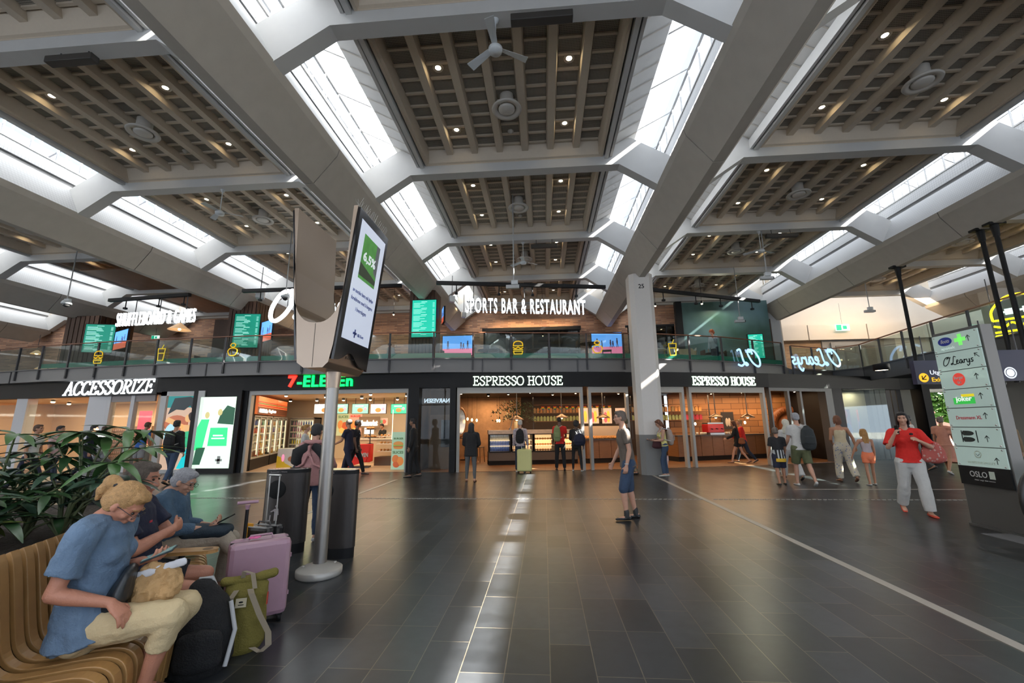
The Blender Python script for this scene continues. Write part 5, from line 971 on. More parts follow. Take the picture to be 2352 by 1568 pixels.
mb(navy).box(0, .95, 0, .12, z0, z0+.62).build('panel', parent=r)
for u in (.34, .64):
    b = mb(wl, Matrix.Translation((u-.12, -.005, z0+.16)) @ Matrix.Rotation(PI/2, 4, 'X')); b.lathe([(.09, 0), (.115, 0)], n=24).lathe([(.001, 0), (.075, 0)], n=20); b.build('disc', parent=r)
mb(darkgrey).tube([(.2, .06, z0+.62), (.2, .06, 3.6)], .012).tube([(.8, .06, z0+.62), (.8, .06, 3.6)], .012).build('hanger', parent=r)
cc = aY(2302, 880, 8.9)
r = empty('security_camera', (cc.x, 8.9, cc.z), 0, 'small dark dome camera under the right direction sign', 'camera'); mb(black).ell((0, 0, 0), (.06, .06, .06)).build('dome', parent=r); mb(darkgrey).tube([(0, 0, .05), (-.05, 0, .25)], .012).build('arm', parent=r)
lp = aY(2027, 860, 14.5); r = empty('gallery_lamp', (lp.x, 14.5, 3.42), 0, 'square lamp glowing under the right gallery', 'ceiling lamp'); mb(black).lathe([(.22, 0), (.22, -.2), (.18, -.2)], n=20).build('housing', parent=r); mb(mat('lamp_warm', (1, .9, .7), .5, emis=(1, .85, .6), es=6)).lathe([(.001, -.19), (.18, -.19)], n=20).build('lamp_face', parent=r)
area('gallery_under', 16, 14, 3.35, 5, 3, 60, (1, .9, .8))
# ================================================================ people
V = Vector
class Sculpt:
    """gathers tapered limbs and ellipsoids and fuses them into one smooth skin"""
    def __init__(s): s.b = MB(); s.b.smooth = True
    def limb(s, pts, rad, side=None, n=12, flat0=False, flat1=False):
        pts = [V(p) for p in pts]; rad = [(r, r) if not isinstance(r, tuple) else r for r in rad]; rings = []
        sd_ = V(side) if side is not None else None
        for i, p in enumerate(pts):
            t = (pts[min(i+1, len(pts)-1)]-pts[max(i-1, 0)]).normalized()
            if sd_ is None or abs(t.dot(sd_.normalized())) > .97: sd_ = t.orthogonal()
            a = (sd_-t*sd_.dot(t)).normalized(); q = t.cross(a); rings.append((p, a, q, rad[i], t)); sd_ = a if side is None else V(side)
        full = []
        def cap(R, sgn):
            p, a, q, r, t = R; m = min(r); return [(p+t*sgn*m*math.sin(g), a, q, (r[0]*math.cos(g), r[1]*math.cos(g)), t) for g in (.5, 1.0, 1.4)]
        if not flat0: full += cap(rings[0], -1)[::-1]
        full += rings
        if not flat1: full += cap(rings[-1], 1)
        vs = []
        for p, a, q, r, t in full:
            for j in range(n): g = 2*PI*j/n; vs.append(p+a*math.cos(g)*r[0]+q*math.sin(g)*r[1])
        fs = [(i*n+j, i*n+(j+1) % n, (i+1)*n+(j+1) % n, (i+1)*n+j) for i in range(len(full)-1) for j in range(n)]
        fs.append(list(range(n))[::-1]); fs.append(list(range((len(full)-1)*n, len(full)*n))); s.b.add(vs, fs); return s
    def ell(s, c, r, R=None, n=16, h=10):
        c = V(c); R = R or Matrix.Identity(3); vs = []
        for i in range(1, h):
            z = -math.cos(PI*i/h); w = math.sin(PI*i/h)
            for j in range(n): vs.append(c+R @ V((r[0]*w*math.cos(2*PI*j/n), r[1]*w*math.sin(2*PI*j/n), r[2]*z)))
        fs = [(i*n+j, i*n+(j+1) % n, (i+1)*n+(j+1) % n, (i+1)*n+j) for i in range(h-2) for j in range(n)]
        m = len(vs); vs += [c-R @ V((0, 0, r[2])), c+R @ V((0, 0, r[2]))]
        fs += [(m, (j+1) % n, j) for j in range(n)]+[((h-2)*n+j, (h-2)*n+(j+1) % n, m+1) for j in range(n)]
        s.b.add(vs, fs); return s
    def done(s, name, mt, voxel, parent, noise_amp=0, noise_s=12, smooth=2, label=None, fuse=True):
        me = bpy.data.meshes.new(name); me.from_pydata(s.b.v, [], s.b.f); me.materials.append(mt)
        o = bpy.data.objects.new(name, me); COL.objects.link(o)
        if fuse:
            m = o.modifiers.new('r', 'REMESH'); m.mode = 'VOXEL'; m.voxel_size = voxel
            if smooth: q = o.modifiers.new('s', 'SMOOTH'); q.factor = .5; q.iterations = smooth
            dg = bpy.context.evaluated_depsgraph_get(); me2 = bpy.data.meshes.new_from_object(o.evaluated_get(dg)); o.modifiers.clear(); o.data = me2; me2.name = name; bpy.data.meshes.remove(me); me = me2
            if not me.materials: me.materials.append(mt)
        if noise_amp:
            n = len(me.vertices); co = np.empty(n*3); me.vertices.foreach_get('co', co); co = co.reshape(-1, 3); no = np.empty(n*3); me.vertex_normals.foreach_get('vector', no); no = no.reshape(-1, 3)
            for i in range(n):
                p = V(co[i]); d = noise.noise(V((p.x*noise_s*1.4, p.y*noise_s*1.4, p.z*noise_s*.6)))*.7+noise.noise(p*noise_s*2.7)*.3; co[i] += no[i]*d*noise_amp
            me.vertices.foreach_set('co', co.ravel())
        me.polygons.foreach_set('use_smooth', [True]*len(me.polygons)); me.update()
        o.parent = parent
        if label: o['label'] = label
        return o
def skin_mat(tone):
    c = {'fair': (.52, .28, .19), 'tan': (.42, .20, .115), 'red': (.50, .22, .14), 'dark': (.09, .045, .03), 'brown': (.22, .11, .065)}[tone]
    return mat('skin_'+tone, c, .5, nz=.10, nzs=25, bump=.15, bs=120)
def cloth(name, c, nz=.12, bump=.25, rough=.85): return mat('cloth_'+name, c, rough, nz=nz, nzs=9, bump=bump, bs=90)
def rot_from(fwd, up):
    f = V(fwd).normalized(); r = f.cross(V(up)).normalized(); u = r.cross(f); return Matrix((r, f, u)).transposed()
def hand(S, w, d, nrm, side_out, k=1.0, curl=.35, spread=.12, thumb=.6):
    """w wrist, d direction of the palm, nrm palm normal (fingers bend towards it), side_out thumb side"""
    d = V(d).normalized(); nrm = V(nrm); nrm = (nrm-d*nrm.dot(d)).normalized(); sv = V(side_out); sv = (sv-d*sv.dot(d)-nrm*sv.dot(nrm)).normalized()
    S.limb([w, w+d*.045*k, w+d*.085*k], [(.027*k, .020*k), (.040*k, .016*k), (.042*k, .013*k)], sv, 10)
    for i, (o, L) in enumerate(((.031, .072), (.011, .082), (-.010, .076), (-.030, .060))):
        p = w+d*.085*k+sv*o*k; dd = (d+sv*spread*(1.5-i)*.5).normalized(); pts = [p-dd*.01]; a = 0
        for q in range(3): a += curl*(1.0, 1.3, .9)[q]; dirn = dd*math.cos(a)+nrm*math.sin(a); pts.append(pts[-1]+dirn*L*k*(.45, .32, .28)[q])
        S.limb(pts, [.0095*k, .009*k, .008*k, .0072*k], sv, 8)
    p = w+d*.03*k+sv*.028*k; d1 = (d*.6+sv*thumb+nrm*.35).normalized(); d2 = (d*.85+sv*.2+nrm*.4).normalized(); S.limb([p-sv*.012*k, p+d1*.038*k, p+d1*.038*k+d2*.030*k], [.013*k, .0105*k, .0085*k], nrm, 8)
def head_sculpt(S, c, R, k, female=False):
    E = lambda p, r, RR=None: S.ell(c+R @ (V(p)*k), [q*k for q in r], R)
    E((0, -.014, .032), (.074, .094, .084)); E((0, .022, -.010), (.064, .064, .080)); E((0, .030, -.064), (.047 if female else .051, .048, .042)); E((0, .066, -.092), (.022, .020, .018))
    E((0, .070, .034), (.046, .020, .014)); E((.036, .056, -.022), (.024, .024, .022)); E((-.036, .056, -.022), (.024, .024, .022))
    S.limb([c+R @ (V((0, .080, .020))*k), c+R @ (V((0, .092, -.006))*k), c+R @ (V((0, .102, -.026))*k)], [.009*k, .011*k, .014*k], R @ V((1, 0, 0)), 8)
    E((.014, .090, -.028), (.010, .011, .008)); E((-.014, .090, -.028), (.010, .011, .008)); E((0, .082, -.052), (.025, .012, .006)); E((0, .080, -.062), (.021, .012, .007))
    for s in (-1, 1): E((s*.074, -.006, -.006), (.010, .019, .030)); E((s*.070, .002, -.022), (.012, .012, .014))
def hair_sculpt(S, c, R, k, style):
    E = lambda p, r: S.ell(c+R @ (V(p)*k), [q*k for q in r], R)
    L = lambda pts, rad: S.limb([c+R @ (V(p)*k) for p in pts], [tuple(q*k for q in r) if isinstance(r, tuple) else r*k for r in rad], R @ V((1, 0, 0)))
    E((0, -.024, .040), (.084, .098, .087))
    if style != 'buzz':
        for s in (-1, 1): E((s*.060, -.040, -.005), (.022, .050, .058))
        E((0, -.075, -.010), (.066, .045, .065))
        E((0, .030, .092), (.060, .050, .030))
    if style in ('bob', 'long', 'straight'):
        for s in (-1, 1): L([(s*.068, -.01, .05), (s*.080, -.025, -.03), (s*.078, -.035, -.10)], [(.020, .045), (.020, .05), (.014, .04)])
        L([(0, -.085, .03), (0, -.10, -.05), (0, -.095, -.12)], [(.07, .03), (.078, .034), (.066, .024)])
    if style in ('long', 'straight'):
        L([(0, -.09, -.08), (0, -.105, -.18), (0, -.11, -.30), (.01, -.10, -.40)], [(.078, .034), (.085, .034), (.070, .028), (.03, .014)])
    if style == 'pony': E((0, -.115, .045), (.028, .028, .03)); E((0, -.148, .03), (.038, .050, .045)); L([(0, -.15, .02), (0, -.150, -.04), (0, -.13, -.08)], [.034, .03, .012])
    if style == 'curly': E((0, -.04, .05), (.115, .12, .105)); E((.0, -.09, -.03), (.105, .06, .08))
    if style == 'scarf': E((0, -.03, .035), (.098, .108, .098)); L([(0, -.06, .02), (0, -.07, -.08), (0, -.05, -.18), (0, -.03, -.26)], [(.09, .085), (.09, .085), (.13, .10), (.20, .13)])
    if style == 'hood': E((0, -.03, .035), (.100, .112, .102)); L([(0, -.055, .0), (0, -.06, -.10), (0, -.05, -.16)], [(.10, .095), (.10, .09), (.12, .09)])
    if style == 'cap': E((0, -.01, .055), (.092, .108, .080)); L([(0, .07, .065), (0, .14, .055)], [(.065, .012), (.05, .008)])
def figure(J, k, look, root, fine=False):
    """J: joints (world offsets from the root); builds body, hair, clothes, shoes"""
    vx = look.get('voxel', .0065 if fine else (.011 if root.location.y < 11 else .015)); side = J['side']; bk = look.get('build', 1.0); sk = skin_mat(look['skin']); fem = look.get('fem', False)
    pel, ch, hd = J['pel'], J['chest'], J['head']; up = (ch-pel).normalized(); fwd = side.cross(up)*-1; fwd = up.cross(side)
    R = rot_from(J['hf'], J['hu']); neck_top = hd+R @ V((0, -.02*k, -.07*k))
    def torso(S, g=0, lo=-.06, z1=1.0, flat=(False, False)):
        H_ = (ch-pel).length; prof = [(-.07, .13, .085), (0, .165, .112), (.22, .150 if not fem else .142, .105), (.42, .138 if not fem else .122, .098), (.68, .158 if not fem else .142, .112), (.85, .165 if not fem else .150, .100), (.97, .120, .075), (1.0, .085, .062)]
        if g: prof = [(a, b_, c_) for a, b_, c_ in prof if a <= z1]; prof[0] = (lo, .176, .130)
        ctr = J.get('mid'); pts = []
        for a, b_, c_ in prof:
            p = pel.lerp(ch, a) if a >= 0 else pel+up*a*H_
            if ctr is not None: p = p+(ctr-pel.lerp(ch, .5))*max(0, 1-abs(2*a-1))
            pts.append(p+fwd*(.012*k if .5 < a < .9 else 0)+fwd*look.get('belly', 0)*(1 if .1 < a < .5 else 0))
        S.limb(pts, [((b_*bk+g)*k, (c_*bk+g+(look.get('belly', 0) if .1 < a < .5 else 0))*k) for a, b_, c_ in prof], side, 20, *flat)
    B = Sculpt(); torso(B); B.limb([ch-up*.03*k, ch.lerp(neck_top, .5), neck_top], [.062*k, .054*k, .052*k], side); head_sculpt(B, hd, R, k*look.get('headk', 1), fem)
    if fem and look.get('bust', True) and not look.get('child'):
        for s in (-1, 1): B.ell(pel.lerp(ch, .66)+side*s*.07*k+fwd*.085*k, (.06*k, .06*k, .06*k))
    tk = .85 if look.get('slim') else 1.0
    for s, n in ((-1, 'L'), (1, 'R')):
        sh, el, wr = J['sh'+n], J['el'+n], J['wr'+n]
        B.limb([ch.lerp(sh, .4)-up*.02*k, sh], [.05*k, .055*k]); B.limb([sh, sh.lerp(el, .35), sh.lerp(el, .85), el], [.052*k*bk, .046*k*bk, .039*k*bk, .038*k*bk]); B.limb([el, el.lerp(wr, .25), el.lerp(wr, .8), wr], [.038*k*bk, .041*k*bk, .029*k, .026*k])
        hd_ = J.get('hd'+n, (wr-el).normalized()); hn = J.get('hn'+n, side*-s); ho = J.get('ho'+n, fwd); hand(B, wr, hd_, hn, ho, k*1.03, look.get('curl'+n, .38), .12, look.get('thumb', .6))
        hp, kn, an = J['hip'+n], J['kn'+n], J['an'+n]
        B.limb([hp, hp.lerp(kn, .3), hp.lerp(kn, .8), kn], [.088*k*tk*bk, .080*k*tk*bk, .058*k*tk, .054*k*tk]); B.limb([kn, kn.lerp(an, .28), kn.lerp(an, .75), an], [.052*k*tk, .056*k*tk, .038*k, .034*k])
        ft = J['ft'+n]; B.limb([an-V((0, 0, .02*k))-ft*.03*k, an+ft*.07*k-V((0, 0, .045*k)), an+ft*.15*k-V((0, 0, .055*k))], [(.032*k, .035*k), (.036*k, .025*k), (.034*k, .016*k)], ft.cross(V((0, 0, 1))))
    B.done('body', sk, vx, root, smooth=2)
    hs = look.get('hair', 'short')
    if hs != 'none':
        S = Sculpt(); hair_sculpt(S, hd, R, k*look.get('headk', 1), hs); S.done({'scarf': 'headscarf', 'hood': 'hood', 'cap': 'cap'}.get(hs, 'hair'), mat('hair_'+look['hc'], HC[look['hc']], .6, nz=.45, nzs=60, bump=.5, bs=150) , .007 if fine else .011, root, .006*k if hs not in ('scarf', 'hood', 'cap') else .003, 55 if hs not in ('scarf', 'hood', 'cap') else 14, 1)
    b = mb(mat('eye_dark', (.03, .02, .015), .2))
    for s in (-1, 1): b.ell(hd+R @ (V((s*.030, .080, .012))*k), (.008*k,)*3, 8, 6)
    b.build('eyes', parent=root)
    b = mb(mat('hair_'+look['hc']) if hs not in ('scarf', 'hood', 'cap') else mat('eye_dark'), Matrix.Translation(hd) @ R.to_4x4())
    for s in (-1, 1): b.tube([V((s*.016, .090, .034))*k, V((s*.032, .088, .040))*k, V((s*.048, .074, .034))*k], .0035*k, 5)
    b.build('eyebrows', parent=root)
    if look.get('glasses'):
        g = mb(mat('glasses_dark', (.03, .03, .035), .3), Matrix.Translation(hd) @ R.to_4x4())
        for s in (-1, 1): g.tube([V((s*(.032+.024*math.cos(t)), .104, .008+.018*math.sin(t)))*k for t in [j*PI/5 for j in range(11)]], .0018*k, 5); g.tube([V((s*.056, .100, .014))*k, V((s*.078, .02, .010))*k, V((s*.078, -.01, .0))*k], .0018*k, 5)
        g.tube([V((-.008, .106, .012))*k, V((.008, .106, .012))*k], .0018*k, 5); g.build('glasses', parent=root)
    # clothing
    tp = look.get('top')
    if tp:
        S = Sculpt(); g = {'jacket': .035, 'tank': .008, 'loose': .024}.get(tp, .014); torso(S, g, look.get('hem', -.10), 1.0 if tp not in ('tank',) else .86, (True, True))
        if tp != 'tank':
            for s, n in ((-1, 'L'), (1, 'R')):
                sh, el, wr = J['sh'+n], J['el'+n], J['wr'+n]; r = .058+g; S.limb([ch.lerp(sh, .35)-up*.015*k, sh+up*.002], [.058*k+g*k, .060*k+g*k*.8])
                if tp in ('tee', 'loose'): f_ = look.get('sleeve', .62); S.limb([sh, sh.lerp(el, f_*.5), sh.lerp(el, f_)], [(.056+g)*k*bk, (.053+g)*k*bk, (.052+g*1.2)*k*bk], None, 14, False, True)
                else: f_ = look.get('sleeve', .96); q = .9 if tp != 'jacket' else 1; S.limb([sh, sh.lerp(el, .5), el], [(.056+g)*k, (.050+g)*k, (.046+g)*k]); S.limb([el, el.lerp(wr, .5), el.lerp(wr, f_)], [(.046+g)*k, (.040+g)*k, (.034+g)*k], None, 14, False, True)
        elif True:
            for s, n in ((-1, 'L'), (1, 'R')): S.limb([pel.lerp(ch, .80)+side*s*.075*k+fwd*.095*k, ch+side*s*.075*k+up*.025*k+fwd*.02*k, pel.lerp(ch, .80)+side*s*.075*k-fwd*.095*k], [(.014*k, .007*k)]*3, side, 8)
        if look.get('tunic'): S.limb([pel+up*.16*k, pel+up*.04*k+fwd*.02, pel-up*.07*k+fwd*.05], [(.170*k, .135*k), (.192*k, .165*k), (.198*k, .175*k)], side, 20, True, True)
        if fem and look.get('bust', True) and not look.get('child'):
            for s in (-1, 1): S.ell(pel.lerp(ch, .66)+side*s*.068*k+fwd*.09*k, (.066*k, .064*k, .064*k))
        S.done({'jacket': 'jacket', 'tank': 'tank_top', 'shirt': 'shirt', 'long': 'sweater'}.get(tp, 't_shirt'), look['tc'], vx*.95, root, look.get('fold', .009)*k, 10, 2)
    bt = look.get('bottom')
    if bt:
        if look.get('tunic'): bk_ = bk; bk = bk*.86
        S = Sculpt(); dn = -up; g = {'wide': .026, 'skirt': .03, 'dress': .03, 'jeans': .010, 'leggings': .004, 'capri': .018, 'shorts': .022}[bt]; gp = g*.5-(.006 if look.get('top') not in (None, 'tank') else 0)
        S.limb([pel+up*.10*k, pel+up*.03*k, pel-up*.05*k], [((.150*bk+gp)*k, (.104*bk+gp)*k), ((.166*bk+gp)*k, (.116*bk+gp)*k), ((.165*bk+gp+.004)*k, (.116*bk+gp+.004)*k)], side, 18)
        if bt in ('skirt', 'dress'):
            cen = (J['knL']+J['knR'])/2; an = (J['anL']+J['anR'])/2; low = cen.lerp(an, look.get('len', .5)); S.limb([pel+up*.03*k, pel.lerp(cen, .5), cen, low], [(.18*k, .14*k), (.20*k, .16*k), (.23*k, .20*k), (.27*k, .24*k)], side, 24, False, True)
        else:
            for n in 'LR':
                hp, kn, an = J['hip'+n], J['kn'+n], J['an'+n]
                if bt == 'shorts': f_ = look.get('len', .82); S.limb([hp, hp.lerp(kn, .5), hp.lerp(kn, f_)], [(.094*tk*bk+g)*k, (.084*tk+g)*k, (.070*tk+g*1.3)*k], None, 16, False, True)
                else:
                    f_ = {'capri': look.get('len', .45)}.get(bt, .97); kk = 1.0 if bt != 'wide' else 1.45
                    S.limb([hp, hp.lerp(kn, .4), kn], [(.094*tk*bk+g)*k, (.080*tk+g)*k, (.062*tk+g)*k]); S.limb([kn, kn.lerp(an, .35*f_/.97), kn.lerp(an, f_)], [(.062*tk+g)*k, (.056*tk+g*kk)*k, ((.044 if bt != 'leggings' else .036)+g*kk)*k], None, 16, False, True)
        S.done({'shorts': 'shorts', 'skirt': 'skirt', 'dress': 'skirt', 'leggings': 'leggings'}.get(bt, 'trousers'), look['bc'], vx*.95, root, look.get('fold', .009)*k*.9, 10, 2)
    if look.get('sc'):
        for n in 'LR':
            S = Sculpt(); an, ft = J['an'+n], J['ft'+n]; q = ft.cross(V((0, 0, 1))).normalized(); dn = J.get('dn'+n, V((0, 0, -1)))
            S.limb([an+dn*.045*k-ft*.045*k, an+dn*.050*k+ft*.03*k, an+dn*.055*k+ft*.11*k, an+dn*.060*k+ft*.175*k], [(.036*k, .034*k), (.040*k, .032*k), (.045*k, .024*k), (.036*k, .017*k)], q)
            if look.get('boot'): S.limb([an+dn*.03*k, an-dn*.06*k], [.046*k, .045*k], q)
            S.done('shoe', look['sc'], vx, root, 0, 1, 1)
def fk(H, pose):
    """joints in the person's own frame: +Y forward, +X right, feet on z=0"""
    k = H/1.75; J = {}; lean = math.radians(pose.get('lean', 4)); hipz = .93*k
    pel = V((0, 0, hipz)); up = V((0, math.sin(lean), math.cos(lean))); J['pel'] = pel; J['chest'] = pel+up*.53*k; J['side'] = V((1, 0, 0))
    hp_, hy, hr = [math.radians(a) for a in pose.get('head', (0, 0, 0))]      # pitch down +, yaw left +, roll
    f = V((-math.sin(hy)*math.cos(hp_), math.cos(hy)*math.cos(hp_), -math.sin(hp_))); r_ = V((math.cos(hy), math.sin(hy), 0)); u = r_.cross(f); J['hf'] = f; J['hu'] = u
    J['head'] = J['chest']+(up*.5+V((0, 0, .5))).normalized()*.125*k+u*.085*k+V((0, .02*k, 0))+f*.015*k
    for s, n in ((-1, 'L'), (1, 'R')):
        sh = J['chest']-up*.045*k+V((s*.178*k*pose.get('shw', 1), 0, 0)); a = [math.radians(q) for q in pose.get('arm'+n, (2, 8, 12, 0))]   # fwd, out, elbow, inward
        ud = V((s*math.sin(a[1]), math.sin(a[0])*math.cos(a[1]), -math.cos(a[0])*math.cos(a[1]))); e = a[0]+a[2]; fd = V((s*(math.sin(a[1])*.6-math.sin(a[3])), math.sin(e)*math.cos(a[3]), -math.cos(e)*math.cos(a[3]))).normalized()
        J['sh'+n] = sh; J['el'+n] = sh+ud*.29*k; J['wr'+n] = J['el'+n]+fd*.255*k; J['hd'+n] = fd; J['hn'+n] = V((-s, 0, 0)) if abs(fd.z) > .5 else V((0, 0, 1)) if pose.get('palm'+n) == 'up' else V((-s, 0, 0)); J['ho'+n] = V((0, 1, 0)) if abs(fd.z) > .5 else V((0, 0, 1)) if pose.get('palm'+n) != 'up' else V((s, 0, 0))
        l = [math.radians(q) for q in pose.get('leg'+n, (0, 2, 3))]       # thigh fwd, knee bend, out
        td = V((s*math.sin(l[2]), math.sin(l[0]), -math.cos(l[0]))).normalized(); sa = l[0]-l[1]; sd2 = V((s*math.sin(l[2])*.5, math.sin(sa), -math.cos(sa))).normalized()
        J['hip'+n] = pel+V((s*.088*k, 0, -.02*k)); J['kn'+n] = J['hip'+n]+td*.43*k; J['an'+n] = J['kn'+n]+sd2*.41*k
        fp = max(0, -sa-.25)*1.1; J['ft'+n] = V((s*.12, math.cos(fp), -math.sin(fp))).normalized(); J['dn'+n] = V((0, -math.sin(fp)*.8, -math.cos(fp)))
    low = min((J['an'+n]+J['dn'+n]*.075*k+J['ft'+n]*q*k).z for n in 'LR' for q in (-.04, .16)); sh_ = V((0, 0, -low))
    for a in list(J):
        if a in ('pel', 'chest', 'head') or a[:2] in ('sh', 'el', 'wr', 'kn', 'an') or a[:3] == 'hip': J[a] = J[a]+sh_
    return J, k
HC = {'brown': (.09, .045, .022), 'blond': (.44, .25, .10), 'black': (.012, .010, .010), 'grey': (.32, .32, .34), 'white': (.55, .52, .46), 'red': (.40, .10, .03), 'auburn': (.13, .045, .02), 'gold': (.36, .18, .05), 'cream': (.72, .66, .55), 'hoodblack': (.012, .012, .014), 'capolive': (.10, .085, .04), 'greybrown': (.14, .11, .09), 'capgrey': (.05, .05, .05)}
def person(px, py, H, face, label, pose=None, Z=0.0, Y=None, **look):
    p = aZ(px, py, Z) if Y is None else V((aY(px, py, Y).x, Y, Z))
    root = empty('person', (p.x, p.y, Z), 0, label, 'person', look.pop('group', None)); J, k = fk(H, pose or {}); M = Matrix.Rotation(math.radians(face), 3, 'Z')
    for a in list(J): J[a] = M @ J[a]
    figure(J, k, look, root); return root, J, k
def worn_bag(root, J, k, name, c, label, w=.30, h=.44, d=.16, back=True, off=(0, 0, 0), straps=True, cat='backpack'):
    side = J['side']; up = (J['chest']-J['pel']).normalized(); f = up.cross(side); c0 = J['pel'].lerp(J['chest'], .58)-f*(.13+d/2)*k*(1 if back else -1)+V(off); r = empty(name, root.location.copy(), 0, label, cat)
    S = Sculpt(); S.limb([c0-up*h*.46, c0-up*h*.30, c0, c0+up*h*.35, c0+up*h*.48], [(w*.44, d*.42), (w*.50, d*.55), (w*.49, d*.52), (w*.40, d*.42), (w*.2, d*.2)], side, 16); S.done('bag_body', c, .014, r, .006, 9, 2)
    S = Sculpt(); S.limb([c0-up*h*.30-f*d*.5, c0-f*d*.56], [(w*.36, d*.12), (w*.34, d*.12)], side, 12); S.done('front_pocket', c, .014, r, .004, 9, 1)
    if straps:
        b = mb(mat('strap_dark', (.02, .02, .022), .7)) if not isinstance(straps, bpy.types.Material) else mb(straps)
        for s in (-1, 1): b.tube([c0+up*h*.40+side*s*.07*k, J['chest']+side*s*.085*k+up*.045*k, J['chest']+side*s*.10*k+f*.13*k-up*.08*k, J['pel'].lerp(J['chest'], .45)+side*s*.15*k+f*.07*k, c0-up*h*.35+side*s*w*.42], .014, 6)
        b.build('straps', parent=r)
    return r
CL = dict(black=cloth('black', (.010, .010, .011)), navy=cloth('navy', (.012, .014, .035)), jeans=cloth('jeans', (.035, .06, .11), .3), dkjeans=cloth('dkjeans', (.018, .028, .05), .3), white=cloth('white', (.62, .60, .57)), greyt=cloth('greyt', (.115, .09, .072)), red=cloth('red', (.62, .018, .012)), cream=cloth('cream', (.62, .52, .34)), olive=cloth('olive', (.09, .10, .045)), coral=cloth('coral', (.85, .22, .10)), pinkd=cloth('pinkd', (.50, .22, .15)), yellow=cloth('yellow', (.75, .66, .25)), lilac=cloth('lilac', (.45, .38, .40)), blue=cloth('blue', (.03, .12, .42)), puffer=cloth('puffer', (.42, .20, .19), .1, .6, .5), greytr=cloth('greytr', (.10, .10, .10)), khaki=cloth('khaki', (.22, .15, .085)), ltgrey=cloth('ltgrey', (.32, .32, .33)))
def cloth_pat(name, c1, c2, sc, thr=.58):
    def bl(N, L, c):
        v = N.new('ShaderNodeTexVoronoi'); v.inputs['Scale'].default_value = sc; L.new(c, v.inputs['Vector']); m = math_n(N, L, 'LESS_THAN', v.outputs['Distance'], thr); x = N.new('ShaderNodeMixRGB'); x.inputs[1].default_value = (*c1, 1); x.inputs[2].default_value = (*c2, 1); L.new(m, x.inputs[0]); return x.outputs[0]
    return tex_mat(name, bl, .85)
floral = cloth_pat('cloth_floral', (.60, .54, .42), (.25, .27, .38), 16, .28); printed = cloth_pat('cloth_printed', (.012, .014, .02), (.45, .42, .45), 9, .25); plaid = cloth_pat('cloth_plaid', (.50, .42, .42), (.30, .2, .22), 22, .35)
def stripes_bl(N, L, c):
    sp = N.new('ShaderNodeSeparateXYZ'); L.new(c, sp.inputs[0]); a = math_n(N, L, 'MULTIPLY', sp.outputs['X'], 14); b = math_n(N, L, 'FRACT', a); m = math_n(N, L, 'LESS_THAN', b, .45); z = math_n(N, L, 'LESS_THAN', sp.outputs['Z'], .88); z2 = math_n(N, L, 'GREATER_THAN', sp.outputs['Z'], .66); m = math_n(N, L, 'MULTIPLY', m, z); m = math_n(N, L, 'MULTIPLY', m, z2)
    x = N.new('ShaderNodeMixRGB'); x.inputs[1].default_value = (.012, .012, .014, 1); x.inputs[2].default_value = (.55, .55, .55, 1); L.new(m, x.inputs[0]); e = math_n(N, L, 'LESS_THAN', sp.outputs['Z'], .665); y = N.new('ShaderNodeMixRGB'); y.inputs[2].default_value = (.7, .42, .03, 1); L.new(e, y.inputs[0]); L.new(x.outputs[0], y.inputs[1]); return y.outputs[0]
striped = tex_mat('cloth_striped', stripes_bl, .8)
st_legs = dict(legL=(3, 3, 4), legR=(-2, 4, 4)); walk1 = dict(legL=(24, 10, 2), legR=(-16, 18, 2)); walk2 = dict(legR=(24, 10, 2), legL=(-16, 22, 2))
wsh = mat('shoe_white', (.60, .58, .54), .6); bsh = mat('shoe_black', (.015, .015, .015), .5); rsh = mat('shoe_red', (.55, .06, .03), .5); brs = mat('shoe_brown', (.16, .07, .04), .5)
# ---- middle distance
r, J, k = person(1450, 1192, 1.79, 90, 'man in a brown-grey t-shirt and denim shorts walking left across the hall', dict(lean=5, head=(4, 0, 0), legL=(16, 20, 2), legR=(-3, 8, 2), armL=(-8, 6, 22, 0), armR=(10, 6, 18, 0)), skin='fair', hair='short', hc='greybrown', glasses=True, top='tee', tc=CL['greyt'], hem=-.16, bottom='capri', bc=CL['jeans'], len=.12, sc=bsh, boot=True)
b = mb(mat('strap_dark')).tube([r.location+J['wrL']+V((.03*math.cos(t), .03*math.sin(t), .03)) for t in [j*PI/4 for j in range(9)]], .008, 6); b.build('wristwatch', label='black wristwatch on the arm of the man walking left', cat='watch')
person(1081, 1106, 1.62, 0, 'person in a black hooded jacket and grey trousers at the left coffee shop entrance', dict(lean=3, armL=(18, 10, 55, 25), armR=(18, 10, 55, 25), **st_legs), skin='fair', hair='hood', hc='hoodblack', top='jacket', tc=CL['black'], hem=-.32, bottom='leggings', bc=CL['greytr'], sc=brs)
r, J, k = person(1196, 1084, 1.72, 0, 'fair-haired person in a plaid shirt behind the pale yellow suitcase', dict(lean=2, armR=(2, 10, 18, 0), **st_legs), skin='fair', hair='short', hc='white', top='shirt', tc=plaid, bottom='jeans', bc=CL['dkjeans'], sc=wsh)
worn_bag(r, J, k, 'backpack', CL['black'], 'black backpack on the person with the pale yellow suitcase')
r, J, k = person(1288, 1080, 1.80, 0, 'tall person in a red t-shirt and black trousers at the coffee shop display', dict(lean=3, head=(5, -30, 0), armR=(15, 8, 55, 20), **st_legs), skin='dark', hair='buzz', hc='black', top='tee', tc=CL['red'], bottom='jeans', bc=CL['black'], sc=bsh)
worn_bag(r, J, k, 'backpack', cloth('bag_green', (.20, .24, .10)), 'green backpack on the person in the red t-shirt', .27, .5, .16, off=(-.10, 0, 0))
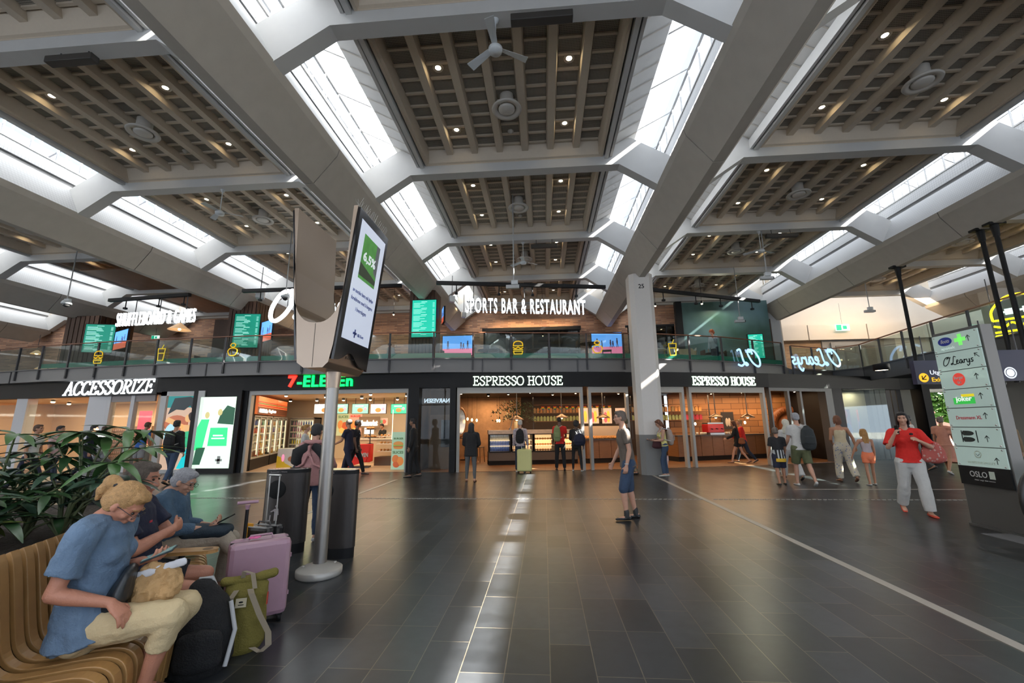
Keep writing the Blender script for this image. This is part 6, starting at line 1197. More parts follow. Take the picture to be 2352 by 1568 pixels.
r, J, k = person(1326, 1082, 1.68, -10, 'person in black with a dark blue bag right of the red t-shirt', dict(lean=8, head=(12, 10, 0), legL=(8, 4, 6), legR=(-6, 4, 8), armL=(20, 10, 50, 20)), skin='dark', hair='curly', hc='black', top='long', tc=CL['black'], bottom='leggings', bc=CL['black'], sc=wsh, slim=True)
worn_bag(r, J, k, 'shoulder_bag', CL['navy'], 'large dark blue shoulder bag of the person in black at the display', .42, .34, .2, off=(.14, .0, -.12), cat='bag')
r, J, k = person(1531, 1094, 1.68, 95, 'long-haired woman in a yellow top holding her phone beside the numbered column', dict(lean=6, head=(28, 0, 0), legL=(18, 22, 2), legR=(-4, 2, 2), armL=(12, 5, 75, 10), armR=(12, 5, 78, 12), palmL='up', palmR='up'), skin='fair', hair='long', hc='auburn', fem=True, top='tank', tc=CL['yellow'], hem=.05, bottom='jeans', bc=CL['jeans'], sc=wsh, slim=True)
worn_bag(r, J, k, 'backpack', cloth('bag_tan', (.38, .30, .26)), 'pale brown backpack on the long-haired woman by the column', .30, .46, .20)
p = r.location+(J['wrL']+J['wrR'])/2+J['hdL']*.1; mb(black).bx((0, 0, 0), (.15, .075, .012)).build('phone', loc=p+V((0, 0, .02)), label='phone held by the long-haired woman by the column', cat='phone')
S = Sculpt(); q = r.location+J['pel']+V((-.22, -.05, .12)); S.limb([q+V((0, 0, -.12)), q+V((0, 0, .06))], [(.17, .07), (.11, .05)], V((1, 0, 0))); o = S.done('handbag', cloth('maroon', (.05, .012, .015)), .015, None, .004, 9, 1); tag(o, 'dark maroon handbag of the long-haired woman by the column', 'bag'); 
person(1447, 1090, 1.74, 60, 'person in an olive cap and black top partly hidden behind the numbered column', dict(legL=(10, 10, 2), legR=(-8, 8, 2)), skin='tan', hair='cap', hc='capolive', top='long', tc=CL['black'], bottom='jeans', bc=CL['khaki'], sc=bsh)
r, J, k = person(1700, 1064, 1.66, 62, 'person with long hair in black top and skirt walking left before the timber counter', dict(lean=6, head=(8, 0, 0), **walk1, armL=(25, 8, 40, 10)), skin='fair', hair='long', hc='auburn', fem=True, top='long', tc=CL['black'], bottom='shorts', bc=CL['black'], len=.5, sc=brs, slim=True)
S = Sculpt(); q = r.location+J['pel']+V((.05, -.24, .05)); S.limb([q+V((0, 0, -.1)), q+V((0, 0, .06))], [(.14, .05), (.11, .04)], V((1, 0, 0))); tag(S.done('handbag', cloth('tanbag', (.30, .09, .03)), .015, None, .004, 9, 1), 'tan leather handbag of the person in black before the timber counter', 'bag')
person(1713, 1062, 1.72, 75, 'person in a red top and dark trousers just behind the one in black skirt', dict(lean=5, **walk2, armR=(22, 6, 40, 0)), skin='fair', hair='short', hc='blond', top='long', tc=CL['red'], bottom='jeans', bc=CL['dkjeans'], sc=bsh)
# family walking away
person(1797, 1113, 1.42, -8, 'boy in a black and white striped sports shirt and navy shorts walking away', dict(lean=2, head=(0, -20, 0), legL=(-6, 10, 3), legR=(10, 10, 3), armL=(5, 8, 20, 0), armR=(5, 8, 20, 0)), skin='tan', hair='short', hc='greybrown', child=True, top='loose', tc=striped, hem=-.42, bottom='shorts', bc=CL['navy'], len=.9, sc=bsh, headk=1.12, sleeve=.75)
person(1822, 1101, 1.66, -5, 'woman in a cream headscarf and long white trousers beside the grey-haired man', dict(lean=2, **walk1), skin='tan', hair='scarf', hc='cream', fem=True, top='long', tc=CL['white'], bottom='wide', bc=CL['white'], sc=bsh)
r, J, k = person(1850, 1116, 1.80, -12, 'grey-haired man in a white t-shirt and olive shorts walking away', dict(lean=3, head=(0, 8, 0), legL=(14, 12, 3), legR=(-14, 22, 3), armL=(12, 8, 30, 0), armR=(8, 10, 22, 0)), skin='fair', hair='short', hc='grey', top='tee', tc=CL['white'], hem=-.12, bottom='shorts', bc=CL['olive'], len=.88, sc=wsh, build=1.05)
worn_bag(r, J, k, 'backpack', cloth('bag_charcoal', (.025, .03, .032)), 'charcoal rucksack slung on the right shoulder of the grey-haired man', .34, .52, .22, off=(.16, .02, -.06))
r1, J1, k1 = person(1946, 1106, 1.72, -14, 'woman in a cream camisole and floral wide trousers holding a girl by the hand', dict(lean=2, legL=(8, 6, 3), legR=(-14, 20, 3), armL=(6, 8, 60, 25), armR=(6, 26, 12, 0)), skin='tan', hair='bob', hc='auburn', fem=True, top='tank', tc=CL['cream'], hem=-.02, bottom='wide', bc=floral, sc=brs)
person(2005, 1114, 1.36, -10, 'girl in a lilac top and coral shorts holding the hand of the woman', dict(legL=(-6, 4, 3), legR=(10, 8, 3), armL=(5, 30, 5, 0)), skin='tan', hair='long', hc='gold', fem=True, child=True, top='tank', tc=CL['lilac'], bottom='shorts', bc=CL['coral'], len=.5, sc=wsh, headk=1.12, slim=True)
r, J, k = person(2112, 1182, 1.72, 158, 'woman in a red blouse and white trousers talking on the phone', dict(lean=1, head=(6, -18, 0), legL=(12, 8, 3), legR=(-12, 18, 3), armR=(18, 22, 138, 32), armL=(22, 24, 105, 55)), skin='fair', hair='straight', hc='black', fem=True, top='loose', tc=CL['red'], hem=-.06, sleeve=.85, bottom='wide', bc=CL['white'], sc=rsh, build=1.04)
hp_ = r.location+J['wrR']+J['hdR']*.06; mb(black).bx((0, 0, 0), (.02, .07, .15)).build('phone', loc=hp_+V((.03, -.0, .04)), label='phone at the ear of the woman in the red blouse', cat='phone')
mb(black).ell((0, 0, 0), (.035, .01, .02)).ell((.0, .0, -.06), (.03, .01, .02)).build('sunglasses', loc=r.location+J['pel'].lerp(J['chest'], .88)+V((0, -.14, 0)), label='dark sunglasses hooked in the neckline of the red blouse', cat='sunglasses')
S = Sculpt(); q = r.location+J['pel'].lerp(J['chest'], .35)+J['side']*-.34*1; S.limb([q+V((0, 0, -.14)), q+V((0, 0, .0)), q+V((0, 0, .10))], [(.20, .09), (.19, .08), (.12, .05)], V((1, 0, 0))); tag(S.done('shoulder_bag', cloth_pat('bag_floral', (.45, .10, .08), (.50, .32, .28), 18, .3), .013, None, .008, 9, 1), 'red patterned shoulder bag of the woman in the red blouse', 'bag')
person(2183, 1088, 1.70, -150+90, 'woman in a flowing dusty pink dress near the exit doors', dict(lean=3, **walk1), skin='tan', hair='short', hc='greybrown', fem=True, top='loose', tc=CL['pinkd'], bottom='dress', bc=CL['pinkd'], len=.35, sc=wsh)
r, J, k = person(2112, 1078, 1.78, 40, 'man in a grey cap and white shirt partly hidden behind the woman in red', dict(**walk2), skin='tan', hair='cap', hc='capgrey', top='shirt', tc=CL['white'], bottom='jeans', bc=CL['greytr'], sc=bsh)
r, J, k = person(2338, 1118, 1.66, -30, 'dark-haired woman in khaki clothes behind the signpost at the right edge', dict(**walk1), skin='tan', hair='long', hc='black', fem=True, top='long', tc=CL['khaki'], bottom='skirt', bc=CL['khaki'], len=.3, sc=wsh)
# around the store
person(949, 1095, 1.80, 95, 'dark-clothed man with a white bag standing before the dark glass bay', dict(lean=3, head=(5, 0, 0), legL=(10, 8, 3), legR=(-8, 8, 3), armR=(5, 6, 25, 0)), skin='brown', hair='short', hc='black', top='long', tc=CL['black'], bottom='jeans', bc=CL['black'], sc=bsh)
r, J, k = person(797, 1097, 1.82, 80, 'man in a navy t-shirt walking left past the store entrance', dict(lean=3, **walk2, armL=(20, 6, 45, 0)), skin='tan', hair='buzz', hc='greybrown', top='tee', tc=CL['navy'], hem=-.14, bottom='jeans', bc=CL['navy'], sc=bsh)
person(812, 1092, 1.80, -80, 'man in a black printed t-shirt facing right inside the store entrance', dict(lean=2, **walk1), skin='brown', hair='short', hc='black', top='tee', tc=printed, hem=-.14, bottom='jeans', bc=CL['black'], sc=bsh)
person(690, 1100, 1.66, -70, 'fair-haired girl in a white t-shirt behind the left bin', dict(**walk1), skin='fair', hair='pony', hc='gold', fem=True, top='tee', tc=CL['white'], bottom='jeans', bc=CL['dkjeans'], sc=wsh)
r, J, k = person(706, 1240, 1.60, 8, 'person in a pink and black puffer jacket standing behind the bins', dict(lean=2, head=(0, -10, 0), **st_legs, armL=(15, 14, 60, 20), armR=(15, 14, 60, 20)), skin='fair', hair='cap', hc='hoodblack', top='jacket', tc=CL['puffer'], hem=-.20, bottom='jeans', bc=CL['jeans'], sc=wsh, fold=.016, build=1.12)
S = Sculpt(); c0 = J['chest']; 
for s in (-1, 1): S.limb([c0+V((s*.05, -.12, -.02)), c0+V((s*.20, -.10, -.12)), c0+V((s*.24, -.06, -.26))], [(.06, .03), (.10, .05), (.09, .045)], V((1, 0, 0)))
S.done('black_yoke', CL['black'], .012, r, .004, 10, 2, label='black shoulder panels')
S = Sculpt(); S.limb([c0+V((.13*math.cos(t), .11*math.sin(t)-.01, .04)) for t in [PI+PI*j/8 for j in range(9)]], [(.035, .03)]*9); S.done('collar', CL['puffer'], .012, r, .004, 20, 1)
S = Sculpt(); S.limb([c0+V((0, -.155, -.02)), c0+V((0, -.165, -.14))], [(.028, .02), (.02, .02)], V((1, 0, 0)))
for s in (-1, 1): S.limb([c0+V((0, -.16, -.10)), c0+V((s*.08, -.16, -.27)), c0+V((s*.2, -.12, -.33))], [(.02, .02)]*3)
S.done('pink_trim', CL['puffer'], .012, r, 0, 20, 1)
for px, Y, H, hc, tc, l in ((880, 19.9, 1.66, 'black', CL['black'], 'dark-haired shop assistant behind the till of the store'),): person(px, 1000, H, 150, l, dict(head=(20, 0, 0), armL=(15, 8, 60, 10), armR=(15, 8, 60, 10)), 0.012, Y, skin='tan', hair='short', hc=hc, top='tee', tc=tc, bottom='jeans', bc=CL['black'], sc=bsh)
r, J, k = person(385, 1112, 1.82, 12, 'man in dark jacket and jeans with a black backpack before the fashion poster', dict(lean=2, **walk1), skin='tan', hair='short', hc='black', top='long', tc=CL['black'], bottom='jeans', bc=CL['jeans'], sc=bsh); worn_bag(r, J, k, 'backpack', CL['black'], 'black backpack of the man before the fashion poster')
person(312, 1087, 1.80, -10, 'man in a blue t-shirt and light grey shorts looking into the accessory shop', dict(lean=10, head=(15, 0, 0), legL=(2, 2, 6), legR=(-2, 2, 6)), skin='tan', hair='short', hc='brown', top='tee', tc=CL['blue'], hem=-.14, bottom='shorts', bc=CL['ltgrey'], len=.9, sc=wsh)
person(190, 1100, 1.72, -60, 'dark-haired person in navy behind the potted plant, right of two', dict(**walk2), skin='tan', hair='short', hc='black', top='long', tc=CL['navy'], bottom='jeans', bc=CL['navy'], sc=bsh)
person(222, 1095, 1.68, 60, 'person in pale shorts and white top walking behind the potted plant', dict(**walk1), skin='fair', hair='short', hc='brown', top='tee', tc=CL['white'], bottom='shorts', bc=CL['ltgrey'], len=.8, sc=wsh)
person(52, 1130, 1.72, -75, 'person in a white top seen through the leaves, leftmost', dict(**walk1), skin='tan', hair='short', hc='brown', top='tee', tc=CL['white'], bottom='jeans', bc=CL['navy'], sc=bsh)
person(108, 1118, 1.70, -80, 'person in a pink and white top seen through the leaves, second from left', dict(**walk2), skin='tan', hair='short', hc='black', top='tee', tc=cloth('palepink', (.60, .40, .40)), bottom='jeans', bc=CL['dkjeans'], sc=bsh)
# balcony guests
person(1640, 790, 1.62, 120, 'red-haired person with a glass standing in front of the green mural', dict(head=(20, 0, 0), armL=(15, 8, 130, 10)), 3.94, 18.6, skin='fair', hair='curly', hc='red', top='long', tc=cloth('greyblue', (.35, .40, .45)), bottom='jeans', bc=CL['dkjeans'], sc=bsh)
person(905, 790, 1.30, 60, 'person in a grey hooded top and cap sitting at the balcony bar', dict(lean=30, head=(30, 0, 0)), 3.94, 17.6, skin='tan', hair='cap', hc='capgrey', top='long', tc=cloth('hoodie', (.20, .17, .15)), bottom='jeans', bc=CL['black'], sc=bsh)
# yellow suitcase
def suitcase(name, loc, rz, w, d, h, c, label, handle=.45, hz=0, ribs=True):
    r = empty(name, loc, rz, label, 'suitcase'); m = c; z0 = .055
    b = mb(m).box(-w/2, w/2, -d/2, -.004, z0, z0+h); b.build('shell', parent=r, bevel=min(w, d)*.16); mb(m).box(-w/2, w/2, .004, d/2, z0, z0+h).build('shell', parent=r, bevel=min(w, d)*.16)
    mb(black).box(-w/2+.01, w/2-.01, -.006, .006, z0+.01, z0+h-.01).build('zip', parent=r)
    if ribs:
        b = mb(m)
        for k in range(7): x = -w*.36+k*w*.12; b.box(x-.006, x+.006, -d/2-.004, -d/2+.01, z0+.08, z0+h-.08)
        b.build('ribs', parent=r, bevel=.003)
    for sx in (-1, 1):
        for sy in (-1, 1): q = mb(black, T(sx*(w/2-.05), sy*(d/2-.045), .028)); q.lathe([(.001, -.012), (.027, -.012), (.027, .012), (.001, .012)], n=14); q2 = mb(black, T(sx*(w/2-.05), sy*(d/2-.045), .028) @ Matrix.Rotation(PI/2, 4, 'Y')); q2.lathe([(.001, -.014), (.028, -.014), (.028, .014), (.001, .014)], n=14).box(-.04, -.02, -.02, .02, -.02, .02); q2.build('wheel', parent=r)
    if handle: mb(steel).tube([(-w*.2, d/2-.04, z0+h-.02), (-w*.2, d/2-.04, z0+h+handle)], .008).tube([(w*.2, d/2-.04, z0+h-.02), (w*.2, d/2-.04, z0+h+handle)], .008).tube([(-w*.23, d/2-.04, z0+h+handle), (w*.23, d/2-.04, z0+h+handle)], .013).build('telescopic_handle', parent=r)
    mb(m).tube([(-.09, 0, z0+h), (-.08, 0, z0+h+.03), (.08, 0, z0+h+.03), (.09, 0, z0+h)], .009).build('carry_handle', parent=r); return r
p = aZ(1205, 1086, 0); suitcase('suitcase', (p.x, p.y+.05, 0), 0, .50, .28, .72, mat('suitcase_yellow', (.62, .58, .24), .4), 'pale yellow hard suitcase standing at the coffee shop entrance', .34)
# ================================================================ curved slatted bench with planter
BC = V((-7.3, .5, 0))
def ringp(a, r, z): a = math.radians(a); return V((BC.x+r*math.cos(a), BC.y+r*math.sin(a), z))
beech = wood_mat('beech_slats', (.50, .28, .10), (.34, .17, .055), (3, 3, 3), .35)
bench = empty('slatted_bench', ringp(28, 5.1, 0), 0, 'long curved bench of bent pale timber slats around the planter', 'bench'); off = -bench.location
bp = [(4.77, .965), (4.795, .90), (4.83, .72), (4.865, .54), (4.90, .465), (4.97, .425), (5.08, .425), (5.22, .435), (5.32, .435), (5.385, .405), (5.41, .34), (5.41, .22), (5.395, .05)]; bp = cur(bp, 3)
b = MB(); b.m(beech)
for k in range(54):
    a = -6+k*1.03; da = math.degrees(.029/5.0); vs = []
    for s in (-1, 1):
        for j, (r, z) in enumerate(bp):
            p0, p1 = bp[max(0, j-1)], bp[min(len(bp)-1, j+1)]; t = V((p1[0]-p0[0], p1[1]-p0[1])).normalized(); nn = (-t.y*.012, t.x*.012)
            for q in (-1, 1): vs.append(ringp(a+s*da, r+q*nn[0], z+q*nn[1])+off)
    n = len(bp); fs = []
    for j in range(n-1):
        A = lambda s, jj, q: s*2*n+jj*2+q
        fs += [(A(0, j, 0), A(1, j, 0), A(1, j+1, 0), A(0, j+1, 0)), (A(0, j, 1), A(0, j+1, 1), A(1, j+1, 1), A(1, j, 1)), (A(0, j, 0), A(0, j+1, 0), A(0, j+1, 1), A(0, j, 1)), (A(1, j, 0), A(1, j, 1), A(1, j+1, 1), A(1, j+1, 0))]
    fs += [(0, 1, 2*n+1, 2*n), (2*n-2, 4*n-2, 4*n-1, 2*n-1)]; b.add(vs, fs)
b.build('slats', parent=bench, bevel=.004)
b = mb(black)
for r0, r1, z0, z1 in ((4.70, 4.74, .02, .93), (5.0, 5.3, .34, .39), (4.86, 4.90, .05, .40)):
    vs = []; fs = []
    for i in range(28): a = -8+i*2.2; vs += [ringp(a, r0, z0)+off, ringp(a, r1, z0)+off, ringp(a, r1, z1)+off, ringp(a, r0, z1)+off]
    for i in range(27):
        for j in range(4): fs.append((i*4+j, i*4+(j+1) % 4, i*4+4+(j+1) % 4, i*4+4+j))
    b.add(vs, fs)
b.build('support_frame', parent=bench)
# round-ended armrest tray with a cup hole
tr_ = empty('tray', (0, 0, 0), 0, 'pale timber tray with a cup recess fixed between the seated people', 'tray'); b = mb(beech); c0, c1 = aZ(385, 1268, .67), aZ(497, 1262, .67); dd = (c1-c0).normalized(); nn = V((-dd.y, dd.x, 0)); pts = [c0-nn*.06, c1-nn*.06-dd*.06]+[c1-dd*.06+dd*.07*math.sin(t)-nn*.06*math.cos(t) for t in [j*PI/8 for j in range(1, 8)]]+[c1+nn*.06-dd*.06, c0+nn*.06]
b.prism([(p.x, p.y) for p in pts], .655, .68, 'z').build('board', parent=tr_, bevel=.004); mb(mat('recess', (.12, .06, .02), .6)).lathe([(.001, .682), (.035, .682)], (c1.x-dd.x*.06, c1.y-dd.y*.06, 0), 20).build('cup_recess', parent=tr_); mb(black).tube([c0.lerp(c1, .3)-V((0, 0, .02)), c0.lerp(c1, .3)-V((0, 0, .30))], .02).build('stem', parent=tr_)
pl = empty('planter', (-4.2, 2.6, 0), 0, 'black planter box behind the slatted bench', 'planter')
b = mb(mat('planter_black', (.014, .014, .015), .5)); po = V((4.2, -2.6, 0)); pp = [ringp(a, 4.68, 0) for a in range(-6, 50, 3)]; pq_ = pp+[ringp(a, 3.0, 0) for a in range(48, -7, -6)]
b.prism([(p.x+4.2, p.y-2.6) for p in pq_], 0, .92, 'z').m(mat('soil', (.03, .02, .012), .9, bump=.8, bs=30)).prism([(p.x+4.2, p.y-2.6) for p in pq_], .921, .93, 'z').build('box', parent=pl)
# foliage: schefflera-like umbrella leaves
def leafm_(n, c1): return mat('leaf_'+n, c1, .32, nz=.35, nzs=8)
lm = [leafm_('a', (.055, .13, .035)), leafm_('b', (.025, .065, .022)), leafm_('c', (.035, .075, .045)), leafm_('d', (.12, .15, .03))]
def leaf(b, base, d, up, L, w, droop=.25):
    d = d.normalized(); s = d.cross(up).normalized(); n_ = s.cross(d); N_ = 6; vs = []
    for i in range(N_+1):
        t = i/N_; wd = w*math.sin(PI*min(1, t*.93+.05))**.8*(1-.25*t); c = base+d*L*t-V((0, 0, 1))*droop*L*t*t
        vs += [c-s*wd+n_*wd*.25, c, c+s*wd+n_*wd*.25]
    b.add(vs, [(3*i+j, 3*i+j+1, 3*i+4+j, 3*i+3+j) for i in range(N_) for j in range(2)])
def umbrella_plant(x, y, z0, h, nb, label, seed, mi=0, L=.24, spread=.5, lean=(0, 0), z1=.93):
    rnd = random.Random(seed); r = empty('potted_plant', (x, y, z0), 0, label, 'plant', None); st = mb(mat('plant_stem', (.10, .12, .05), .6)); lb = MB(); lb.smooth = True; lb.m(lm[mi])
    for k in range(nb):
        a = rnd.uniform(0, 2*PI); hh = h*rnd.uniform(.35, 1); rr = spread*rnd.uniform(.3, 1)*(1.2-.3*hh/h); tip = V((lean[0]+math.cos(a)*rr, lean[1]+math.sin(a)*rr, hh)); st.tube([(0, 0, 0), (tip.x*.3, tip.y*.3, hh*.6), tip], [.012, .008, .005], 5); n_ = rnd.randint(6, 8)
        out = V((math.cos(a), math.sin(a), .15)).normalized(); lb.m(lm[mi] if rnd.random() < .75 else lm[rnd.choice((1, 2))])
        for j in range(n_):
            g = 2*PI*j/n_+rnd.uniform(-.2, .2); o2 = out.cross(V((0, 0, 1))).normalized(); d = (out*.35*1+V((math.cos(g), math.sin(g), 0))+V((0, 0, rnd.uniform(-.15, .25)))).normalized(); leaf(lb, tip, d, V((0, 0, 1)), L*rnd.uniform(.7, 1.2), L*.135, rnd.uniform(.15, .5))
    st.build('stems', parent=r); lb.build('leaves', parent=r); return r
for i, (px, py, Y, h, nb, mi, L, sp, lb_) in enumerate(((255, 1060, 2.75, .70, 9, 0, .27, .42, 'umbrella plant with long glossy leaves reaching over the accessory shop window'), (60, 1080, 2.6, .68, 9, 0, .25, .45, 'umbrella plant at the left edge before the shop'), (150, 1100, 2.75, .55, 9, 2, .24, .40, 'bluish green leafy plant in the middle of the planter'), (215, 1140, 2.6, .42, 9, 2, .20, .32, 'low broad-leaved plant right behind the bench back'), (40, 1160, 2.3, .42, 9, 1, .24, .38, 'dark low plant at the lower left of the planter'), (120, 1200, 2.5, .30, 10, 1, .20, .35, 'dark ground foliage behind the woman in the blue t-shirt'), (10, 1200, 2.25, .25, 4, 3, .30, .3, 'yellow-green broad leaf plant at the left edge'))):
    p = aY(px, py, Y); umbrella_plant(p.x-.25, p.y+.05, .93, h, nb, lb_, 40+i, mi, L, sp)
# ================================================================ seated people
def seatf(H0, phi):
    D = V((math.cos(math.radians(phi)), math.sin(math.radians(phi)), 0)); N = V((-D.y, D.x, 0))
    def f(x, y, o=0): d = ray(x, y); t = ((V((H0.x, H0.y, 0))+N*o-EYE).dot(N))/d.dot(N); return EYE+d*t
    return f, D, N
def seated(H0, phi, k, label, look, neck, head, hfv, arms, legs, mid=None, huv=None):
    f, D, N = seatf(H0, phi); root = empty('person', (H0.x, H0.y, 0), 0, label, 'person'); R0 = root.location; J = {'side': -N, 'pel': H0.copy()-R0, 'chest': f(*neck)-R0, 'head': f(*head)-R0}
    hf = (D*hfv[0]+N*hfv[1]+V((0, 0, hfv[2]))).normalized(); J['hf'] = hf; rr = hf.cross(V((0, 0, 1))).normalized(); J['hu'] = rr.cross(hf)
    up = (J['chest']-J['pel']).normalized()
    for s, n in ((-1, 'L'), (1, 'R')):
        J['sh'+n] = J['chest']-up*.05*k+J['side']*s*.172*k+D*.01; J['hip'+n] = J['pel']+J['side']*s*.088*k
        e, w, hd_, hn, ho = arms[n]; J['el'+n] = f(*e)-R0; J['wr'+n] = f(*w)-R0
        def cl(a, b, L): v = b-a; return a+v.normalized()*L
        J['el'+n] = cl(J['sh'+n], J['el'+n], .285*k); J['wr'+n] = cl(J['el'+n], J['wr'+n], .25*k)
        vec = lambda q: (D*q[0]+J['side']*q[1]+V((0, 0, q[2]))).normalized()
        J['hd'+n] = vec(hd_); J['hn'+n] = vec(hn); J['ho'+n] = vec(ho)
        kn, an, ft = legs[n]; J['kn'+n] = cl(J['hip'+n], f(*kn)-R0, .43*k) if kn else None; J['an'+n] = cl(J['kn'+n], f(*an)-R0 if len(an) == 3 and an[0] > 50 else J['kn'+n]+vec(an), .41*k); J['ft'+n] = vec(ft)
    figure(J, k, look, root, fine=True); return root, J, f, D, N
# woman in the blue t-shirt
H0 = V((-2.45, 2.22, .575))+V((-.342, .94, 0))*.11
wr_, J1, f1, D1, N1 = seated(H0, 20, .96, 'blond woman in a blue t-shirt and cream trousers sitting nearest on the bench', dict(skin='red', hair='pony', hc='blond', fem=True, glasses=True, top='loose', tc=cloth('bluetee', (.12, .185, .275), .25, .3), sleeve=.70, hem=-.14, tunic=True, bottom='capri', bc=cloth('creamtr', (.60, .47, .27), .06, .25), len=.42, sc=brs, build=1.0, curlL=.45, curlR=.30, fold=.016, thumb=.8, belly=.012),
    (238, 1192, 0), (287, 1158, 0), (.72, -.05, -.75),
    dict(R=((112, 1382, -.22), (262, 1385, -.15), (.75, .1, -.65), (-.5, -.3, -.8), (.3, -.9, -.2)), L=((235, 1365, .17), (318, 1290, .08), (.85, .35, .15), (.1, -.2, 1), (.3, -.9, 0))),
    dict(R=((398, 1412, -.06), (335, 1560, -.04), (1, 0, -.1)), L=((385, 1392, .12), (295, 1555, .08), (1, 0, -.1))))
R0 = wr_.location
ph = empty('smartphone', R0+J1['wrL']+J1['hdL']*.10+V((0, 0, .022)), math.radians(20), 'smartphone in a dark case in the hand of the blond woman', 'phone'); ph.rotation_euler.x = .15; ph.rotation_euler.y = -.35
mb(mat('phone_case', (.015, .03, .035), .5)).box(-.080, .080, -.038, .038, -.006, .004).build('case', parent=ph, bevel=.004); mb(mat('phone_face', (.10, .17, .17), .15, emis=(.2, .33, .33), es=.4)).box(-.074, .074, -.033, .033, .004, .0055).build('display', parent=ph)
mb(mat('hair_tie', (.01, .01, .012), .6)).lathe([(.02, -.012), (.034, -.006), (.034, .006), (.02, .012)], n=14).build('hair_tie', parent=wr_, loc=J1['head']+rot_from(J1['hf'], J1['hu']) @ V((0, -.115, .045))*.96)
# man with arms folded
H2 = V((-2.98, 3.02, .54))
mr_, J2, f2, D2, N2 = seated(H2, 22, 1.02, 'grey-haired man in a navy t-shirt sitting on the bench with folded arms', dict(skin='red', hair='bob', hc='greybrown', top='tee', tc=cloth('navytee', (.012, .016, .040), .2, .3), sleeve=.72, hem=-.12, bottom='shorts', bc=cloth('blackshort', (.014, .016, .02)), len=.72, sc=mat('shoe_green', (.05, .05, .03), .7), build=1.12, belly=.03, fold=.014, curlL=.5, curlR=.5),
    (294, 1150, 0), (330, 1100, 0), (.95, -.12, -.18),
    dict(R=((318, 1285, -.20), (388, 1218, -.02), (.2, -1, .15), (-.6, -.2, 0), (0, .1, 1)), L=((405, 1238, .20), (300, 1240, .02), (-.3, .9, .1), (-.6, .2, 0), (0, 0, 1))),
    dict(R=((428, 1352, -.10), (385, 1490, -.08), (1, .1, -.1)), L=((522, 1312, .22), (450, 1405, .22), (1, 0, -.1))))
Rm = rot_from(J2['hf'], J2['hu']); mu = mb(mat('hair_grey2', (.35, .33, .31), .7)); c = J2['head']
mu.tube([c+Rm @ V((-.032, .080, -.048))*1.02, c+Rm @ V((-.012, .094, -.038))*1.02, c+Rm @ V((.012, .094, -.038))*1.02, c+Rm @ V((.032, .080, -.048))*1.02], [.005, .010, .010, .005], 8).build('moustache', parent=mr_)
mb(mat('logo_red', (.6, .03, .06), .6)).bx((0, 0, 0), (.03, .006, .014)).build('chest_logo', parent=mr_, loc=J2['pel'].lerp(J2['chest'], .74)+D2*.165-N2*.06, rz=math.radians(112))
# grey-haired person with reader
H3 = V((-3.38, 3.84, .57))
gr_, J3, f3, D3, N3 = seated(H3, 18, .96, 'grey-haired person in a denim shirt reading a tablet on the bench', dict(skin='fair', hair='short', hc='grey', fem=True, bust=False, glasses=True, top='shirt', tc=cloth('denimshirt', (.06, .11, .17), .25, .3), sleeve=.62, hem=-.10, bottom='jeans', bc=cloth('beigetr', (.42, .36, .28)), sc=bsh, fold=.013, curlL=.5, curlR=.5),
    (392, 1130, 0), (424, 1106, 0), (.82, -.1, -.45),
    dict(R=((412, 1250, -.16), (462, 1215, -.06), (.8, -.3, .3), (.1, -.4, .8), (.2, .8, .2)), L=((430, 1235, .16), (470, 1205, .12), (.8, .3, .3), (.1, .4, .8), (.2, -.8, .2))),
    dict(R=((520, 1232, -.02), (560, 1300, -.08), (1, 0, -.1)), L=((505, 1235, .14), (505, 1330, .16), (1, 0, -.1))))
tb = empty('tablet_reader', gr_.location+J3['wrR'].lerp(J3['wrL'], .5)+D3*.11+V((0, 0, .05)), math.radians(18), 'small tablet with a folding cover held by the grey-haired person', 'tablet'); tb.rotation_euler.y = -.5
mb(black).box(-.09, .09, -.075, .075, -.006, .006).build('cover', parent=tb, bevel=.003); mb(mat('reader_face', (.18, .22, .16), .2, emis=(.3, .35, .25), es=.25)).box(-.08, .08, -.065, .065, .006, .0075).build('display', parent=tb)
lb2 = Sculpt(); q = gr_.location+J3['pel']+D3*.26+V((0, 0, .09)); lb2.limb([q-D3*.14, q+D3*.14], [(.15, .07), (.12, .06)], N3, 16); tag(lb2.done('folded_jacket', cloth('dkteal', (.015, .03, .045)), .012, None, .012, 9, 2), 'dark blue folded jacket on the lap of the grey-haired person', 'jacket')
# dark-haired person behind
p4 = aY(236, 1100, 3.75); r4 = empty('person', (p4.x, p4.y, 0), 0, 'dark-haired person seated behind the grey-haired man, only the hair visible', 'person'); J4, k4 = fk(1.66, dict(lean=6, head=(20, 0, 0), legL=(85, 85, 4), legR=(85, 85, 4), armL=(25, 8, 40, 10), armR=(25, 8, 40, 10)))
M4 = Matrix.Rotation(math.radians(60), 3, 'Z')
for a in list(J4): J4[a] = M4 @ J4[a]
figure(J4, k4, dict(skin='fair', hair='long', hc='black', top='long', tc=CL['black'], bottom='jeans', bc=CL['black'], sc=bsh), r4)
mb(mat('stone_seat', (.05, .05, .05), .6)).box(-.3, .3, -.3, .3, 0, .44).build('bench_block', loc=(p4.x, p4.y, 0), label='dark seat block under the dark-haired person', cat='seat', bevel=.02)
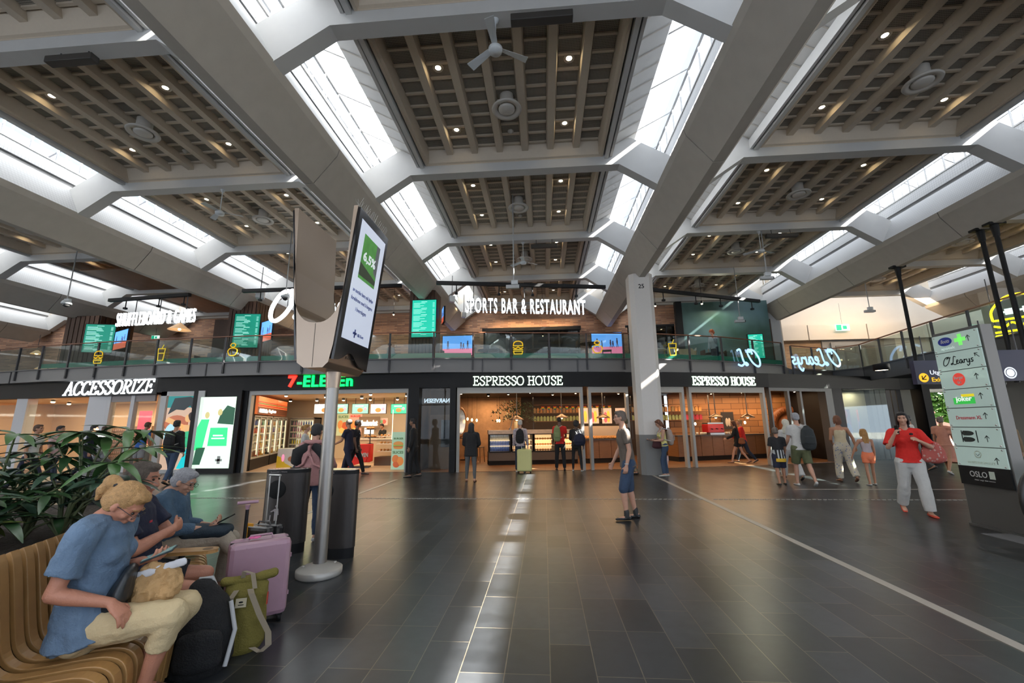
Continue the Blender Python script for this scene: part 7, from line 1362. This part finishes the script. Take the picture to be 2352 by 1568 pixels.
# things in laps and on the floor
def crumple(name, pts, rad, side, m, label, cat, amp=.012, sc_=12, vox=.008): S = Sculpt(); S.limb(pts, rad, side, 14); o = S.done(name, m, vox, None, amp, sc_, 1); return tag(o, label, cat)
q = f1(352, 1352, .05); bagc = mat('kraft_paper', (.46, .28, .12), .75, nz=.25, nzs=15, bump=.4, bs=25)
pb = empty('paper_bag', q, 0, 'crumpled brown paper bag with a white napkin fold on the lap of the blond woman', 'paper bag'); S = Sculpt(); S.limb([V((-.03, -.02, -.085)), V((0, 0, .0)), V((.05, .02, .085))], [(.115, .065), (.125, .07), (.12, .035)], D1, 14); o_ = S.done('bag_body', bagc, .010, pb, .034, 16, 0); o_.data.polygons.foreach_set('use_smooth', [False]*len(o_.data.polygons))
S = Sculpt(); S.limb([V((-.09, -.05, .075))-N1*.02, V((.13, .05, .135))], [(.024, .010), (.024, .010)], V((0, 0, 1)), 10); S.done('napkin', mat('napkin', (.62, .62, .65), .8), .007, pb, .004, 20, 0)
q = f1(282, 1352, -.02); hb = empty('handbag', q, 0, 'small black leather handbag on the lap of the blond woman', 'bag'); S = Sculpt(); S.limb([V((-.05, 0, -.07)), V((0, 0, .0)), V((.02, .01, .09))], [(.13, .06), (.13, .055), (.10, .03)], N1-D1*.3, 14); S.done('bag_body', mat('black_leather', (.014, .018, .022), .4), .009, hb, .006, 14, 1); mb(steel).ell((.045, -.07, .05), (.008, .008, .008)).build('clasp', parent=hb)
# black backpack on the floor
p = aZ(445, 1560, 0); bb = empty('backpack', (p.x-.04, p.y+.08, 0), math.radians(25), 'large black backpack standing on the floor between the seated people', 'backpack'); S = Sculpt(); S.limb([V((0, 0, .08)), V((0, .0, .25)), V((-.02, .0, .42)), V((-.03, 0, .52))], [(.19, .14), (.19, .15), (.15, .12), (.08, .06)], V((1, 0, 0)), 18); S.done('bag_body', cloth('bag_black', (.010, .010, .011), .1, .4), .011, bb, .014, 8, 2)
S = Sculpt(); S.limb([V((.02, -.14, .10)), V((.02, -.15, .26))], [(.14, .05), (.13, .05)], V((1, 0, 0))); S.done('front_pocket', cloth('bag_black', (.01,)*3), .011, bb, .008, 10, 2); mb(mat('strap_dark')).tube([(-.08, .02, .50), (-.05, .0, .58), (.02, .0, .58), (.05, .02, .50)], .012, 6).build('handle', parent=bb)
mb(mat('strap_dark')).tube([(.15, -.02, .42), (.20, -.06, .25), (.17, -.10, .05)], .015, 6).build('strap', parent=bb)
# lilac suitcase
lil = mat('suitcase_lilac', (.40, .24, .30), .3, nz=.05); p = aZ(572, 1442, 0); r = suitcase('suitcase', (p.x-.04, p.y+.10, 0), math.radians(38), .46, .26, .60, lil, 'lilac hard suitcase with a pink tag standing beside the bench', 0, ribs=False)
b = mb(lil); 
for sx in (-1, 1): b.add([(sx*.05, -.134, .60), (sx*.15, -.134, .32), (sx*.18, -.134, .32), (sx*.11, -.134, .62)], [(0, 1, 2, 3)])
b.build('ridges', parent=r); mb(black).tube([(-.12, .10, .64), (-.12, .10, .90)], .014).build('telescopic_handle', parent=r); mb(lil).tube([(-.12, .10, .89), (-.12, .10, .93)], [.014, .022]).tube([(-.20, .10, .95), (-.04, .10, .95)], .014).build('grip', parent=r)
pk_ = mb(mat('tag_pink', (.85, .15, .40), .5))
for j in range(5): pk_.ell((-.05+.028*math.cos(j*1.257), -.02+.028*math.sin(j*1.257), .675), (.022, .022, .006), 8, 5)
pk_.build('flower_tag', parent=r)
for z in (.20, .50): mb(lil).bx((.235, -.05, z), (.015, .03, .03)).build('corner_stud', parent=r)
# small black suitcase
p = aZ(600, 1330, 0); r = suitcase('suitcase', (aY(604, 1238, 4.75).x, 4.75, 0), math.radians(-15), .36, .24, .48, mat('case_black', (.02, .02, .022), .25), 'small glossy black suitcase with an orange tag between the lilac suitcase and the bin', .52); mb(mat('tag_orange', (.85, .38, .02), .5)).box(-.13, -.09, -.14, -.125, .42, .56).box(-.12, -.02, -.13, -.12, .54, .57).build('orange_tag', parent=r)
# olive roll-top backpack
p = aZ(548, 1500, 0); ob = empty('backpack', (p.x-.01, p.y+.02, 0), math.radians(22), 'olive green roll-top backpack with pale straps leaning on the lilac suitcase', 'backpack'); ol = cloth('olive_bag', (.17, .14, .025), .15, .35); ob.rotation_euler.x = -.10
S = Sculpt(); S.limb([V((0, 0, .06)), V((0, 0, .2)), V((0, 0, .38)), V((0, 0, .44))], [(.15, .09), (.155, .095), (.14, .08), (.14, .05)], V((1, 0, 0)), 18); S.done('bag_body', ol, .01, ob, .010, 10, 2)
S = Sculpt(); S.limb([V((-.15, 0, .47)), V((0, 0, .465)), V((.17, 0, .50))], [(.045, .035)]*3, V((0, 1, 0)), 12); S.done('roll_top', ol, .01, ob, .006, 12, 1)
web = mat('webbing', (.27, .22, .155), .8); tw = lambda pts, w_: [mb(web).add([(x-w_*.5, y, z) for x, y, z in pts]+[(x+w_*.5, y, z) for x, y, z in pts]+[(x-w_*.5, y-.006, z) for x, y, z in pts]+[(x+w_*.5, y-.006, z) for x, y, z in pts], [(i, i+1, len(pts)+i+1, len(pts)+i) for i in range(len(pts)-1)]+[(2*len(pts)+i, 3*len(pts)+i, 3*len(pts)+i+1, 2*len(pts)+i+1) for i in range(len(pts)-1)]+[(i, 2*len(pts)+i, 2*len(pts)+i+1, i+1) for i in range(len(pts)-1)]+[(len(pts)+i, len(pts)+i+1, 3*len(pts)+i+1, 3*len(pts)+i) for i in range(len(pts)-1)]).build('strap', parent=ob)]
tw([(-.05, -.08, .42), (-.07, -.115, .38), (-.09, -.125, .22), (-.095, -.115, .06)], .035); tw([(.04, -.08, .42), (.06, -.13, .40), (.13, -.14, .26), (.20, -.14, .14), (.21, -.14, .06), (.16, -.13, .02), (.10, -.11, .05)], .04); tw([(-.03, -.03, .49), (-.02, -.05, .54), (.04, -.06, .52), (.07, -.08, .42)], .03)
mb(mat('label_cream', (.55, .48, .33), .7)).box(-.04, .03, -.110, -.105, .31, .37).m(black).ell((-.005, -.111, .345), (.015, .002, .006), 8, 5).box(-.022, .014, -.112, -.110, .325, .33).build('patch', parent=ob); mb(mat('tag_red', (.45, .04, .02), .6)).box(.15, .155, -.06, -.03, .30, .38).build('side_tag', parent=ob)
# jacket hung over the bench back at the left edge
crumple('draped_jacket', [ringp(15.5, 4.84, .98), ringp(15.5, 4.90, .75), ringp(15.8, 4.95, .50)], [(.16, .05), (.17, .05), (.15, .06)], ringp(20, 5, 0)-ringp(14, 5, 0), CL['black'], 'black jacket draped over the bench back at the left edge', 'jacket', .02, 7, .012)
# ================================================================ two-sided display on its pole
dp = empty('advertising_display', (-2.52, 4.85, 0), 0, 'tall silver double-sided advertising display on a round pole', 'display'); sil = mat('silver_paint', (.34, .27, .215), .34, .85, nz=.05, nzs=2); base_m = mat('base_pale', (.48, .46, .42), .4, .3)
mb(base_m).lathe([(.001, 0), (.235, 0), (.24, .015), (.24, .065), (.225, .075), (.08, .125), (.001, .13)], (0, 0, 0), 40).build('base', parent=dp)
for a_ in (.6, 3.6): mb(base_m).lathe([(.001, .112), (.016, .112), (.018, .10)], (.16*math.cos(a_), .16*math.sin(a_), 0), 12).build('bolt_cover', parent=dp)
mb(mat('pole_grey', (.33, .31, .29), .35, .8)).tube([(0, 0, .1), (0, 0, 2.05)], .072, 28).build('pole', parent=dp); mb(sil).tube([(0, 0, 2.05), (0, 0, 2.32)], [.078, .098], 28).build('collar', parent=dp)
yn, yf = -.45, .47; zt, zb = 4.17, 2.30
# section (x,z): outer faces flare outwards, U valley between
outl = [(-.20, zb), (-.23, 2.5), (-.40, zt)]; outr = [(.16, zb), (.20, 2.5), (.385, zt)]
val = [(.335, zt)]+[(-.02+.295*math.copysign(abs(math.cos(t))**.8, math.cos(t)), 3.22-.47*math.sin(t)) for t in [PI*j/24 for j in range(25)]]+[(-.345, zt)]
pr = outl[::-1]+[(-.12, zb-.06), (.10, zb-.06)]+outr+val
b = mb(sil)
n = len(pr); vs = [(x, yn, z) for x, z in pr]+[(x, yf, z) for x, z in pr]; fs = [(i, (i+1) % n, n+(i+1) % n, n+i) for i in range(n)]; b.add(vs, fs)
me_faces = [list(range(n))[::-1], list(range(n, 2*n))]; b.add(vs, me_faces); b.build('body', parent=dp, bevel=.006)
mb(mat('joint_dark')).box(-.022, -.018, yn-.003, yn+.01, zb-.05, 2.74).build('seam', parent=dp)
# right outer face: frame of (y, z') plane
def face_pt(side, v, z, o=0):
    pts = outr if side > 0 else outl
    (x0, z0), (x1, z1) = pts[1], pts[2]; x = x0+(x1-x0)*(z-z0)/(z1-z0); nx = V((abs(z1-z0), 0, -abs(x1-x0)*1.0)).normalized(); return V((x+side*nx.x*o, v, z+nx.z*o))
for side in (1, -1):
    q = mb(mat('bezel_black', (.012, .012, .014), .12)); F = lambda v, z, o: face_pt(side, v, z, o)
    a = [(yn+.02, zb+.10), (yn+.02, zt-.02), (yf-.02, zt-.02), (yf-.02, zb+.0)]
    wave = [(yn+(yf-yn)*t, zb+.035+.13*math.exp(-((t-.42)/.2)**2)-.02*t) for t in [j/20 for j in range(1, 20)]]
    pts = [(yn+.015, zt-.015), (yn+.015, zb+.035)]+wave+[(yf-.015, zb+.0), (yf-.015, zt-.015)]
    vs = [F(v, z, .03) for v, z in pts]+[F(v, z, .0) for v, z in pts]; m_ = len(pts); q.add(vs, [list(range(m_)) if side < 0 else list(range(m_))[::-1]]+[(i, (i+1) % m_, m_+(i+1) % m_, m_+i) for i in range(m_)])
    q.build('bezel', parent=dp)
    sc_ = mb(mat('ad_screen', (.6, .64, .75), .25, emis=(.62, .68, .82), es=.55)); vs = [F(v, z, .034) for v, z in ((yn+.09, 2.60), (yf-.09, 2.60), (yf-.09, zt-.12), (yn+.09, zt-.12))]; sc_.add(vs, [(0, 1, 2, 3)]); sc_.build('display', parent=dp)
    if side > 0:
        def on(v0, z0, s_, M_=None): # matrix mapping local x->+y, z->z on the tilted face
            ex = V((0, 1, 0)); p0 = F(v0, z0, .037); ez = (F(v0, z0+1, .037)-p0).normalized(); ey = ez.cross(ex).normalized(); return Matrix(((ex.x, ey.x, ez.x, p0.x), (ex.y, ey.y, ez.y, p0.y), (ex.z, ey.z, ez.z, p0.z), (0, 0, 0, 1)))
        pg = mb(mat('ad_photo_green', (.06, .25, .05), .5, nz=.7, nzs=9, emis=(.08, .30, .05), es=.35)); vs = [F(v, z, .036) for v, z in ((yn+.22, 3.36), (yf-.22, 3.36), (yf-.22, 3.92), (yn+.22, 3.92))]; pg.add(vs, [(0, 1, 2, 3)])
        pg.m(mat('ad_photo_dark', (.04, .06, .03), .5)).add([F(v, z, .0365) for v, z in ((yn+.22, 3.40), (yf-.22, 3.40), (yf-.22, 3.46), (yn+.22, 3.56))], [(0, 1, 2, 3)]); pg.m(mat('ad_photo_grey', (.18, .2, .22), .5)).add([F(v, z, .0362) for v, z in ((yf-.32, 3.55), (yf-.22, 3.50), (yf-.22, 3.92), (yf-.32, 3.92))], [(0, 1, 2, 3)]).build('picture', parent=dp)
        ink = mat('ad_ink', (.02, .06, .28), .5); wt_ = mat('ad_white_text', (.8, .85, .9), .5, emis=(.8, .85, .9), es=.5)
        text('words', '6,5%', on(.0, 3.58, 1), wt_, parent=dp, h=.14, w=.36, bold=.03, ext=.001)
        for s_, z, w_ in (('av norske barn må hjelpe', 3.16, .58), ('foreldrene med å fungere', 3.06, .60), ('i hverdagen', 2.95, .30)): text('words', s_, on(.0, z, 1), ink, parent=dp, h=.062, w=w_, ext=.001, bold=.006)
        text('words', 'Blå Kors', on(.10, 2.68, 1), ink, parent=dp, h=.038, w=.17, ext=.001, bold=.012); strokes('cross', [[(-.06, .0), (-.06, .085)], [(-.1, .045), (-.02, .045)]], ink, on(0, 2.66, 1), .028, dp, .001)
        text('words', 'JCDecaux', on(-.07, zb+.075, 1), black, parent=dp, h=.034, w=.24, ext=.001, bold=.01)
b = mb(mat('spike_steel', (.6, .6, .6), .3, 1)); rnd = random.Random(5)
for side in (1,):
    for j in range(26):
        y = yn+.05+(yf-yn-.1)*j/25; x = .36
        for q in (-1, 1): b.tube([(x, y, zt), (x+q*rnd.uniform(.02, .06), y+rnd.uniform(-.03, .03), zt+rnd.uniform(.08, .13))], .0012, 4)
b.build('bird_spikes', parent=dp)
# ================================================================ bins
binm = mat('bin_graphite', (.055, .048, .045), .38, .5, nz=.08)
def bin_(x, y, rz, label, front=True):
    r = empty('litter_bin', (x, y, 0), rz, label, 'bin'); pr = []
    for j in range(33): t = PI+PI*j/32; pr.append((.27*math.cos(t), .13*math.sin(t)*1.0))       # bowed front
    pr += [(.27, .02)]+[(.27*math.cos(t), .10*math.sin(t)+.02) for t in [PI*j/24 for j in range(1, 24)]]+[(-.27, .02)]
    b = mb(binm); b.prism(pr, .12, 1.0, 'z').build('body', parent=r); mb(black).prism([(a*.97, c_*.97) for a, c_ in pr], 0, .12, 'z').build('plinth', parent=r); mb(black).prism([(a*1.01, c_*1.01) for a, c_ in pr], 1.0, 1.045, 'z').build('rim', parent=r); mb(mat('bin_lid', (.35, .30, .26), .22, .9)).prism([(a*.97, c_*.97) for a, c_ in pr], 1.045, 1.055, 'z').build('lid', parent=r)
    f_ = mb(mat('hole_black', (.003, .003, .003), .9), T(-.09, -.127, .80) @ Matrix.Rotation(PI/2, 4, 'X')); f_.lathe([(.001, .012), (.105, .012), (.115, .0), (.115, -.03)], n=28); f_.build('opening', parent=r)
    wp = mat('pictogram_pale', (.42, .38, .38), .5); S_ = .30; g = mb(wp, T(-.09, -.136, .42))
    g.ell((.02, 0, .175), (.016, .004, .018)).prism([(-.002, .145), (.045, .145), (.052, .07), (.042, .07), (.040, .0), (.025, .0), (.022, .07), (.018, .07), (.016, .0), (.0, .0), (.0, .11), (-.03, .125), (-.045, .118), (-.045, .105), (-.03, .108)], -.004, .0).prism([(-.09, .0), (-.045, .0), (-.04, .07), (-.052, .07), (-.054, .012), (-.08, .012), (-.084, .07), (-.095, .07)], -.004, 0).build('pictogram', parent=r)
    text('words', 'Restavfall | Waste', T(-.08, -.137, 1.012), wp, parent=r, h=.016, w=.2, ext=.001); return r
p = aY(652, 1080, 5.5); bin_(p.x, 5.62, math.radians(14), 'left graphite litter bin with round opening and pictogram'); p = aY(767, 1080, 5.4); bin_(p.x+.02, 5.50, math.radians(-6), 'right graphite litter bin mostly hidden behind the display pole')
# ================================================================ signpost totem at the right
tt = empty('signpost', (6.60, 7.45, 0), -PI/2, 'tall illuminated glass signpost listing shops with arrows at the right edge', 'signpost')
W_ = .76; gp = mat('totem_glass', (.30, .39, .36), .18, emis=(.42, .54, .49), es=.40, coat=.5); gm2 = mat('totem_body', (.075, .072, .07), .4)
mb(gm2).box(-.01, W_+.01, .0, .16, .03, 3.02).build('body', parent=tt, bevel=.004); mb(mat('totem_side', (.20, .19, .18), .4, .3)).box(W_+.01, W_+.022, .0, .16, .03, 3.02).build('side_panel', parent=tt); mb(gm2).box(-.02, W_+.03, -.03, .18, 0, .03).build('base', parent=tt)
zs = [2.975-.297*i for i in range(8)]
ink = mat('sign_ink', (.02, .03, .03), .5)
for i in range(7):
    pnl = mb(gp).box(.005, W_-.005, -.03, -.012, zs[i+1]+.006, zs[i]-.006).build('glass_panel', parent=tt)
    st_ = mb(steel)
    for x in (.04, W_-.04):
        for z in (zs[i]-.03, zs[i+1]+.03): st_.add([], []); mb(steel, T(x, -.032, z) @ Matrix.Rotation(PI/2, 4, 'X')).lathe([(.001, .006), (.011, .006), (.012, -.02)], n=10).build('fixing', parent=pnl)
    z = (zs[i]+zs[i+1])/2; y = -.034
    ax, az = (.675, z+.04) if i == 1 else (.60, z+.02) if i < 5 else ((.55, z-.02) if i == 5 else (.62, z-.04)); s_ = .045
    d_ = (-.7, .7) if i == 1 else (0, 1); tip = (ax+d_[0]*s_, az+d_[1]*s_); tail = (ax-d_[0]*s_, az-d_[1]*s_); n_ = (-d_[1], d_[0])
    strokes('arrow', [[tail, tip], [(tip[0]-d_[0]*.035+n_[0]*.03, tip[1]-d_[1]*.035+n_[1]*.03), tip, (tip[0]-d_[0]*.035-n_[0]*.03, tip[1]-d_[1]*.035-n_[1]*.03)]], ink, T(0, y, 0), .009, pnl, .002)
    def disc(x, z_, rx, rz_, m, yy=-.034, nm='logo'): mb(m, T(x, yy, z_) @ Matrix.Rotation(PI/2, 4, 'X') @ Matrix.Diagonal((rx, rz_, 1, 1))).lathe([(.001, 0), (1, 0)], n=32).build(nm, parent=pnl)
    if i == 0:
        disc(.22, z+.03, .12, .07, mat('logo_blue', (.01, .03, .28), .4)); text('words', 'Boots', T(.22, -.036, z+.005), white, parent=pnl, h=.06, w=.15, ext=.001, shear=.3, bold=.01); text('words', 'apotek', T(.25, y, z-.115), mat('pale_ink', (.75, .85, .8), .5, emis=(.8, 1, .9), es=.3), parent=pnl, h=.055, w=.24, ext=.001, bold=.01)
        mb(mat('cross_green', (.15, .6, .12), .5, emis=(.2, .8, .15), es=.7)).box(.44, .50, y-.002, y, z-.07, z+.11).box(.38, .56, y-.002, y, z-.01, z+.05).build('cross', parent=pnl)
    if i == 1: strokes('script', [[(.12+px_*.135, z-.06+pz_*.12) for px_, pz_ in g_] for g_ in olearys], ink, T(0, y, 0), .012, pnl, .002)
    if i == 2: disc(.32, z, .10, .10, mat('logo_red2', (.70, .04, .03), .5, emis=(.9, .08, .05), es=.4)); text('words', 'Burger', T(.32, -.036, z-.01), white, parent=pnl, h=.06, w=.15, ext=.001, bold=.015); text('words', 'fri', T(.32, -.036, z-.07), white, parent=pnl, h=.045, w=.06, ext=.001, bold=.012)
    if i == 3:
        mb(mat('logo_green', (.03, .45, .06), .5, emis=(.04, .55, .08), es=.5)).box(.16, .50, y-.002, y, z-.09, z+.01).build('logo', parent=pnl); mb(mat('logo_yellow', (.8, .65, .02), .5, emis=(.9, .75, .02), es=.5)).box(.30, .50, y-.002, y, z+.02, z+.06).build('logo', parent=pnl); text('words', 'joker', T(.33, -.037, z-.07), mat('bright_white', (.9, .9, .9), .5, emis=(1, 1, 1), es=.6), parent=pnl, h=.10, w=.26, ext=.001, bold=.02)
    if i == 4: text('words', 'Dressmann XL', T(.34, y, z-.03), mat('ink_red', (.55, .03, .05), .5), parent=pnl, h=.055, w=.40, ext=.001, bold=.015)
    if i == 5:
        mb(ink).box(.17, .185, y-.002, y, z-.08, z+.10).box(.40, .415, y-.002, y, z-.08, z+.10).box(.20, .25, y-.002, y, z-.075, z+.0).box(.20, .25, y-.002, y, z+.02, z+.095).build('logo', parent=pnl)
        for zz in (z-.038, z+.057): mb(ink, T(.27, y-.001, zz) @ Matrix.Rotation(PI/2, 4, 'X') @ Matrix.Diagonal((.10, .037, 1, 1))).lathe([(.001, 0), (1, 0)], n=24).build('logo', parent=pnl)
    if i == 6:
        pi_ = mat('pale_ink2', (.55, .62, .5), .5); disc(.36, z+.04, .055, .055, pi_); disc(.36, z+.04, .04, .04, gp, -.036); strokes('mark', [[(.33, z+.05), (.36, z+.02), (.39, z+.05)]], ink, T(0, -.037, 0), .006, pnl, .001); text('words', 'VINMONOPOLET', T(.38, y, z-.10), pi_, parent=pnl, h=.035, w=.42, ext=.001)
mb(black).box(.0, W_, -.03, -.01, .62, .895).build('black_panel', parent=tt); text('words', 'OSLO', T(.30, -.034, .745), white, parent=tt, h=.085, w=.26, ext=.001, bold=.006); mb(mat('logo_pale', (.6, .65, .55), .5)).box(.46, .54, -.034, -.031, .735, .845).build('logo', parent=tt); text('words', 'Nær sagt det meste', T(.38, -.034, .69), white, parent=tt, h=.022, w=.30, ext=.001)
# escalator newel at the right edge
p = aY(2349, 1140, 6.1); r = empty('escalator', (p.x+.42, 6.1, 0), 0, 'black escalator handrail end just entering at the right edge', 'escalator'); b = mb(mat('rubber_black', (.01, .01, .011), .35))
pts = [(-.42+.25+.25*math.cos(t), 0, .55+.40*math.sin(t)) for t in [PI*1.5-PI*1.0*j/12 for j in range(13)]]+[(.6, 0, .95), (1.6, 0, .95)]; b.tube(pts, .045, 12).build('handrail', parent=r); mb(darkgrey).box(-.3, 1.6, -.06, .06, 0, .45).build('skirt', parent=r); mb(rail_glass).box(-.15, 1.6, -.01, .01, .45, .93).build('balustrade', parent=r)
mb(mat('mat_steel', (.20, .20, .21), .5, .5)).box(6.2, 8.5, 5.9, 6.9, 0, .006).build('floor_plate', label='metal floor plate in front of the escalator at the right edge', cat='floor plate')
